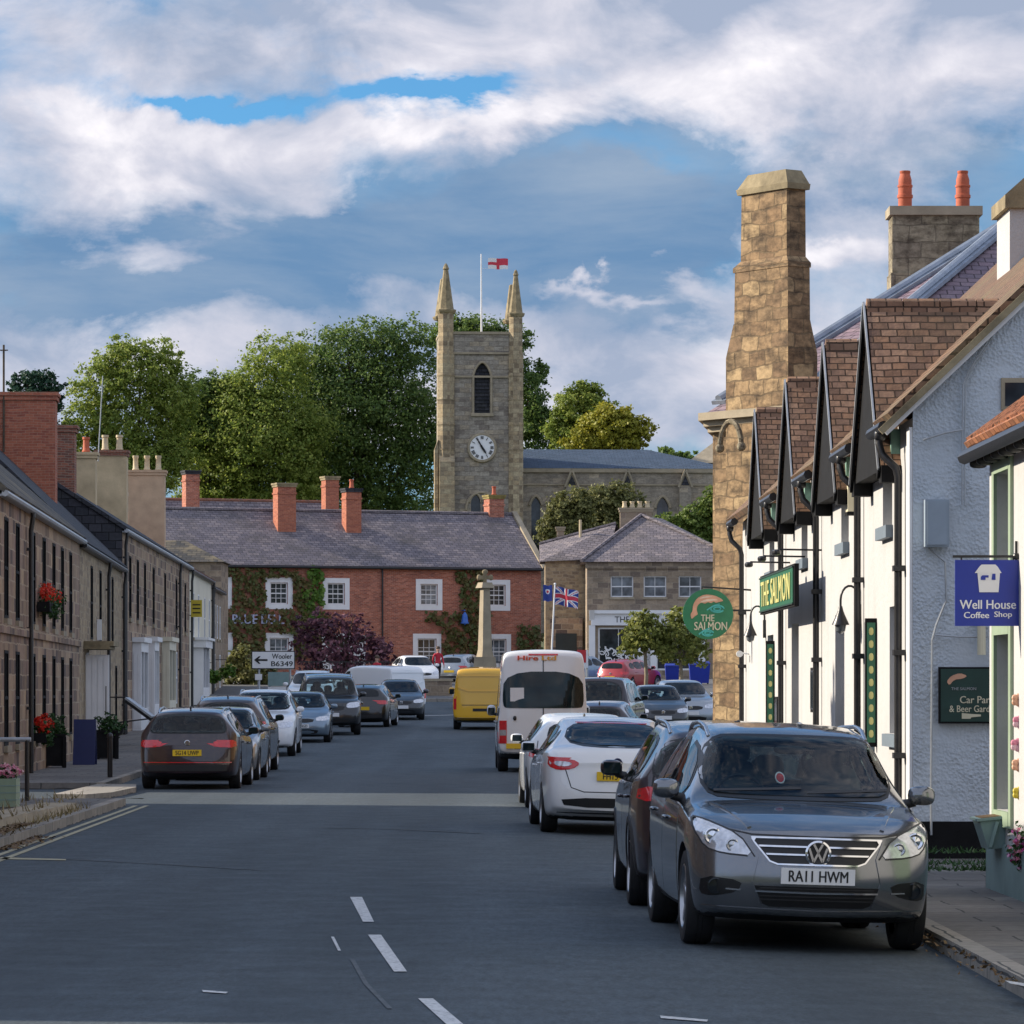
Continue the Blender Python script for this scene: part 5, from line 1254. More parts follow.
def patch(B, items, mtl, name, parent, off=.005, res=.07, skirt=.02, smooth=35):
    """conformal panels: each item is (view, polygon) projected onto the bodywork"""
    bmo = bmesh.new()
    for view, poly in items:
        d, fn = DIRS[view]
        bm = bmesh.new()
        f = bm.faces.new([bm.verts.new((p[0], p[1], 0)) for p in poly])
        for ax in (0, 1):
            lo, hi = min(p[ax] for p in poly), max(p[ax] for p in poly)
            k = max(1, int((hi - lo) / res))
            for i in range(1, k):
                c = lo + (hi - lo) * i / k
                co = Vector((c, 0, 0)) if ax == 0 else Vector((0, c, 0)); no = Vector((1, 0, 0)) if ax == 0 else Vector((0, 1, 0))
                bmesh.ops.bisect_plane(bm, geom=bm.verts[:] + bm.edges[:] + bm.faces[:], plane_co=co, plane_no=no, dist=1e-5)
        bm.verts.ensure_lookup_table()
        bmesh.ops.triangulate(bm, faces=[f for f in bm.faces if len(f.verts) > 4])
        inner = {}; bad = set()
        for v in bm.verts:
            o = fn(v.co); hit = B.bvh.ray_cast(o, d, 14)
            if hit[0] is None or hit[1].dot(d) > -.10: bad.add(v); hit = hit if hit[0] is not None else (o + d * 3, -d)
            p, n = hit[0], hit[1]
            if n.dot(d) > 0: n = -n
            n = (n - d * .35).normalized()
            v.co = p + n * off; inner[v] = p - n * skirt
        if bad:
            bmesh.ops.delete(bm, geom=list(bad), context='VERTS')
            inner = {v: p for v, p in inner.items() if v.is_valid}
        far = [f for f in bm.faces if max(e.calc_length() for e in f.edges) > res * 4.5]
        if far and view in ('front', 'rear') and 'wind' not in name and len(far) < len(bm.faces) * .4: bmesh.ops.delete(bm, geom=far, context='FACES')
        bm.normal_update()
        if sum(f.normal.dot(d) for f in bm.faces) > 0: bmesh.ops.reverse_faces(bm, faces=bm.faces[:])
        be = [e for e in bm.edges if e.is_boundary]
        low = {}
        for e in be:
            for v in e.verts:
                if v not in low: low[v] = bm.verts.new(inner[v])
        for e in be:
            f = e.link_faces[0]; a, b = e.verts
            for l in f.loops:
                if l.vert is a and l.link_loop_next.vert is b: a, b = b, a; break
            try: bm.faces.new((a, b, low[b], low[a]))
            except ValueError: pass
        me = bpy.data.meshes.new('t'); bm.to_mesh(me); bm.free(); bmo.from_mesh(me); bpy.data.meshes.remove(me)
    me = bpy.data.meshes.new(name); bmo.to_mesh(me); bmo.free(); me.materials.append(mtl)
    return link(name, me, parent, smooth=None, uv=False) if smooth is None else _sm(link(name, me, parent, None, False), smooth)
def _sm(o, a):
    o.data.polygons.foreach_set('use_smooth', [True] * len(o.data.polygons)); o.data.set_sharp_from_angle(angle=R(a)); return o
def both(view_items, mir=True):
    out = []
    for v, p in view_items:
        out.append((v, p))
        if v in ('front', 'rear'): out.append((v, [(-a, b) for a, b in p][::-1]))
    return out
def ribbon(pts, w):
    """thin polygon along a polyline"""
    l = []; r = []
    for i, p in enumerate(pts):
        a = pts[max(0, i - 1)]; b = pts[min(len(pts) - 1, i + 1)]
        dx, dy = b[0] - a[0], b[1] - a[1]; q = math.hypot(dx, dy) or 1
        l.append((p[0] - dy / q * w / 2, p[1] + dx / q * w / 2)); r.append((p[0] + dy / q * w / 2, p[1] - dx / q * w / 2))
    return l + r[::-1]
_wheelmesh = {}
def wheel_meshes(rw, wt, spokes):
    key = (round(rw, 3), round(wt, 3), spokes)
    if key in _wheelmesh: return _wheelmesh[key]
    h = wt / 2; rr = rw * .68
    t = MB(); t.lathe([(rr, -h * .9), (rw * .86, -h), (rw * .955, -h * .92), (rw, -h * .6), (rw, -h * .2), (rw * .99, -h * .19), (rw * .99, -h * .15), (rw, -h * .14), (rw, h * .14), (rw * .99, h * .15), (rw * .99, h * .19), (rw, h * .2), (rw, h * .6), (rw * .955, h * .92), (rw * .86, h), (rr, h * .9)], 40, 'y', (0, 0, 0), 0, True)
    to = t.build('tyre', M['tyre'], None, smooth=30, uv=False)
    r = MB(); r.lathe([(rr * 1.01, h * .92), (rr * .96, h * .95), (rr * .90, h * .70), (rr * .88, -h * .6)], 32, 'y', (0, 0, 0), 0, True)
    for k in range(spokes):
        a = 2 * math.pi * k / spokes
        Mx = Matrix.Rotation(a, 4, 'Y')
        r.add([(-.035, h * .72, .03), (.035, h * .72, .03), (.022, h * .82, rr * .93), (-.022, h * .82, rr * .93), (-.05, h * .4, .03), (.05, h * .4, .03), (.04, h * .5, rr * .93), (-.04, h * .5, rr * .93)],
              [(0, 1, 2, 3), (0, 4, 5, 1), (1, 5, 6, 2), (2, 6, 7, 3), (3, 7, 4, 0)], 0, Mx)
    r.lathe([(.001, h * .86), (.06, h * .84), (.075, h * .7), (.075, h * .3)], 16, 'y', (0, 0, 0), 0, True)
    ro = r.build('rim', M['rim'], None, smooth=30, uv=False)
    d = MB(); d.lathe([(rr * .8, h * .1), (rr * .8, -h * .3)], 24, 'y')
    do = d.build('wheel', M['plastic'], None, uv=False)
    out = (do.data, to.data, ro.data)
    for o in (do, to, ro): bpy.data.objects.remove(o)
    _wheelmesh[key] = out
    return out
def add_wheels(B, root, spokes=5):
    rw = B.A['wr'] * B.H; wt = .215 if B.H < 2.3 else .23
    dm, tm, rm = wheel_meshes(rw, wt, spokes)
    for ax in B.A['axle']:
        for s in (-1, 1):
            w = bpy.data.objects.new('wheel', dm); COL.objects.link(w); w.parent = root
            w.location = (ax * B.L, s * (B.W / 2 - wt / 2 - .02), rw); 
            if s < 0: w.rotation_euler = (0, 0, math.pi)
            for nme, mesh in (('tyre', tm), ('rim', rm)):
                c = bpy.data.objects.new(nme, mesh); COL.objects.link(c); c.parent = w
    return rw
def cut_arches(B):
    rw = B.A['wr'] * B.H; c = MB()
    for ax in B.A['axle']:
        for s in (-1, 1):
            y0, y1 = (B.W / 2 - .34, B.W / 2 + .3) if s > 0 else (-B.W / 2 - .3, -B.W / 2 + .34)
            n = 28; R_ = rw * 1.13; pts = [(ax * B.L + R_ * math.cos(2 * math.pi * k / n), rw + .01 + R_ * math.sin(2 * math.pi * k / n)) for k in range(n)]
            c.prism(pts, 'y', y0, y1)
    co = c.build('cutter', M['plastic'], None, uv=False)
    bm = bmesh.new(); bm.from_mesh(co.data); bmesh.ops.recalc_face_normals(bm, faces=bm.faces); bm.to_mesh(co.data); bm.free()
    md = B.o.modifiers.new('b', 'BOOLEAN'); md.operation = 'DIFFERENCE'; md.object = co; md.solver = 'EXACT'; md.use_self = False
    md.material_mode = 'TRANSFER' if hasattr(md, 'material_mode') else md.material_mode
    apply_mods(B.o); bpy.data.objects.remove(co)

def vehicle(name, label, cat, arch, size, paint, D, X, heading, group, facing, plate=None, spokes=5, dark_low=True, roof=None, detail=1, **kw):
    """facing 'toward' puts the nose at distance D, 'away' puts the tail at D; heading = yaw added, degrees"""
    L, W, Hh = size
    A = ARCH[arch]
    fx = kw.get('fx') or {'van': [(.1, .10), (.2, .0), (.32, .03), (.4, .12), (.5, .25)], 'midvan': [(.1, .10), (.22, .0), (.38, .04), (.5, .16), (.6, .3)]}.get(arch) or [(.10, .14), (.20, .02), (.32, .0), (.42, .04), (.52, .12), (.60, .22), (.7, .3)]
    rx = kw.get('rx') or [(.10, .12), (.20, .02), (.32, .0), (.45, .03), (.56, .07), (.65, .08), (1, .06)]
    if arch in ('van', 'midvan'): rx = [(.1, .1), (.2, .0), (.4, .02), (.7, .06), (1, .12)]
    B = car_body(arch, L, W, Hh, fx, rx, kw.get('plan', .16 if arch in ('van', 'midvan', 'boxsuv') else .30))
    hw = W / 2
    root = thing(name, label, cat, group=group)
    # shift so the empty stands under the middle
    cut_arches(B)
    B.o.parent = root; me = B.o.data; me.materials.clear(); me.materials.append(paint); me.materials.append(M['plastic'])
    B.o.data.polygons.foreach_set('material_index', [1 if (p.center.z < Hh * .155 or any(abs(math.hypot(p.center.x - ax * L, p.center.z - A['wr'] * Hh) - A['wr'] * Hh * 1.13) < .02 for ax in A['axle']) and abs(p.normal.y) < .6) else 0 for p in me.polygons])
    _sm(B.o, 38)
    add_wheels(B, root, spokes)
    if D < 126 and arch in ('suv', 'hatch', 'estate', 'saloon', 'family_suv', 'boxsuv'): kw.setdefault('interior', True); kw.setdefault('glass', M['glass_clear'])
    glass = kw.get('glass', M['car_glass']); Z = lambda k: k * Hh
    # windscreen / rear window
    b0, b1, w0, w1 = A['ws']
    ws = [(w0 * hw, Z(b0)), (w1 * hw, Z(b1)), (w1 * hw * .5, Z(b1 + .008)), (-w1 * hw * .5, Z(b1 + .008)), (-w1 * hw, Z(b1)), (-w0 * hw, Z(b0)), (-w0 * hw * .5, Z(b0 - .012)), (w0 * hw * .5, Z(b0 - .012))]
    B.glazing = [('front', chaikin(ws, 2))]
    patch(B, [('front', chaikin(ws, 2))], glass, 'windscreen', root, .012, .045)
    if A['rw'] and not kw.get('no_rw'):
        b0, b1, w0, w1 = kw.get('rw', A['rw'])
        q = [(w0 * hw, Z(b0 + .01)), (w1 * hw, Z(b1)), (-w1 * hw, Z(b1)), (-w0 * hw, Z(b0 + .01)), (-w0 * hw * .8, Z(b0)), (w0 * hw * .8, Z(b0))]
        if arch == 'saloon': 
            q = [(w0 * hw, Z(b0)), (w1 * hw, Z(b1 + .01)), (-w1 * hw, Z(b1 + .01)), (-w0 * hw, Z(b0))]
        B.glazing.append(('rear', chaikin(q, 2)))
        patch(B, [('rear', chaikin(q, 2))], kw.get('rear_glass', glass), 'rear_window', root, .011, .05)
    # side windows
    for v in ('left', 'right'):
        for i, (xa, xt, xb) in enumerate(A['wins']):
            zb = interp(A['belt'], xa) * Hh + .03; zb2 = interp(A['belt'], xb) * Hh + .03
            zt1 = interp(A['top'], xt) * Hh - .085 * Hh; zt2 = interp(A['top'], xb) * Hh - .085 * Hh
            if arch == 'boxsuv' or arch in ('van', 'midvan'): zt1 = interp(A['top'], xt + .03) * Hh - .10 * Hh; zt2 = interp(A['top'], xb) * Hh - .10 * Hh
            last = i == len(A['wins']) - 1 and len(A['wins']) > 1
            q = [(xa * L, zb), (xt * L, zt1), ((xb - (.03 if last and arch != 'boxsuv' else 0)) * L, zt2), (xb * L, zb2 if not last else lerp(zb2, zt2, .25))]
            if last: q = [(xa * L, zb), (xt * L, zt1), ((xb - .04) * L, zt2), (xb * L, lerp(zb2, zt2, .35)), ((xb - .02) * L, zb2)]
            B.glazing.append((v, chaikin(q, 1)))
            patch(B, [(v, chaikin(q, 1))], glass, 'side_window', root, .008, .05)
    # doors with handles
    if detail:
        seams = {'suv': (.30, .55, .80), 'family_suv': (.30, .55, .80), 'hatch': (.31, .565, .80), 'estate': (.31, .545, .78), 'saloon': (.31, .54, .77), 'boxsuv': (.28, .485, .70), 'van': (.19, .36), 'midvan': (.20, .40)}[arch]
        for v in ('left', 'right'):
            for xa, xb in zip(seams, seams[1:]):
                z0 = Z(.19); z1 = interp(A['belt'], (xa + xb) / 2) * Hh - .03
                rear = xb > .7
                q = [(xa * L + .008, z1), (xb * L - .008, z1 + .01), (xb * L - .008, Z(.42)), ((xb - (.055 if rear else 0)) * L - .008, z0), (xa * L + .008, z0)]
                d = patch(B, [(v, q)], paint, 'door', root, .004, .09)
                hxx = (xb - .045) * L; hz_ = z1 - .10
                s = -1 if v == 'left' else 1
                hit = B.bvh.ray_cast(Vector((hxx - .08, 4 * s, hz_)), Vector((0, -s, 0)), 8)[0]
                if hit:
                    h = MB(); h.blob((hxx - .08, hit.y + s * .018, hz_), (.095, .020, .016), .6, 10, 6); h.build('handle', paint if kw.get('hand', 1) else M['chrome'], d, smooth=60, uv=False)
    # mirrors
    mxp = A['wins'][0][0] * L - .02; mz = interp(A['belt'], A['wins'][0][0]) * Hh + .07
    for s in (-1, 1):
        hit = B.bvh.ray_cast(Vector((mxp + .12, 4 * s, mz - .03)), Vector((0, -s, 0)), 8)[0]
        yb = abs(hit.y) if hit else hw * .95
        tall = 1.7 if arch in ('van', 'midvan') else 1
        mb = MB(); mb.blob((mxp + .06, s * (yb + .12), mz + .035 * tall), (.085, .10, .072 * tall), .7, 16, 10); mb.tube([(mxp + .10, s * (yb - .03), mz - .04), (mxp + .07, s * (yb + .08), mz - .015)], [.04, .03], 8, 1)
        mir = mb.build('mirror', [kw.get('mirror', paint), M['plastic']], root, smooth=45, uv=False)
        g = MB(); g.box(mxp + .135, mxp + .147, s * (yb + .12) - .075, s * (yb + .12) + .075, mz + .035 - .05 * tall, mz + .035 + .05 * tall); g.build('mirror_glass', M['car_glass_teal'], mir, uv=False)
    if A['rack'] and kw.get('rack', True):
        for s in (-1, 1):
            rk = MB(); pts = []
            for i in range(9):
                t = lerp(.46, .86, i / 8); x = t * L; y = s * interp(A['yr'], t) * hw * .95
                hit = B.bvh.ray_cast(Vector((x, y, 5)), Vector((0, 0, -1)), 8)[0]
                pts.append((x, y, (hit.z if hit else Hh) + (.045 * min(1, 2.2 * math.sin(math.pi * i / 8)) - .008)))
            rk.tube(pts, .017, 8)
            rk.build('roof_rail', kw.get('rail', M['silver']), root, smooth=50, uv=False)
    if kw.get('interior'):
        def inside(p, poly):
            c = False
            for i in range(len(poly)):
                (x1, y1), (x2, y2) = poly[i - 1], poly[i]
                if (y1 > p[1]) != (y2 > p[1]) and p[0] < (x2 - x1) * (p[1] - y1) / (y2 - y1) + x1: c = not c
            return c
        bm = bmesh.new(); bm.from_mesh(B.o.data); kill = []
        for view, poly in B.glazing:
            cx_ = sum(p[0] for p in poly) / len(poly); cy_ = sum(p[1] for p in poly) / len(poly); sp = [(cx_ + (p[0] - cx_) * .95, cy_ + (p[1] - cy_) * .90) for p in poly]; d = DIRS[view][0]
            for f in bm.faces:
                c = f.calc_center_median(); q = (c.y, c.z) if view in ('front', 'rear') else (c.x, c.z)
                if f.normal.dot(d) < -.12 and c.z > Hh * .55 and inside(q, sp): kill.append(f)
        bmesh.ops.delete(bm, geom=list(set(kill)), context='FACES'); bm.to_mesh(B.o.data); bm.free()
        for view, poly in B.glazing:
            patch(B, [(view, ribbon(poly + poly[:1], .05))], M['grille'], 'window_seal', root, .004, .05)
        zb_ = .60 * Hh; kh = min(1, Hh / 1.62)
        s = MB(); s.box(.30 * L, .92 * L, -hw * .80, hw * .80, .35, zb_ - .14); s.build('cabin_floor', M['cabin'], root, uv=False)
        s = MB(); s.prism([(.285 * L, zb_ + .03), (.36 * L, zb_ + .05), (.39 * L, zb_ - .02), (.39 * L, zb_ - .25), (.285 * L, zb_ - .25)], 'y', -hw * .78, hw * .78); s.build('dashboard', M['cabin'], root, uv=False)
        for yy in (-.37, .37):
            s = MB(); s.blob((.515 * L, yy, zb_ + .0), (.09, .24, .32 * kh), .7, 14, 9); s.blob((.525 * L, yy, zb_ + .38 * kh), (.05, .13, .10 * kh), .75, 12, 8); s.tube([(.52 * L, yy, zb_ + .24 * kh), (.522 * L, yy, zb_ + .34 * kh)], .03, 6); s.build('seat', M['seat_cloth'], root, smooth=60, uv=False)
        for yy in (-.42, 0, .42):
            s = MB(); s.blob((.73 * L, yy, zb_ + .24 * kh), (.06, .13, .11 * kh), .75, 12, 8); s.build('headrest', M['seat_cloth'], root, smooth=60, uv=False)
        s = MB(); s.box(.71 * L, .74 * L, -.60, .60, zb_ - .12, zb_ + .16 * kh); s.build('rear_bench', M['seat_cloth'], root, uv=False)
        s = MB(); s.tube([(.40 * L + .05 * math.sin(t), .37 + .185 * math.cos(t), zb_ + .04 + .17 * math.sin(t)) for t in [i * math.pi / 12 for i in range(25)]], .016, 6); s.box(.40 * L, .40 * L + .03, .20, .54, zb_ + .02, zb_ + .06); s.build('steering_wheel', M['plastic'], root, smooth=60, uv=False)
        s = MB(); s.blob((.415 * L, 0, .845 * Hh), (.02, .12, .035), .6, 12, 7); s.build('rear_view_mirror', M['plastic'], root, smooth=60, uv=False)
    # front furniture
    if facing == 'toward' or kw.get('front', False):
        kw.get('front_fn', front_std)(B, root, paint, plate, kw)
    if facing == 'away':
        kw.get('rear_fn', rear_std)(B, root, paint, plate, kw)
    # place
    cx = L / 2
    off = Matrix.Translation((-cx, 0, 0))
    for ch in root.children:
        ch.location.x -= cx
    yaw = R(90) if facing == 'toward' else R(-90)
    root.rotation_euler = (0, 0, yaw + R(heading))
    yc = D + cx; z0, z1 = ground(yc - L * .3), ground(yc + L * .3)
    root.location = (X, yc, ground(yc))
    pitch = math.atan2(z1 - z0, L * .6)
    zl_, zr_ = (camber(X - W * .42, yc), camber(X + W * .42, yc)) if X > 0 and D < 82 else (0, 0)
    roll = math.atan2(zl_ - zr_, W * .84); root.location.z += (zl_ + zr_) / 2
    root.rotation_euler = (roll if facing == 'toward' else -roll, -pitch if facing == 'toward' else pitch, yaw + R(heading))
    return root, B
def badge_ring(B, root, y, z, r, view, mtl=None, letters=False):
    d, fn = DIRS[view]; hit = B.bvh.ray_cast(fn((y, z)), d, 14)[0]
    sgn = -1 if view == 'front' else 1
    mb = MB(); n = 28
    x0 = hit.x + sgn * .012
    mb.lathe([(r, x0 + sgn * -.02), (r, x0 + sgn * .012), (r * .86, x0 + sgn * .018), (r * .84, x0 + sgn * .004), (.001, x0 + sgn * .004)], n, 'x', (0, y, z), 0, True)
    o = mb.build('badge', mtl or M['chrome'], root, smooth=30, uv=False)
    if letters:
        l = MB(); xx = x0 + sgn * .006; k = r * .80
        bk = MB(); bk.lathe([(r * .82, xx - sgn * .001), (.001, xx - sgn * .001)], n, 'x', (0, y, z), 0, True); bk.build('badge_field', M['letter_black'], o, uv=False)
        for pts in ([(-.42, .88), (0, .12), (.42, .88)], [(-.86, .50), (-.42, -.80), (0, .02), (.42, -.80), (.86, .50)]):
            for (a, b), (c, e) in zip(pts, pts[1:]): l.bar((xx, y + a * k, z + b * k), (xx, y + c * k, z + e * k), r * .17, .012, 0, (1, 0, 0))
        l.build('badge_monogram', M['chrome'], o, uv=False)
    return o
def number_plate(B, root, z, view, txt, mtl, y=0, w=.52, h=.112):
    d, fn = DIRS[view]; sgn = -1 if view == 'front' else 1
    xs = [B.bvh.ray_cast(fn((y + dy, z + dz)), d, 14)[0].x for dy in (-w / 2, 0, w / 2) for dz in (-h / 2, h / 2)]
    x0 = min(xs) if sgn < 0 else max(xs)
    mb = MB(); mb.box(x0 - .022, x0 + .004, y - w / 2, y + w / 2, z - h / 2, z + h / 2) if sgn < 0 else mb.box(x0 - .004, x0 + .022, y - w / 2, y + w / 2, z - h / 2, z + h / 2)
    o = mb.build('number_plate', mtl, root, uv=False)
    if txt:
        Mx = plane_m((x0 + sgn * .0225, y, z), (0, -1, 0) if sgn < 0 else (0, 1, 0), (0, 0, 1))
        text_obj(txt, w * .80 * min(1, len(txt) / 8), h * .70, Mx, M['letter_black'], o, extrude=.002, bold=.018)
    return o
def front_std(B, root, paint, plate, kw):
    L, W, Hh, hw = B.L, B.W, B.H, B.W / 2; Z = lambda k: k * Hh
    a = 'van' if B.A is ARCH['van'] or B.A is ARCH['midvan'] else 'car'
    hz0, hz1 = kw.get('hl', (.43, .52) if a == 'car' else (.30, .37))
    q = [(.90 * hw, Z(hz1 + .015)), (.52 * hw, Z(hz1 - .01)), (.50 * hw, Z(hz0 + .015)), (.60 * hw, Z(hz0)), (.93 * hw, Z(hz0 + .02))]
    for s in (1, -1):
        qq = [(s * y, z) for y, z in q]
        h = patch(B, [('front', chaikin(qq, 1))], M['lamp_clear'], 'headlight', root, .007, .05)
    gz0, gz1 = kw.get('grille', (.40, .48) if a == 'car' else (.24, .33))
    patch(B, [('front', chaikin([(.46 * hw, Z(gz1)), (-.46 * hw, Z(gz1)), (-.40 * hw, Z(gz0)), (.40 * hw, Z(gz0))], 1))], M['grille'], 'grille', root, .006, .08)
    patch(B, [('front', chaikin([(.60 * hw, Z(.27)), (-.60 * hw, Z(.27)), (-.52 * hw, Z(.17)), (.52 * hw, Z(.17))], 1))], M['grille'], 'air_intake', root, .006, .08)
    badge_ring(B, root, 0, Z((gz0 + gz1) / 2 + .01), .055, 'front')
    number_plate(B, root, Z(.335 if a == 'car' else .2), 'front', plate, M['plate_white'])
def rear_std(B, root, paint, plate, kw):
    L, W, Hh, hw = B.L, B.W, B.H, B.W / 2; Z = lambda k: k * Hh
    tz0, tz1, ti = kw.get('tl', (.52, .62, .58))
    for s, v in ((1, 'right'), (-1, 'left')):
        q = [(s * .93 * hw, Z(tz1)), (s * ti * hw, Z(tz1 - .01)), (s * (ti + .03) * hw, Z(tz0 + .01)), (s * .95 * hw, Z(tz0))]
        sd = [(L * 1.0 - .04, Z(tz0 + .01)), (L * 1.0 - .05, Z(tz1)), (L - .30, Z(tz1 - .005)), (L - .22, Z(tz0 + .015))]
        patch(B, [('rear', chaikin(q, 1)), (v, sd)], M['lamp_red'], 'tail_light', root, .007, .05)
    patch(B, [('rear', [(.86 * hw, Z(.30)), (-.86 * hw, Z(.30)), (-.80 * hw, Z(.155)), (.80 * hw, Z(.155))])], M['plastic'], 'bumper', root, .008, .1)
    number_plate(B, root, Z(kw.get('pz', .44)), 'rear', plate, M['plate_yellow'])
    badge_ring(B, root, 0, Z(kw.get('bz', .56)), .05, 'rear')
    patch(B, [('rear', ribbon([(-.80 * hw, Z(.70)), (-.84 * hw, Z(.52)), (-.62 * hw, Z(.34)), (.62 * hw, Z(.34)), (.84 * hw, Z(.52)), (.80 * hw, Z(.70))], .012))], M['grille'], 'tailgate_seam', root, .003, .06, .002)
    hit = B.bvh.ray_cast(Vector((L * .84, 0, 5)), Vector((0, 0, -1)), 8)[0]
    if hit:
        f = MB(); f.blob((hit.x, 0, hit.z + .03), (.07, .018, .035), .8, 10, 6); f.build('aerial', M['plastic'], root, smooth=60, uv=False)

# --- the grey family SUV in the foreground
def front_suv(B, root, paint, plate, kw):
    hw = B.W / 2; Hh = B.H
    Y = lambda px: (px - 820) / 146.0
    zf = lambda py: .60 + (875 - py) / 146.0        # heights read off the front face
    # grille: black field, chrome surround and two bars either side of the badge
    gr = [(-.455, .795), (.455, .795), (.435, .77), (.33, .645), (.28, .625), (-.28, .625), (-.33, .645), (-.435, .77)]
    g = patch(B, [('front', gr)], M['grille'], 'grille', root, .004, .05)
    patch(B, [('front', ribbon([(-.28, .622), (-.335, .642), (-.44, .77), (-.462, .802), (0, .806), (.462, .802), (.44, .77), (.335, .642), (.28, .622), (-.28, .622)], .011))], M['chrome'], 'grille_trim', g, .014, .04)
    for z, a in ((.745, .405), (.690, .355)):
        for s in (1, -1): patch(B, [('front', [(s * .07, z - .006), (s * a, z - .006), (s * (a + .008), z + .006), (s * .07, z + .006)])], M['chrome'], 'grille_bar', g, .016, .05)
    badge_ring(B, root, 0, .705, .092, 'front', None, True)
    # bumper intake with its chrome strip, fog lamps in dark recesses
    it = patch(B, [('front', [(-.44, .47), (.44, .47), (.38, .345), (.33, .325), (-.33, .325), (-.38, .345)])], M['grille'], 'air_intake', root, .004, .06)
    patch(B, [('front', ribbon([(-.43, .432), (0, .427), (.43, .432)], .012))], M['chrome'], 'intake_trim', it, .013, .05)
    for z in (.455, .40, .375): patch(B, [('front', ribbon([(-.40, z), (.40, z)], .008))], M['plastic'], 'intake_bar', it, .010, .06)
    for s in (1, -1):
        q = [(s * .52, .50), (s * .79, .525), (s * .80, .395), (s * .72, .38), (s * .55, .42)]
        f = patch(B, [('front', chaikin(q, 1))], M['grille'], 'fog_recess', root, .004, .05)
        d, fn = DIRS['front']; hit = B.bvh.ray_cast(fn((s * .70, .455)), d, 14)[0]
        mb = MB(); mb.lathe([(.058, hit.x + .03), (.058, hit.x - .022), (.048, hit.x - .024), (.044, hit.x - .008), (.001, hit.x - .012)], 20, 'x', (0, s * .70, .455), 0, True)
        mb.build('fog_lamp', M['car_glass'], root, smooth=30, uv=False)
        patch(B, [('front', ribbon([(s * .53, .435), (s * .63, .439)], .010))], M['silver'], 'fog_trim', f, .010, .04)
        # headlight: clear cover, dark housing, round projectors
        hl = [(s * .465, .765), (s * .415, .70), (s * .43, .695), (s * .72, .735), (s * .80, .79), (s * .845, .90), (s * .80, .925), (s * .74, .905)] if False else [(s * .44, .672), (s * .66, .685), (s * .77, .72), (s * .84, .85), (s * .83, .925), (s * .77, .915), (s * .54, .82)]
        sd = [(.30, .78), (.62, .93), (.55, .955), (.28, .90)]
        h = patch(B, [('front', chaikin(hl, 1))], M['lamp_clear'], 'headlight', root, .006, .03)
        patch(B, [('front', ribbon(chaikin(hl + hl[:1], 1)[:-1], .010))], M['plastic'], 'headlight_seam', h, .008, .03)
        for (yy, zz_, rr) in ((.72, .80, .062), (.59, .745, .046)):
            hit = B.bvh.ray_cast(fn((s * yy, zz_)), d, 14)[0]
            mb = MB(); mb.lathe([(rr, hit.x + .03), (rr, hit.x - .012), (rr * .85, hit.x - .016), (rr * .6, hit.x - .004), (.001, hit.x - .010)], 20, 'x', (0, s * yy, zz_), 0, True)
            mb.build('lamp_reflector', M['chrome'] if yy > .6 else M['silver'], h, smooth=30, uv=False)
        # crease running from the headlight down the bumper
        patch(B, [('front', ribbon([(s * .47, .79), (s * .42, .67), (s * .455, .50), (s * .39, .33)], .012))], paint, 'bumper_crease', root, .009, .04)
    patch(B, [('front', [(-.80, .275), (.80, .275), (.76, .20), (-.76, .20)])], M['plastic'], 'lower_valance', root, .006, .08)
    patch(B, [('front', ribbon([(-.78, .305), (0, .29), (.78, .305)], .018))], paint, 'lower_lip', root, .012, .06)
    # bonnet shut line and two ribs, wipers, sticker on the glass
    patch(B, [('front', ribbon([(-.80, .905), (-.70, .868), (-.46, .825), (0, .818), (.46, .825), (.70, .868), (.80, .905)], .010))], M['grille'], 'bonnet_seam', root, .003, .05, .002)
    for s in (1, -1): patch(B, [('top', ribbon([(.22, s * .47), (.6, s * .56), (1.05, s * .66)], .03))], paint, 'bonnet_rib', root, .010, .05)
    for (a, b) in (((.62, 1.095), (-.02, 1.125)), ((-.06, 1.095), (-.66, 1.125))): patch(B, [('front', ribbon([a, b], .016))], M['plastic'], 'wiper', root, .016, .06)
    st = patch(B, [('front', [(.12 + .036 * math.cos(t), 1.20 + .042 * math.sin(t)) for t in [i * math.pi / 8 for i in range(16)]])], M['sign_white'], 'sticker', root, .009, .03, .002)
    patch(B, [('front', [(.12 + .028 * math.cos(t), 1.198 + .032 * math.sin(t)) for t in [i * math.pi / 8 for i in range(16)]])], M['red_plain'], 'sticker_centre', st, .012, .03, .002)
    number_plate(B, root, .545, 'front', plate, M['plate_white'])
GL, GR = 'cars parked along the left kerb', 'cars parked along the right kerb'
tig, tb = vehicle('parked_car', 'dark grey family SUV facing the viewer, plate RA11 HWM, nearest on the right', 'car', 'family_suv', (4.43, 1.77, 1.665), M['paint_grey'], 28.0, 2.01, 3.0, GR, 'toward', 'RA11 HWM', 5, front_fn=front_suv, glass=M['glass_clear'], detail=1, interior=True)
qas, qb = vehicle('parked_car', 'dark plum crossover seen from behind between the grey SUV and the white saloon', 'car', 'suv', (4.35, 1.80, 1.60), M['paint_plum'], 33.0, 1.83, 1.1, GR, 'away', None, 5, tl=(.56, .64, .55), rw=(.69, .90, .82, .68))
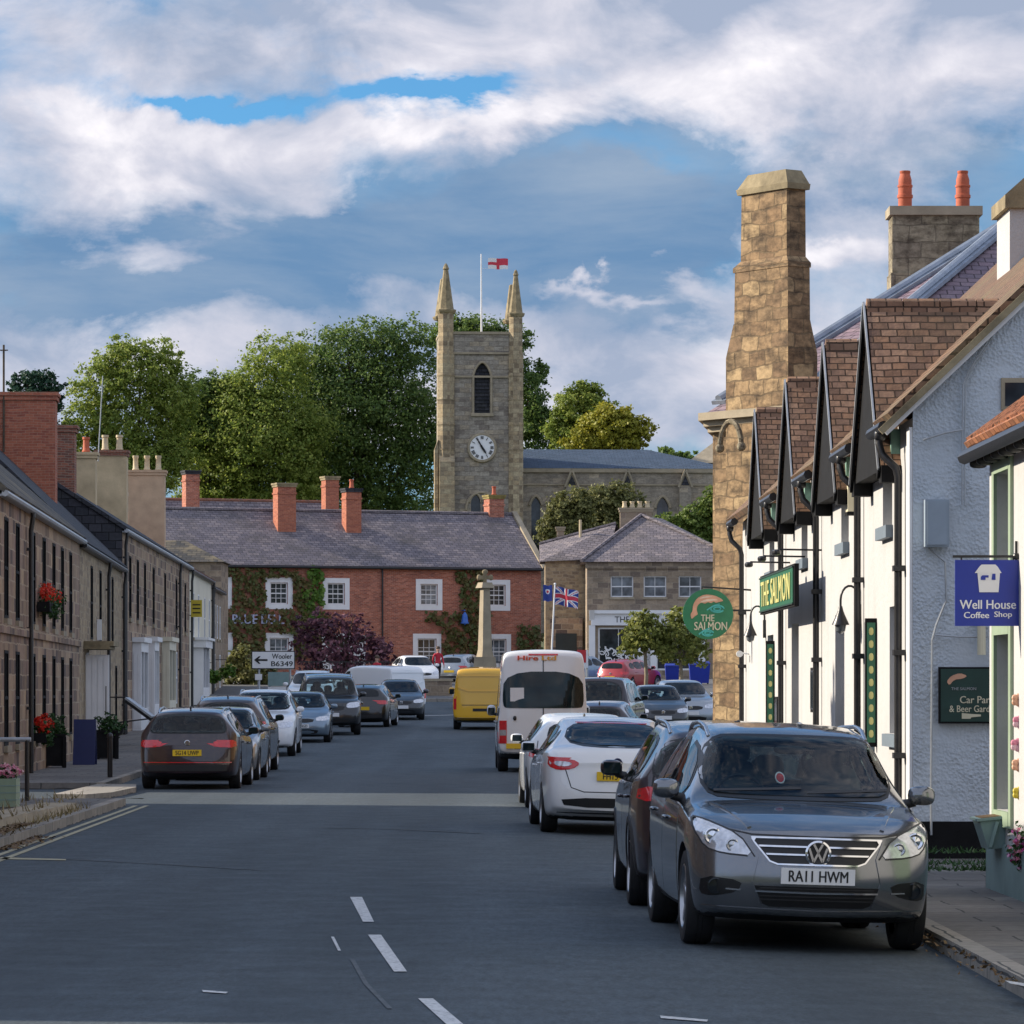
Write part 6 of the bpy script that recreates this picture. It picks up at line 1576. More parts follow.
# arch cladding for the crossovers
def cladding(root, B):
    rw = B.A['wr'] * B.H
    for v in ('left', 'right'):
        for ax in B.A['axle']:
            R1, R2 = rw * 1.14, rw * 1.30; c = (ax * B.L, rw)
            pts = [(c[0] + R2 * math.cos(t), c[1] + R2 * math.sin(t)) for t in [math.pi * (i / 14) * 1.08 - .12 for i in range(15)]] + [(c[0] + R1 * math.cos(t), c[1] + R1 * math.sin(t)) for t in [math.pi * (i / 14) * 1.08 - .12 for i in range(14, -1, -1)]]
            o = patch(B, [(v, pts)], M['plastic'], 'arch_trim', root, .010, .08); o.location.x -= B.L / 2
cladding(qas, qb)
def rear_saloon(B, root, paint, plate, kw):
    hw = B.W / 2; Hh = B.H; Z = lambda k: k * Hh; L = B.L
    for s, v in ((1, 'right'), (-1, 'left')):
        q = [(s * .92 * hw, Z(.645)), (s * .60 * hw, Z(.635)), (s * .50 * hw, Z(.60)), (s * .60 * hw, Z(.555)), (s * .80 * hw, Z(.54)), (s * .93 * hw, Z(.575))]
        sd = [(L - .06, Z(.56)), (L - .06, Z(.645)), (L - .42, Z(.655)), (L - .25, Z(.60))]
        t = patch(B, [('rear', chaikin(q, 1)), (v, sd)], M['lamp_red'], 'tail_light', root, .007, .05)
        patch(B, [('rear', chaikin([(s * .84 * hw, Z(.62)), (s * .66 * hw, Z(.612)), (s * .60 * hw, Z(.598)), (s * .68 * hw, Z(.575)), (s * .84 * hw, Z(.58))], 1))], M['lamp_clear'], 'lamp_insert', t, .012, .05)
    patch(B, [('rear', chaikin([(.76 * hw, Z(.315)), (-.76 * hw, Z(.315)), (-.70 * hw, Z(.235)), (.70 * hw, Z(.235))], 1))], M['grille'], 'bumper_slot', root, .006, .08)
    patch(B, [('rear', [(.80 * hw, Z(.19)), (-.80 * hw, Z(.19)), (-.76 * hw, Z(.135)), (.76 * hw, Z(.135))])], M['plastic'], 'diffuser', root, .006, .1)
    patch(B, [('rear', ribbon([(-.70 * hw, Z(.55)), (-.62 * hw, Z(.40)), (-.45 * hw, Z(.365)), (.45 * hw, Z(.365)), (.62 * hw, Z(.40)), (.70 * hw, Z(.55))], .012))], M['grille'], 'boot_seam', root, .003, .05, .002)
    patch(B, [('rear', [(.5 * hw, Z(.945)), (-.5 * hw, Z(.945)), (-.48 * hw, Z(.935)), (.48 * hw, Z(.935))])], M['lamp_red'], 'brake_light', root, .012, .06)
    number_plate(B, root, Z(.50), 'rear', plate, M['plate_yellow'])
    b = badge_ring(B, root, 0, Z(.615), .06, 'rear', M['navy'])
mon, mbd = vehicle('parked_car', 'white saloon seen from behind, plate FH15 WC, behind the white minibus', 'car', 'saloon', (4.87, 1.85, 1.49), M['paint_white'], 50.0, 1.20, 2.4, GR, 'away', 'FH15 WC', 5, rear_fn=rear_saloon)
vehicle('parked_car', 'white hatchback, only its roof showing beyond the white saloon', 'car', 'hatch', (4.2, 1.78, 1.48), M['paint_white'], 60.5, 1.02, 2.0, GR, 'away', None)
def rear_minibus(B, root, paint, plate, kw):
    hw = B.W / 2; Hh = B.H; Z = lambda k: k * Hh; L = B.L
    for s, v in ((1, 'right'), (-1, 'left')):
        q = [(s * .96 * hw, Z(.42)), (s * .80 * hw, Z(.42)), (s * .80 * hw, Z(.235)), (s * .96 * hw, Z(.235))]
        t = patch(B, [('rear', q), (v, [(L - .03, Z(.235)), (L - .03, Z(.42)), (L - .12, Z(.42)), (L - .12, Z(.235))])], M['lamp_red'], 'tail_light', root, .012, .06)
        patch(B, [('rear', [(s * .95 * hw, Z(.345)), (s * .81 * hw, Z(.345)), (s * .81 * hw, Z(.30)), (s * .95 * hw, Z(.30))])], M['lamp_clear'], 'lamp_insert', t, .017, .06)
    patch(B, [('rear', ribbon([(0, Z(.93)), (0, Z(.19))], .02))], M['grille'], 'door_seam', root, .009, .1)
    patch(B, [('rear', [(.80 * hw, Z(.195)), (-.95 * hw, Z(.195)), (-.95 * hw, Z(.125)), (.95 * hw, Z(.125)), (.95 * hw, Z(.195))])], M['plastic'], 'bumper', root, .02, .1)
    patch(B, [('rear', [(.32, Z(.958)), (-.32, Z(.958)), (-.32, Z(.945)), (.32, Z(.945))])], M['lamp_red'], 'brake_light', root, .012, .08)
    number_plate(B, root, Z(.215), 'rear', None, M['plate_yellow'], -.55)
    x = lambda y, z: B.bvh.ray_cast(Vector((9, y, z)), Vector((-1, 0, 0)), 9)[0].x
    for txt, y, w, h, z, m_ in (('MINI', -.42, .46, .11, .905, M['letter_red']), ('BUS', .06, .34, .11, .905, M['letter_orange'])) if False else (('Hire', -.34, .44, .10, .925, M['letter_red']), ('Ltd', .12, .30, .10, .925, M['letter_orange'])):
        xx = max(x(y - w / 2, Z(z)), x(y + w / 2, Z(z)), x(y, Z(z) - h / 2)) + .004
        text_obj(txt, w, h, plane_m((xx, y, Z(z)), (0, 1, 0), (.06, 0, 1)), m_, root, bold=.02, extrude=.02)
    s = MB(); s.box(x(-.5, Z(.64)) + .0, x(-.5, Z(.60)) + .012, -.72, -.42, Z(.575), Z(.685)); s.build('notice', M['sign_white'], root, uv=False)
    h_ = MB(); h_.blob((x(-.5, Z(.46)) + .01, -.62, Z(.44)), (.03, .04, .05), .8, 10, 6); h_.build('handle', M['plastic'], root, uv=False)
    badge_ring(B, root, .02, Z(.43), .06, 'rear', M['silver'])
sp, spb = vehicle('minibus', 'tall white minibus seen from behind with red lettering above its rear windows', 'minibus', 'van', (5.9, 1.99, 2.70), M['paint_white'], 87, .63, 1.0, None, 'away', None, 6, rear_fn=rear_minibus, detail=1, rear_glass=M['car_glass_teal'], rw=(.52, .815, .90, .85))
def rear_yellow(B, root, paint, plate, kw):
    hw = B.W / 2; Hh = B.H; Z = lambda k: k * Hh; L = B.L
    for s, v in ((1, 'right'), (-1, 'left')):
        patch(B, [('rear', [(s * .96 * hw, Z(.62)), (s * .87 * hw, Z(.62)), (s * .87 * hw, Z(.33)), (s * .96 * hw, Z(.33))]), (v, [(L - .03, Z(.33)), (L - .03, Z(.62)), (L - .1, Z(.62)), (L - .1, Z(.33))])], M['lamp_red'], 'tail_light', root, .01, .08)
    patch(B, [('rear', [(.34, Z(.345)), (-.34, Z(.345)), (-.34, Z(.30)), (.34, Z(.30))])], M['grille'], 'number_plate_recess', root, .01, .08)
    patch(B, [('rear', [(.95 * hw, Z(.20)), (-.95 * hw, Z(.20)), (-.95 * hw, Z(.13)), (.95 * hw, Z(.13))])], M['galv'], 'bumper', root, .02, .1)
    patch(B, [('rear', ribbon(chaikin([(-.84 * hw, Z(.86)), (.84 * hw, Z(.86)), (.84 * hw, Z(.68)), (.5 * hw, Z(.62)), (-.5 * hw, Z(.62)), (-.84 * hw, Z(.68)), (-.84 * hw, Z(.86))], 0), .03))], paint, 'tailgate_crease', root, .02, .08)
    patch(B, [('rear', ribbon([(-.7 * hw, Z(.40)), (.7 * hw, Z(.40))], .02))], M['grille'], 'tailgate_seam', root, .006, .08)
vehicle('yellow_van', 'bright yellow panel van driving away beside the market cross', 'van', 'midvan', (5.0, 1.99, 2.02), M['paint_yellow'], 128.5, -.92, 0, None, 'away', None, 5, rear_fn=rear_yellow)
# cars beyond on the right
vehicle('parked_car', 'small dark hatchback with its sunlit right side showing, in front of the tall dark SUV', 'car', 'hatch', (4.1, 1.74, 1.46), M['paint_maroon'], 99, 2.35, -7, GR, 'away', None)
vehicle('parked_car', 'tall square dark SUV seen from behind, right of the white minibus', 'car', 'boxsuv', (4.83, 1.92, 1.90), M['paint_maroon'], 114, 2.75, -8, GR, 'away', None, rack=False, tl=(.40, .60, .86))
vehicle('parked_car', 'dark car facing the viewer, squeezed behind the tall dark SUV', 'car', 'hatch', (4.2, 1.75, 1.5), M['paint_dark'], 124, 4.55, 4, GR, 'toward', None)
vehicle('parked_car', 'pale silver people carrier facing the viewer beside the golden stone corner', 'car', 'suv', (4.4, 1.80, 1.60), M['paint_silver'], 129, 5.55, 6, GR, 'toward', None, rack=False)
vehicle('parked_car', 'bright red hatchback in front of the white shop front', 'car', 'hatch', (3.9, 1.70, 1.47), M['paint_red'], 181, 5.4, -30, 'cars on the market place', 'away', None)
vehicle('parked_car', 'pale blue-grey car half hidden behind the red and white board', 'car', 'hatch', (4.0, 1.70, 1.5), M['paint_bluegrey'], 186, 3.4, -40, 'cars on the market place', 'away', None)
# left row
def rear_estate(B, root, paint, plate, kw):
    rear_std(B, root, paint, plate, dict(kw, tl=(.505, .60, .50), pz=.445, bz=.565))
    hw = B.W / 2; Z = lambda k: k * B.H
    patch(B, [('rear', [(.86 * hw, Z(.335)), (-.86 * hw, Z(.335)), (-.86 * hw, Z(.325)), (.86 * hw, Z(.325))])], M['lamp_red'], 'reflector', root, .012, .1)
vehicle('parked_car', 'maroon estate car seen from behind, nearest on the left, with roof rails', 'car', 'estate', (4.77, 1.83, 1.50), M['paint_maroon'], 72, -5.83, -.5, GL, 'away', 'SG14 UWP', 5, rear_fn=rear_estate, rw=(.69, .90, .76, .64))
vehicle('parked_car', 'silver car facing the viewer, just beyond the maroon estate', 'car', 'hatch', (4.1, 1.74, 1.47), M['paint_silver'], 79, -5.88, 0, GL, 'toward', None)
vehicle('parked_car', 'brown SUV seen from behind with a red tail lamp, beyond the maroon estate', 'car', 'suv', (4.5, 1.84, 1.70), M['paint_brown'], 86.5, -6.18, -.5, GL, 'away', None, tl=(.50, .66, .80))
vehicle('parked_car', 'white SUV facing the viewer, between the brown SUV and the silver hatchback', 'car', 'suv', (4.4, 1.82, 1.70), M['paint_white'], 101.5, -6.42, 0, GL, 'toward', None)
vehicle('parked_car', 'low silver-blue hatchback facing the viewer in front of the black off-roader', 'car', 'hatch', (4.25, 1.78, 1.45), M['paint_bluegrey'], 114, -6.10, 1.5, GL, 'toward', 'KX56 HGD')
vehicle('parked_car', 'big square black off-roader facing the viewer', 'car', 'boxsuv', (4.83, 1.92, 1.90), M['paint_black'], 122, -5.70, 4, GL, 'toward', None, hl=(.44, .53))
vehicle('parked_car', 'black hatchback seen from behind with a red tail lamp, right of the black off-roader', 'car', 'hatch', (4.25, 1.77, 1.43), M['paint_black'], 132, -4.82, -4, GL, 'away', None, tl=(.53, .63, .55))
vehicle('parked_car', 'dark car facing the viewer, last of the left row', 'car', 'hatch', (4.2, 1.76, 1.45), M['paint_dark'], 144, -4.10, 3, GL, 'toward', None)
vehicle('white_van', 'small white panel van parked askew beyond the left row of cars', 'van', 'midvan', (4.4, 1.78, 1.85), M['paint_white'], 152, -5.3, 38, None, 'away', None, rear_fn=rear_yellow)
vehicle('parked_car', 'white car half hidden behind the left side of the black off-roader', 'car', 'suv', (4.3, 1.8, 1.72), M['paint_white'], 148, -7.5, 0, GL, 'toward', None)
GM = 'cars on the market place'
vehicle('parked_car', 'white hatchback facing the viewer on the raised market place below the hotel windows', 'car', 'hatch', (3.9, 1.70, 1.50), M['paint_white'], 186, -4.55, 14, GM, 'toward', None)
vehicle('parked_car', 'grey hatchback seen from behind, left of the market cross', 'car', 'hatch', (4.0, 1.72, 1.5), M['paint_silver'], 192, -2.35, -20, GM, 'away', None)
# ------------------------------------------------------------------ trees and plants
def leaf_cloud(blobs, n, size, rnd, clump=14, spread=.16, shell=(.55, 1.02), flat=.0):
    """many small leaf-sized faces gathered in clumps through the crown's volume"""
    vs = []; fs = []
    tot = sum(b[3] * b[4] * b[5] for b in blobs) ; nc = max(1, n // clump)
    for b in blobs:
        k = max(3, int(nc * (b[3] * b[4] * b[5]) ** .8 / sum(q[3] * q[4] * q[5] ** 1 and (q[3] * q[4] * q[5]) ** .8 for q in blobs)))
        rm = (b[3] + b[4] + b[5]) / 3
        for _ in range(k):
            d = Vector((rnd.gauss(0, 1), rnd.gauss(0, 1), rnd.gauss(0, 1))); d.normalize()
            r = shell[0] + (shell[1] - shell[0]) * rnd.random() ** .6
            r *= 1 + .14 * math.sin(d.x * 7 + b[0]) * math.sin(d.z * 6 + b[1])
            c = Vector((b[0] + d.x * b[3] * r, b[1] + d.y * b[4] * r, b[2] + d.z * b[5] * r))
            cs = rm * spread * (.6 + .9 * rnd.random())
            for _ in range(clump):
                o = Vector((rnd.gauss(0, .6), rnd.gauss(0, .6), rnd.gauss(0, .42))) * cs
                p = c + o
                nrm = (d * .8 + Vector((rnd.gauss(0, .7), rnd.gauss(0, .7), rnd.gauss(.35, .7)))).normalized()
                u = nrm.cross(Vector((rnd.random() - .5, rnd.random() - .5, rnd.random() - .5))).normalized(); w = nrm.cross(u)
                s = size * (.6 + .8 * rnd.random()); i = len(vs)
                vs += [tuple(p - u * s * .5), tuple(p + w * s * .32), tuple(p + u * s * .5), tuple(p - w * s * .32)]
                fs.append((i, i + 1, i + 2, i + 3))
    me = bpy.data.meshes.new('crown'); me.from_pydata(vs, [], fs)
    return me
def tree(name, label, x, y, trunk_h, blobs, n, size, leaf, bark=None, cat='tree', group=None, r0=.3, seed=1, z=None, clump=14, spread=.16, shell=(.25, 1.02), limbs=7):
    rnd = random.Random(seed)
    r = thing(name, label, cat, (x, y, ground(y) if z is None else z), 0, group)
    t = MB()
    top = max(b[2] for b in blobs)
    t.tube([(0, 0, -.5), (.03 * trunk_h, 0, trunk_h * .5), (0, .02 * trunk_h, trunk_h), (.1, 0, lerp(trunk_h, top, .6))], [r0 * 1.25, r0, r0 * .8, r0 * .3], 9)
    bl = sorted(blobs, key=lambda b: -b[3])
    for i in range(limbs):
        b = bl[i % len(bl)]; s = Vector((0, 0, trunk_h * (.75 + .25 * rnd.random())))
        e = Vector((b[0], b[1], b[2])) + Vector((rnd.gauss(0, .3) * b[3], rnd.gauss(0, .3) * b[4], rnd.gauss(.1, .3) * b[5]))
        m_ = s.lerp(e, .5) + Vector((0, 0, .08 * (e - s).length))
        t.tube([s, m_, e], [r0 * .5, r0 * .3, r0 * .08], 6)
    t.build('trunk', bark or M['bark'], r, smooth=60)
    me = leaf_cloud(blobs, n, size, rnd, clump, spread, shell); me.materials.append(leaf)
    o = bpy.data.objects.new('crown', me); COL.objects.link(o); o.parent = r
    return r
def pxblobs(x, y, D, z, lst, dep=.8):
    """crown lobes given where they stand against the skyline at distance D: (px, py, rx px, ry px, depth shift)"""
    out = []
    for q in lst:
        c = at(q[0], q[1], D); rx, rz = q[2] * D / F, q[3] * D / F
        out.append((c.x - x, (q[4] if len(q) > 4 else 0), c.z - z, rx, max(rx, rz) * dep, rz))
    return out
TG = 'big trees behind the hotel and church'
def skyline_tree(name, label, px, D, lst, n, size, leaf, trunk=5, seed=1, **k):
    x = at(px, 0, D).x; z = ground(D)
    return tree(name, label, x, D, trunk, pxblobs(x, D, D, z, lst), int(n * 1.5), size * .84, leaf, seed=seed, z=z, group=TG, clump=30, spread=.145, **k)
skyline_tree('broadleaf_tree', 'tall rounded light green tree above the terrace chimneys', 135, 312, [(140, 372, 42, 34), (105, 385, 34, 32), (170, 400, 36, 36), (90, 425, 34, 34), (130, 432, 44, 40), (165, 452, 36, 34), (130, 470, 60, 30), (118, 352, 22, 16), (160, 358, 24, 18)], 34000, .29, M['leaf_mid'], 6, 11, r0=.45)
skyline_tree('conifer_tree', 'dark blue-green conifer behind the red brick chimney at far left', 34, 310, [(34, 378, 22, 10), (20, 386, 18, 10), (50, 386, 16, 10), (34, 402, 30, 16), (34, 430, 34, 20)], 9000, .30, M['leaf_conifer'], 8, 12)
skyline_tree('broadleaf_tree', 'dark tree filling the dip between the rounded tree and the great tree', 205, 318, [(200, 395, 26, 24), (185, 420, 30, 36), (222, 390, 24, 18), (215, 430, 34, 40)], 15000, .29, M['leaf_dark'], 6, 13)
skyline_tree('broadleaf_tree', 'great spreading tree with yellow-green lower boughs left of the church tower', 250, 318, [(258, 440, 74, 66), (250, 400, 44, 38), (228, 430, 40, 34), (205, 460, 34, 34), (240, 470, 48, 38), (290, 440, 44, 44), (282, 362, 40, 30), (240, 405, 40, 30), (195, 490, 28, 24), (290, 485, 44, 28), (220, 500, 50, 22), (270, 505, 50, 20)], 52000, .29, M['leaf_mid'], 6, 14, r0=.5)
skyline_tree('broadleaf_tree', 'great dark green tree whose crown reaches the church tower', 360, 324, [(345, 420, 92, 84), (330, 360, 50, 34), (375, 348, 46, 34), (415, 345, 40, 30), (300, 370, 36, 30), (350, 410, 56, 48), (405, 400, 46, 50), (330, 460, 50, 44), (390, 465, 56, 46), (425, 440, 30, 50), (330, 500, 70, 26), (405, 500, 50, 26)], 60000, .30, M['leaf_dark'], 7, 15, r0=.55)
skyline_tree('broadleaf_tree', 'dark tree showing behind the pinnacles of the church tower', 480, 312, [(470, 335, 40, 20), (500, 345, 32, 26), (455, 330, 24, 16), (528, 400, 22, 40), (535, 430, 26, 30), (540, 375, 10, 16)], 17000, .29, M['leaf_dark'], 7, 16)
skyline_tree('broadleaf_tree', 'round green tree behind the church roof', 582, 308, [(582, 408, 28, 26), (570, 430, 26, 24), (605, 425, 22, 24), (585, 395, 16, 14)], 15000, .28, M['leaf_mid'], 6, 17)
skyline_tree('broadleaf_tree', 'yellow-green autumn tree behind the church roof', 612, 302, [(610, 430, 34, 24), (590, 440, 26, 18), (635, 432, 20, 18), (612, 416, 22, 12)], 15000, .28, M['leaf_gold'], 6, 18)
skyline_tree('broadleaf_tree', 'low dark trees at the right end of the church roof', 678, 330, [(665, 458, 18, 10), (688, 464, 20, 12), (710, 470, 16, 12)], 3000, .42, M['leaf_dark'], 4, 19)
BG = 'bushes in front of the church'
for nm, lab, px, D, lst, n, lf, sd in (('bush', 'tall olive green bush before the church windows', 570, 252, [(562, 512, 18, 20), (580, 505, 16, 18), (552, 530, 16, 18), (575, 530, 22, 20)], 5000, M['leaf_olive'], 21),
        ('bush', 'broad olive bush behind the four-pot chimney', 610, 255, [(600, 505, 24, 20), (622, 500, 20, 18), (635, 515, 16, 16), (605, 525, 28, 18)], 6000, M['leaf_olive'], 22),
        ('bush', 'bright green bush right of the hipped slate roof', 690, 250, [(670, 525, 20, 12), (695, 520, 20, 16), (712, 505, 12, 20), (700, 540, 24, 16), (725, 525, 16, 24)], 6000, M['leaf_bright'], 23)):
    x = at(px, 0, D).x; tree(nm, lab, x, D, 1.5, pxblobs(x, D, D, ground(D), lst), n * 2, .21, lf, seed=sd, cat='bush', group=BG, r0=.12)
x = at(345, 0, 203).x
tree('purple_tree', 'dark purple-leaved tree in front of the hotel', x, 203, 1.6, pxblobs(x, 203, 203, ground(203), [(338, 645, 34, 24), (312, 642, 24, 22), (368, 648, 24, 20), (322, 622, 20, 14), (352, 624, 18, 14), (298, 626, 12, 10), (384, 656, 16, 14), (330, 664, 38, 14)]), 5200, .21, M['leaf_purple'], seed=31, r0=.14, shell=(.3, 1.1))
x = at(252, 0, 188).x
tree('bush', 'rounded green bush left of the road sign', x, 188, .8, pxblobs(x, 188, 188, ground(188), [(240, 668, 18, 20), (258, 672, 18, 20), (235, 690, 22, 16), (262, 690, 22, 14), (247, 655, 12, 12)]), 5000, .22, M['leaf_olive'], seed=32, cat='bush', r0=.1)
for px, lst, lab, sd in ((645, [(643, 632, 18, 22), (632, 642, 14, 16), (658, 640, 14, 16), (645, 618, 12, 10)], 'left of the two young street trees, its crown against the white shop front', 33), (680, [(678, 635, 22, 26), (698, 645, 16, 22), (665, 645, 14, 18), (684, 615, 14, 12)], 'right of the two young street trees, its crown behind the round inn sign', 34)):
    x = at(px, 0, 172).x; tree('street_tree', lab, x, 172, 2.0, pxblobs(x, 172, 172, ground(172), lst), 3600, .17, M['leaf_street'], M['bark_pale'], seed=sd, r0=.085, group='young street trees', shell=(.2, 1.1))
# climbing ivy over the hotel front
def ivy(label, areas, n, leaf, seed, size=.22):
    rnd = random.Random(seed); vs = []; fs = []
    ux = hd.normalized(); ny_ = Vector((ux.y, -ux.x, 0))
    tot = sum((a[1] - a[0]) * (a[3] - a[2]) for a in areas)
    for (x0, x1, y0, y1) in areas:
        for _ in range(int(n * (x1 - x0) * (y1 - y0) / tot)):
            px, py = rnd.uniform(x0, x1), rnd.uniform(y0, y1)
            e = min(px - x0, x1 - px, py - y0, y1 - py)
            if rnd.random() > .30 + e / 9: continue
            if math.sin(px * .55 + seed) * math.sin(py * .42 + seed * 2) + .5 * math.sin(px * .23 - py * .31) < -.45: continue
            sxl = hx(px); D_ = hA.y + ux.y * sxl; zz_ = EYE - (py - HZ) * D_ / F
            if any(o[0] - .27 < sxl < o[1] + .27 and o[2] + hz - .27 < zz_ < o[3] + hz + .27 for o in hops[:10]): continue
            p = Vector((hA.x, hA.y, 0)) + ux * sxl + ny_ * (.05 + .22 * rnd.random()) + Vector((0, 0, zz_))
            nn = (ny_ + Vector((rnd.gauss(0, .5), rnd.gauss(0, .3), rnd.gauss(.2, .5)))).normalized()
            u = nn.cross(Vector((rnd.random() - .5, rnd.random() - .5, rnd.random() - .5))).normalized(); w = nn.cross(u); s = size * (.6 + .8 * rnd.random()); i = len(vs)
            vs += [tuple(p - u * s * .5), tuple(p + w * s * .4), tuple(p + u * s * .5), tuple(p - w * s * .4)]; fs.append((i, i + 1, i + 2, i + 3))
    me = bpy.data.meshes.new('ivy'); me.from_pydata(vs, [], fs); me.materials.append(leaf)
    o = bpy.data.objects.new('climbing_ivy', me); COL.objects.link(o)
    return tag(o, label, 'climber', 'climbers on the brick hotel')
ivy('russet-brown creeper round the left windows and lettering of the hotel', [(222, 300, 568, 600), (222, 300, 598, 612), (222, 330, 612, 660), (296, 315, 575, 640), (222, 262, 645, 690)], 6500, M['leaf_ivy'], 41)
ivy('bright green creeper rising to the gutter between two hotel windows', [(306, 320, 566, 578), (305, 325, 572, 605), (300, 322, 590, 625)], 900, M['leaf_ivy_bright'], 42, .24)
ivy('dark creeper round the blue bell at the right of the hotel', [(455, 482, 569, 585), (458, 490, 580, 660), (436, 470, 612, 628), (440, 462, 628, 655), (515, 542, 625, 655), (425, 445, 612, 622)], 3000, M['leaf_ivy'], 43)

# ------------------------------------------------------------------ market cross, flags, road signs
mx = at(485, 0, 160); mz = ground(160)
mc = thing('market_cross', 'slender stone market cross on a stepped base behind the yellow van', 'monument', (mx.x, 160, mz))
s = MB(); s.box(-1.2, 1.2, -1.2, 1.2, -.4, .35); s.box(-.85, .85, -.85, .85, .352, .75); s.box(-.56, .56, -.56, .56, .752, 1.0); s.build('base', M['stone_trim'], mc)
zb = at(0, 657, 160).z - mz; zc = at(0, 588, 160).z - mz; zt = at(0, 572, 160).z - mz
s = MB(); s.add([(-.52, -.52, 1.0), (.52, -.52, 1.0), (.52, .52, 1.0), (-.52, .52, 1.0), (-.42, -.42, zb), (.42, -.42, zb), (.42, .42, zb), (-.42, .42, zb)], [(0, 1, 5, 4), (1, 2, 6, 5), (2, 3, 7, 6), (3, 0, 4, 7), (4, 5, 6, 7)])
s.build('pedestal', M['stone_trim'], mc)
Q = Matrix.Rotation(R(28), 4, 'Z')
s = MB(); n = [(-.21, -.21), (.21, -.21), (.21, .21), (-.21, .21)]; s.add([(a * 1.25, b * 1.25, zb) for a, b in n] + [(a, b, zb + .3) for a, b in n] + [(a * .68, b * .68, zc) for a, b in n], [(0, 1, 5, 4), (1, 2, 6, 5), (2, 3, 7, 6), (3, 0, 4, 7), (4, 5, 9, 8), (5, 6, 10, 9), (6, 7, 11, 10), (7, 4, 8, 11)], 0, Q)
s.add([(a * 1.35, b * 1.35, zc) for a, b in n] + [(a * 1.0, b * 1.0, zc + .22) for a, b in n], [(0, 1, 2, 3), (4, 5, 6, 7), (0, 1, 5, 4), (1, 2, 6, 5), (2, 3, 7, 6), (3, 0, 4, 7)], 0, Q)
s.build('shaft', M['stone_trim'], mc)
s = MB(); s.box(-.07, .07, -.07, .07, zc + .18, zt); s.box(-.24, .24, -.065, .065, zt - .30, zt - .14); s.blob((-.24, 0, zt - .22), (.09, .08, .12), .9); s.blob((.24, 0, zt - .22), (.09, .08, .12), .9); s.blob((0, 0, zt), (.12, .08, .10), .9); s.build('cross_head', M['stone_mossy'], mc)
def flag_mesh(w, h, fn, nx=44, nz=26, amp=.06, droop=.12):
    vs = []; fs = []; ms = []
    for j in range(nz + 1):
        for i in range(nx + 1):
            u, v = i / nx, j / nz
            vs.append((u * w * .96, amp * math.sin(u * 7 + v * 1.3) * u ** .5 * 1.4, v * h - droop * u * u * h + .03 * h * math.sin(u * 9)))
    for j in range(nz):
        for i in range(nx):
            k = j * (nx + 1) + i; fs.append((k, k + 1, k + nx + 2, k + nx + 1)); ms.append(fn((i + .5) / nx, (j + .5) / nz))
    return vs, fs, ms
def union(u, v):
    x, y = (u - .5) * 2, (v - .5)        # 2:1
    if abs(x) < .10 or abs(y) < .10: return 2
    if abs(x) < .17 or abs(y) < .17: return 1
    for sg in (1, -1):
        dd_ = (y - sg * x * .5) / math.hypot(1, .5)
        side = 1 if (x > 0) == (sg > 0) else -1
        if -.035 < dd_ < .035 and (dd_ * (1 if x > 0 else -1) < .006): return 2
        if abs(dd_) < .085: return 1
    return 0
def george(u, v): return 2 if abs(u - .5) < .085 or abs(v - .5) < .13 or (u > .58 and v > .6) else 1
fp = at(548, 0, 166); fz = ground(166)
pole = thing('flagpole', 'leaning white pole flying a union flag beside the market cross', 'flagpole', (at(549, 0, 166).x, 166, fz))
top = at(555, 584, 166); tp = Vector((top.x - pole.location.x, 0, top.z - fz)); lean = tp.normalized()
s = MB(); s.tube([(0, 0, -.2), tp], [.045, .03], 10); s.blob(tuple(tp), (.05, .05, .05), 1); s.build('pole', M['white_paint'], pole)
vs, fs, ms = flag_mesh(1.0, .74, union, amp=.11, droop=.2)
mb = MB(); mb.v = [Vector(v) for v in vs]; mb.f = fs; mb.m = ms
f = mb.build('flag', [M['blue_flag'], M['white_flag'], M['red_flag']], smooth=60)
f.rotation_euler = (0, R(3), R(-8)); f.location = (top.x - .02, 166, top.z - .86); tag(f, 'union flag blowing to the right at the head of the leaning white pole', 'flag')
vs, fs, ms = flag_mesh(.40, .66, lambda u, v: 2 if math.hypot((u - .5) * .40, (v - .62) * .66) < .055 else (1 if math.hypot((u - .5) * .40, (v - .62) * .66) < .10 else 0), 30, 40, .03, .02)
mb = MB(); mb.v = [Vector(v) for v in vs]; mb.f = fs; mb.m = ms
f = mb.build('flag', [M['blue_flag'], M['white_flag'], M['red_flag']], smooth=60); f.location = (at(543, 0, 166.2).x, 166.2, at(0, 601, 166).z); tag(f, 'narrow dark blue flag with a red and white roundel, left of the union flag', 'flag')
cp = thing('flagpole', 'thin white flagpole on the roof of the church tower', 'flagpole', (at(481.5, 0, 288).x, 288, at(0, 337, 288).z))
s = MB(); s.tube([(0, 0, 0), (-.02, 0, at(0, 254, 288).z - cp.location.z)], [.07, .045], 10); s.build('pole', M['white_paint'], cp)
vs, fs, ms = flag_mesh(1.5, .78, george, 40, 22, .07, .05)
mb = MB(); mb.v = [Vector(v) for v in vs]; mb.f = fs; mb.m = ms
f = mb.build('flag', [M['white_flag'], M['white_flag'], M['red_flag']], smooth=60); f.location = (at(488, 0, 288).x, 288, at(0, 269, 288).z); tag(f, 'white flag with a red cross flying above the church tower', 'flag')
s = MB(); s.tube([(0, 0, 0), (-.46, 0, .05)], .012, 5); ln = s.build('halyard', M['white_paint'], f)

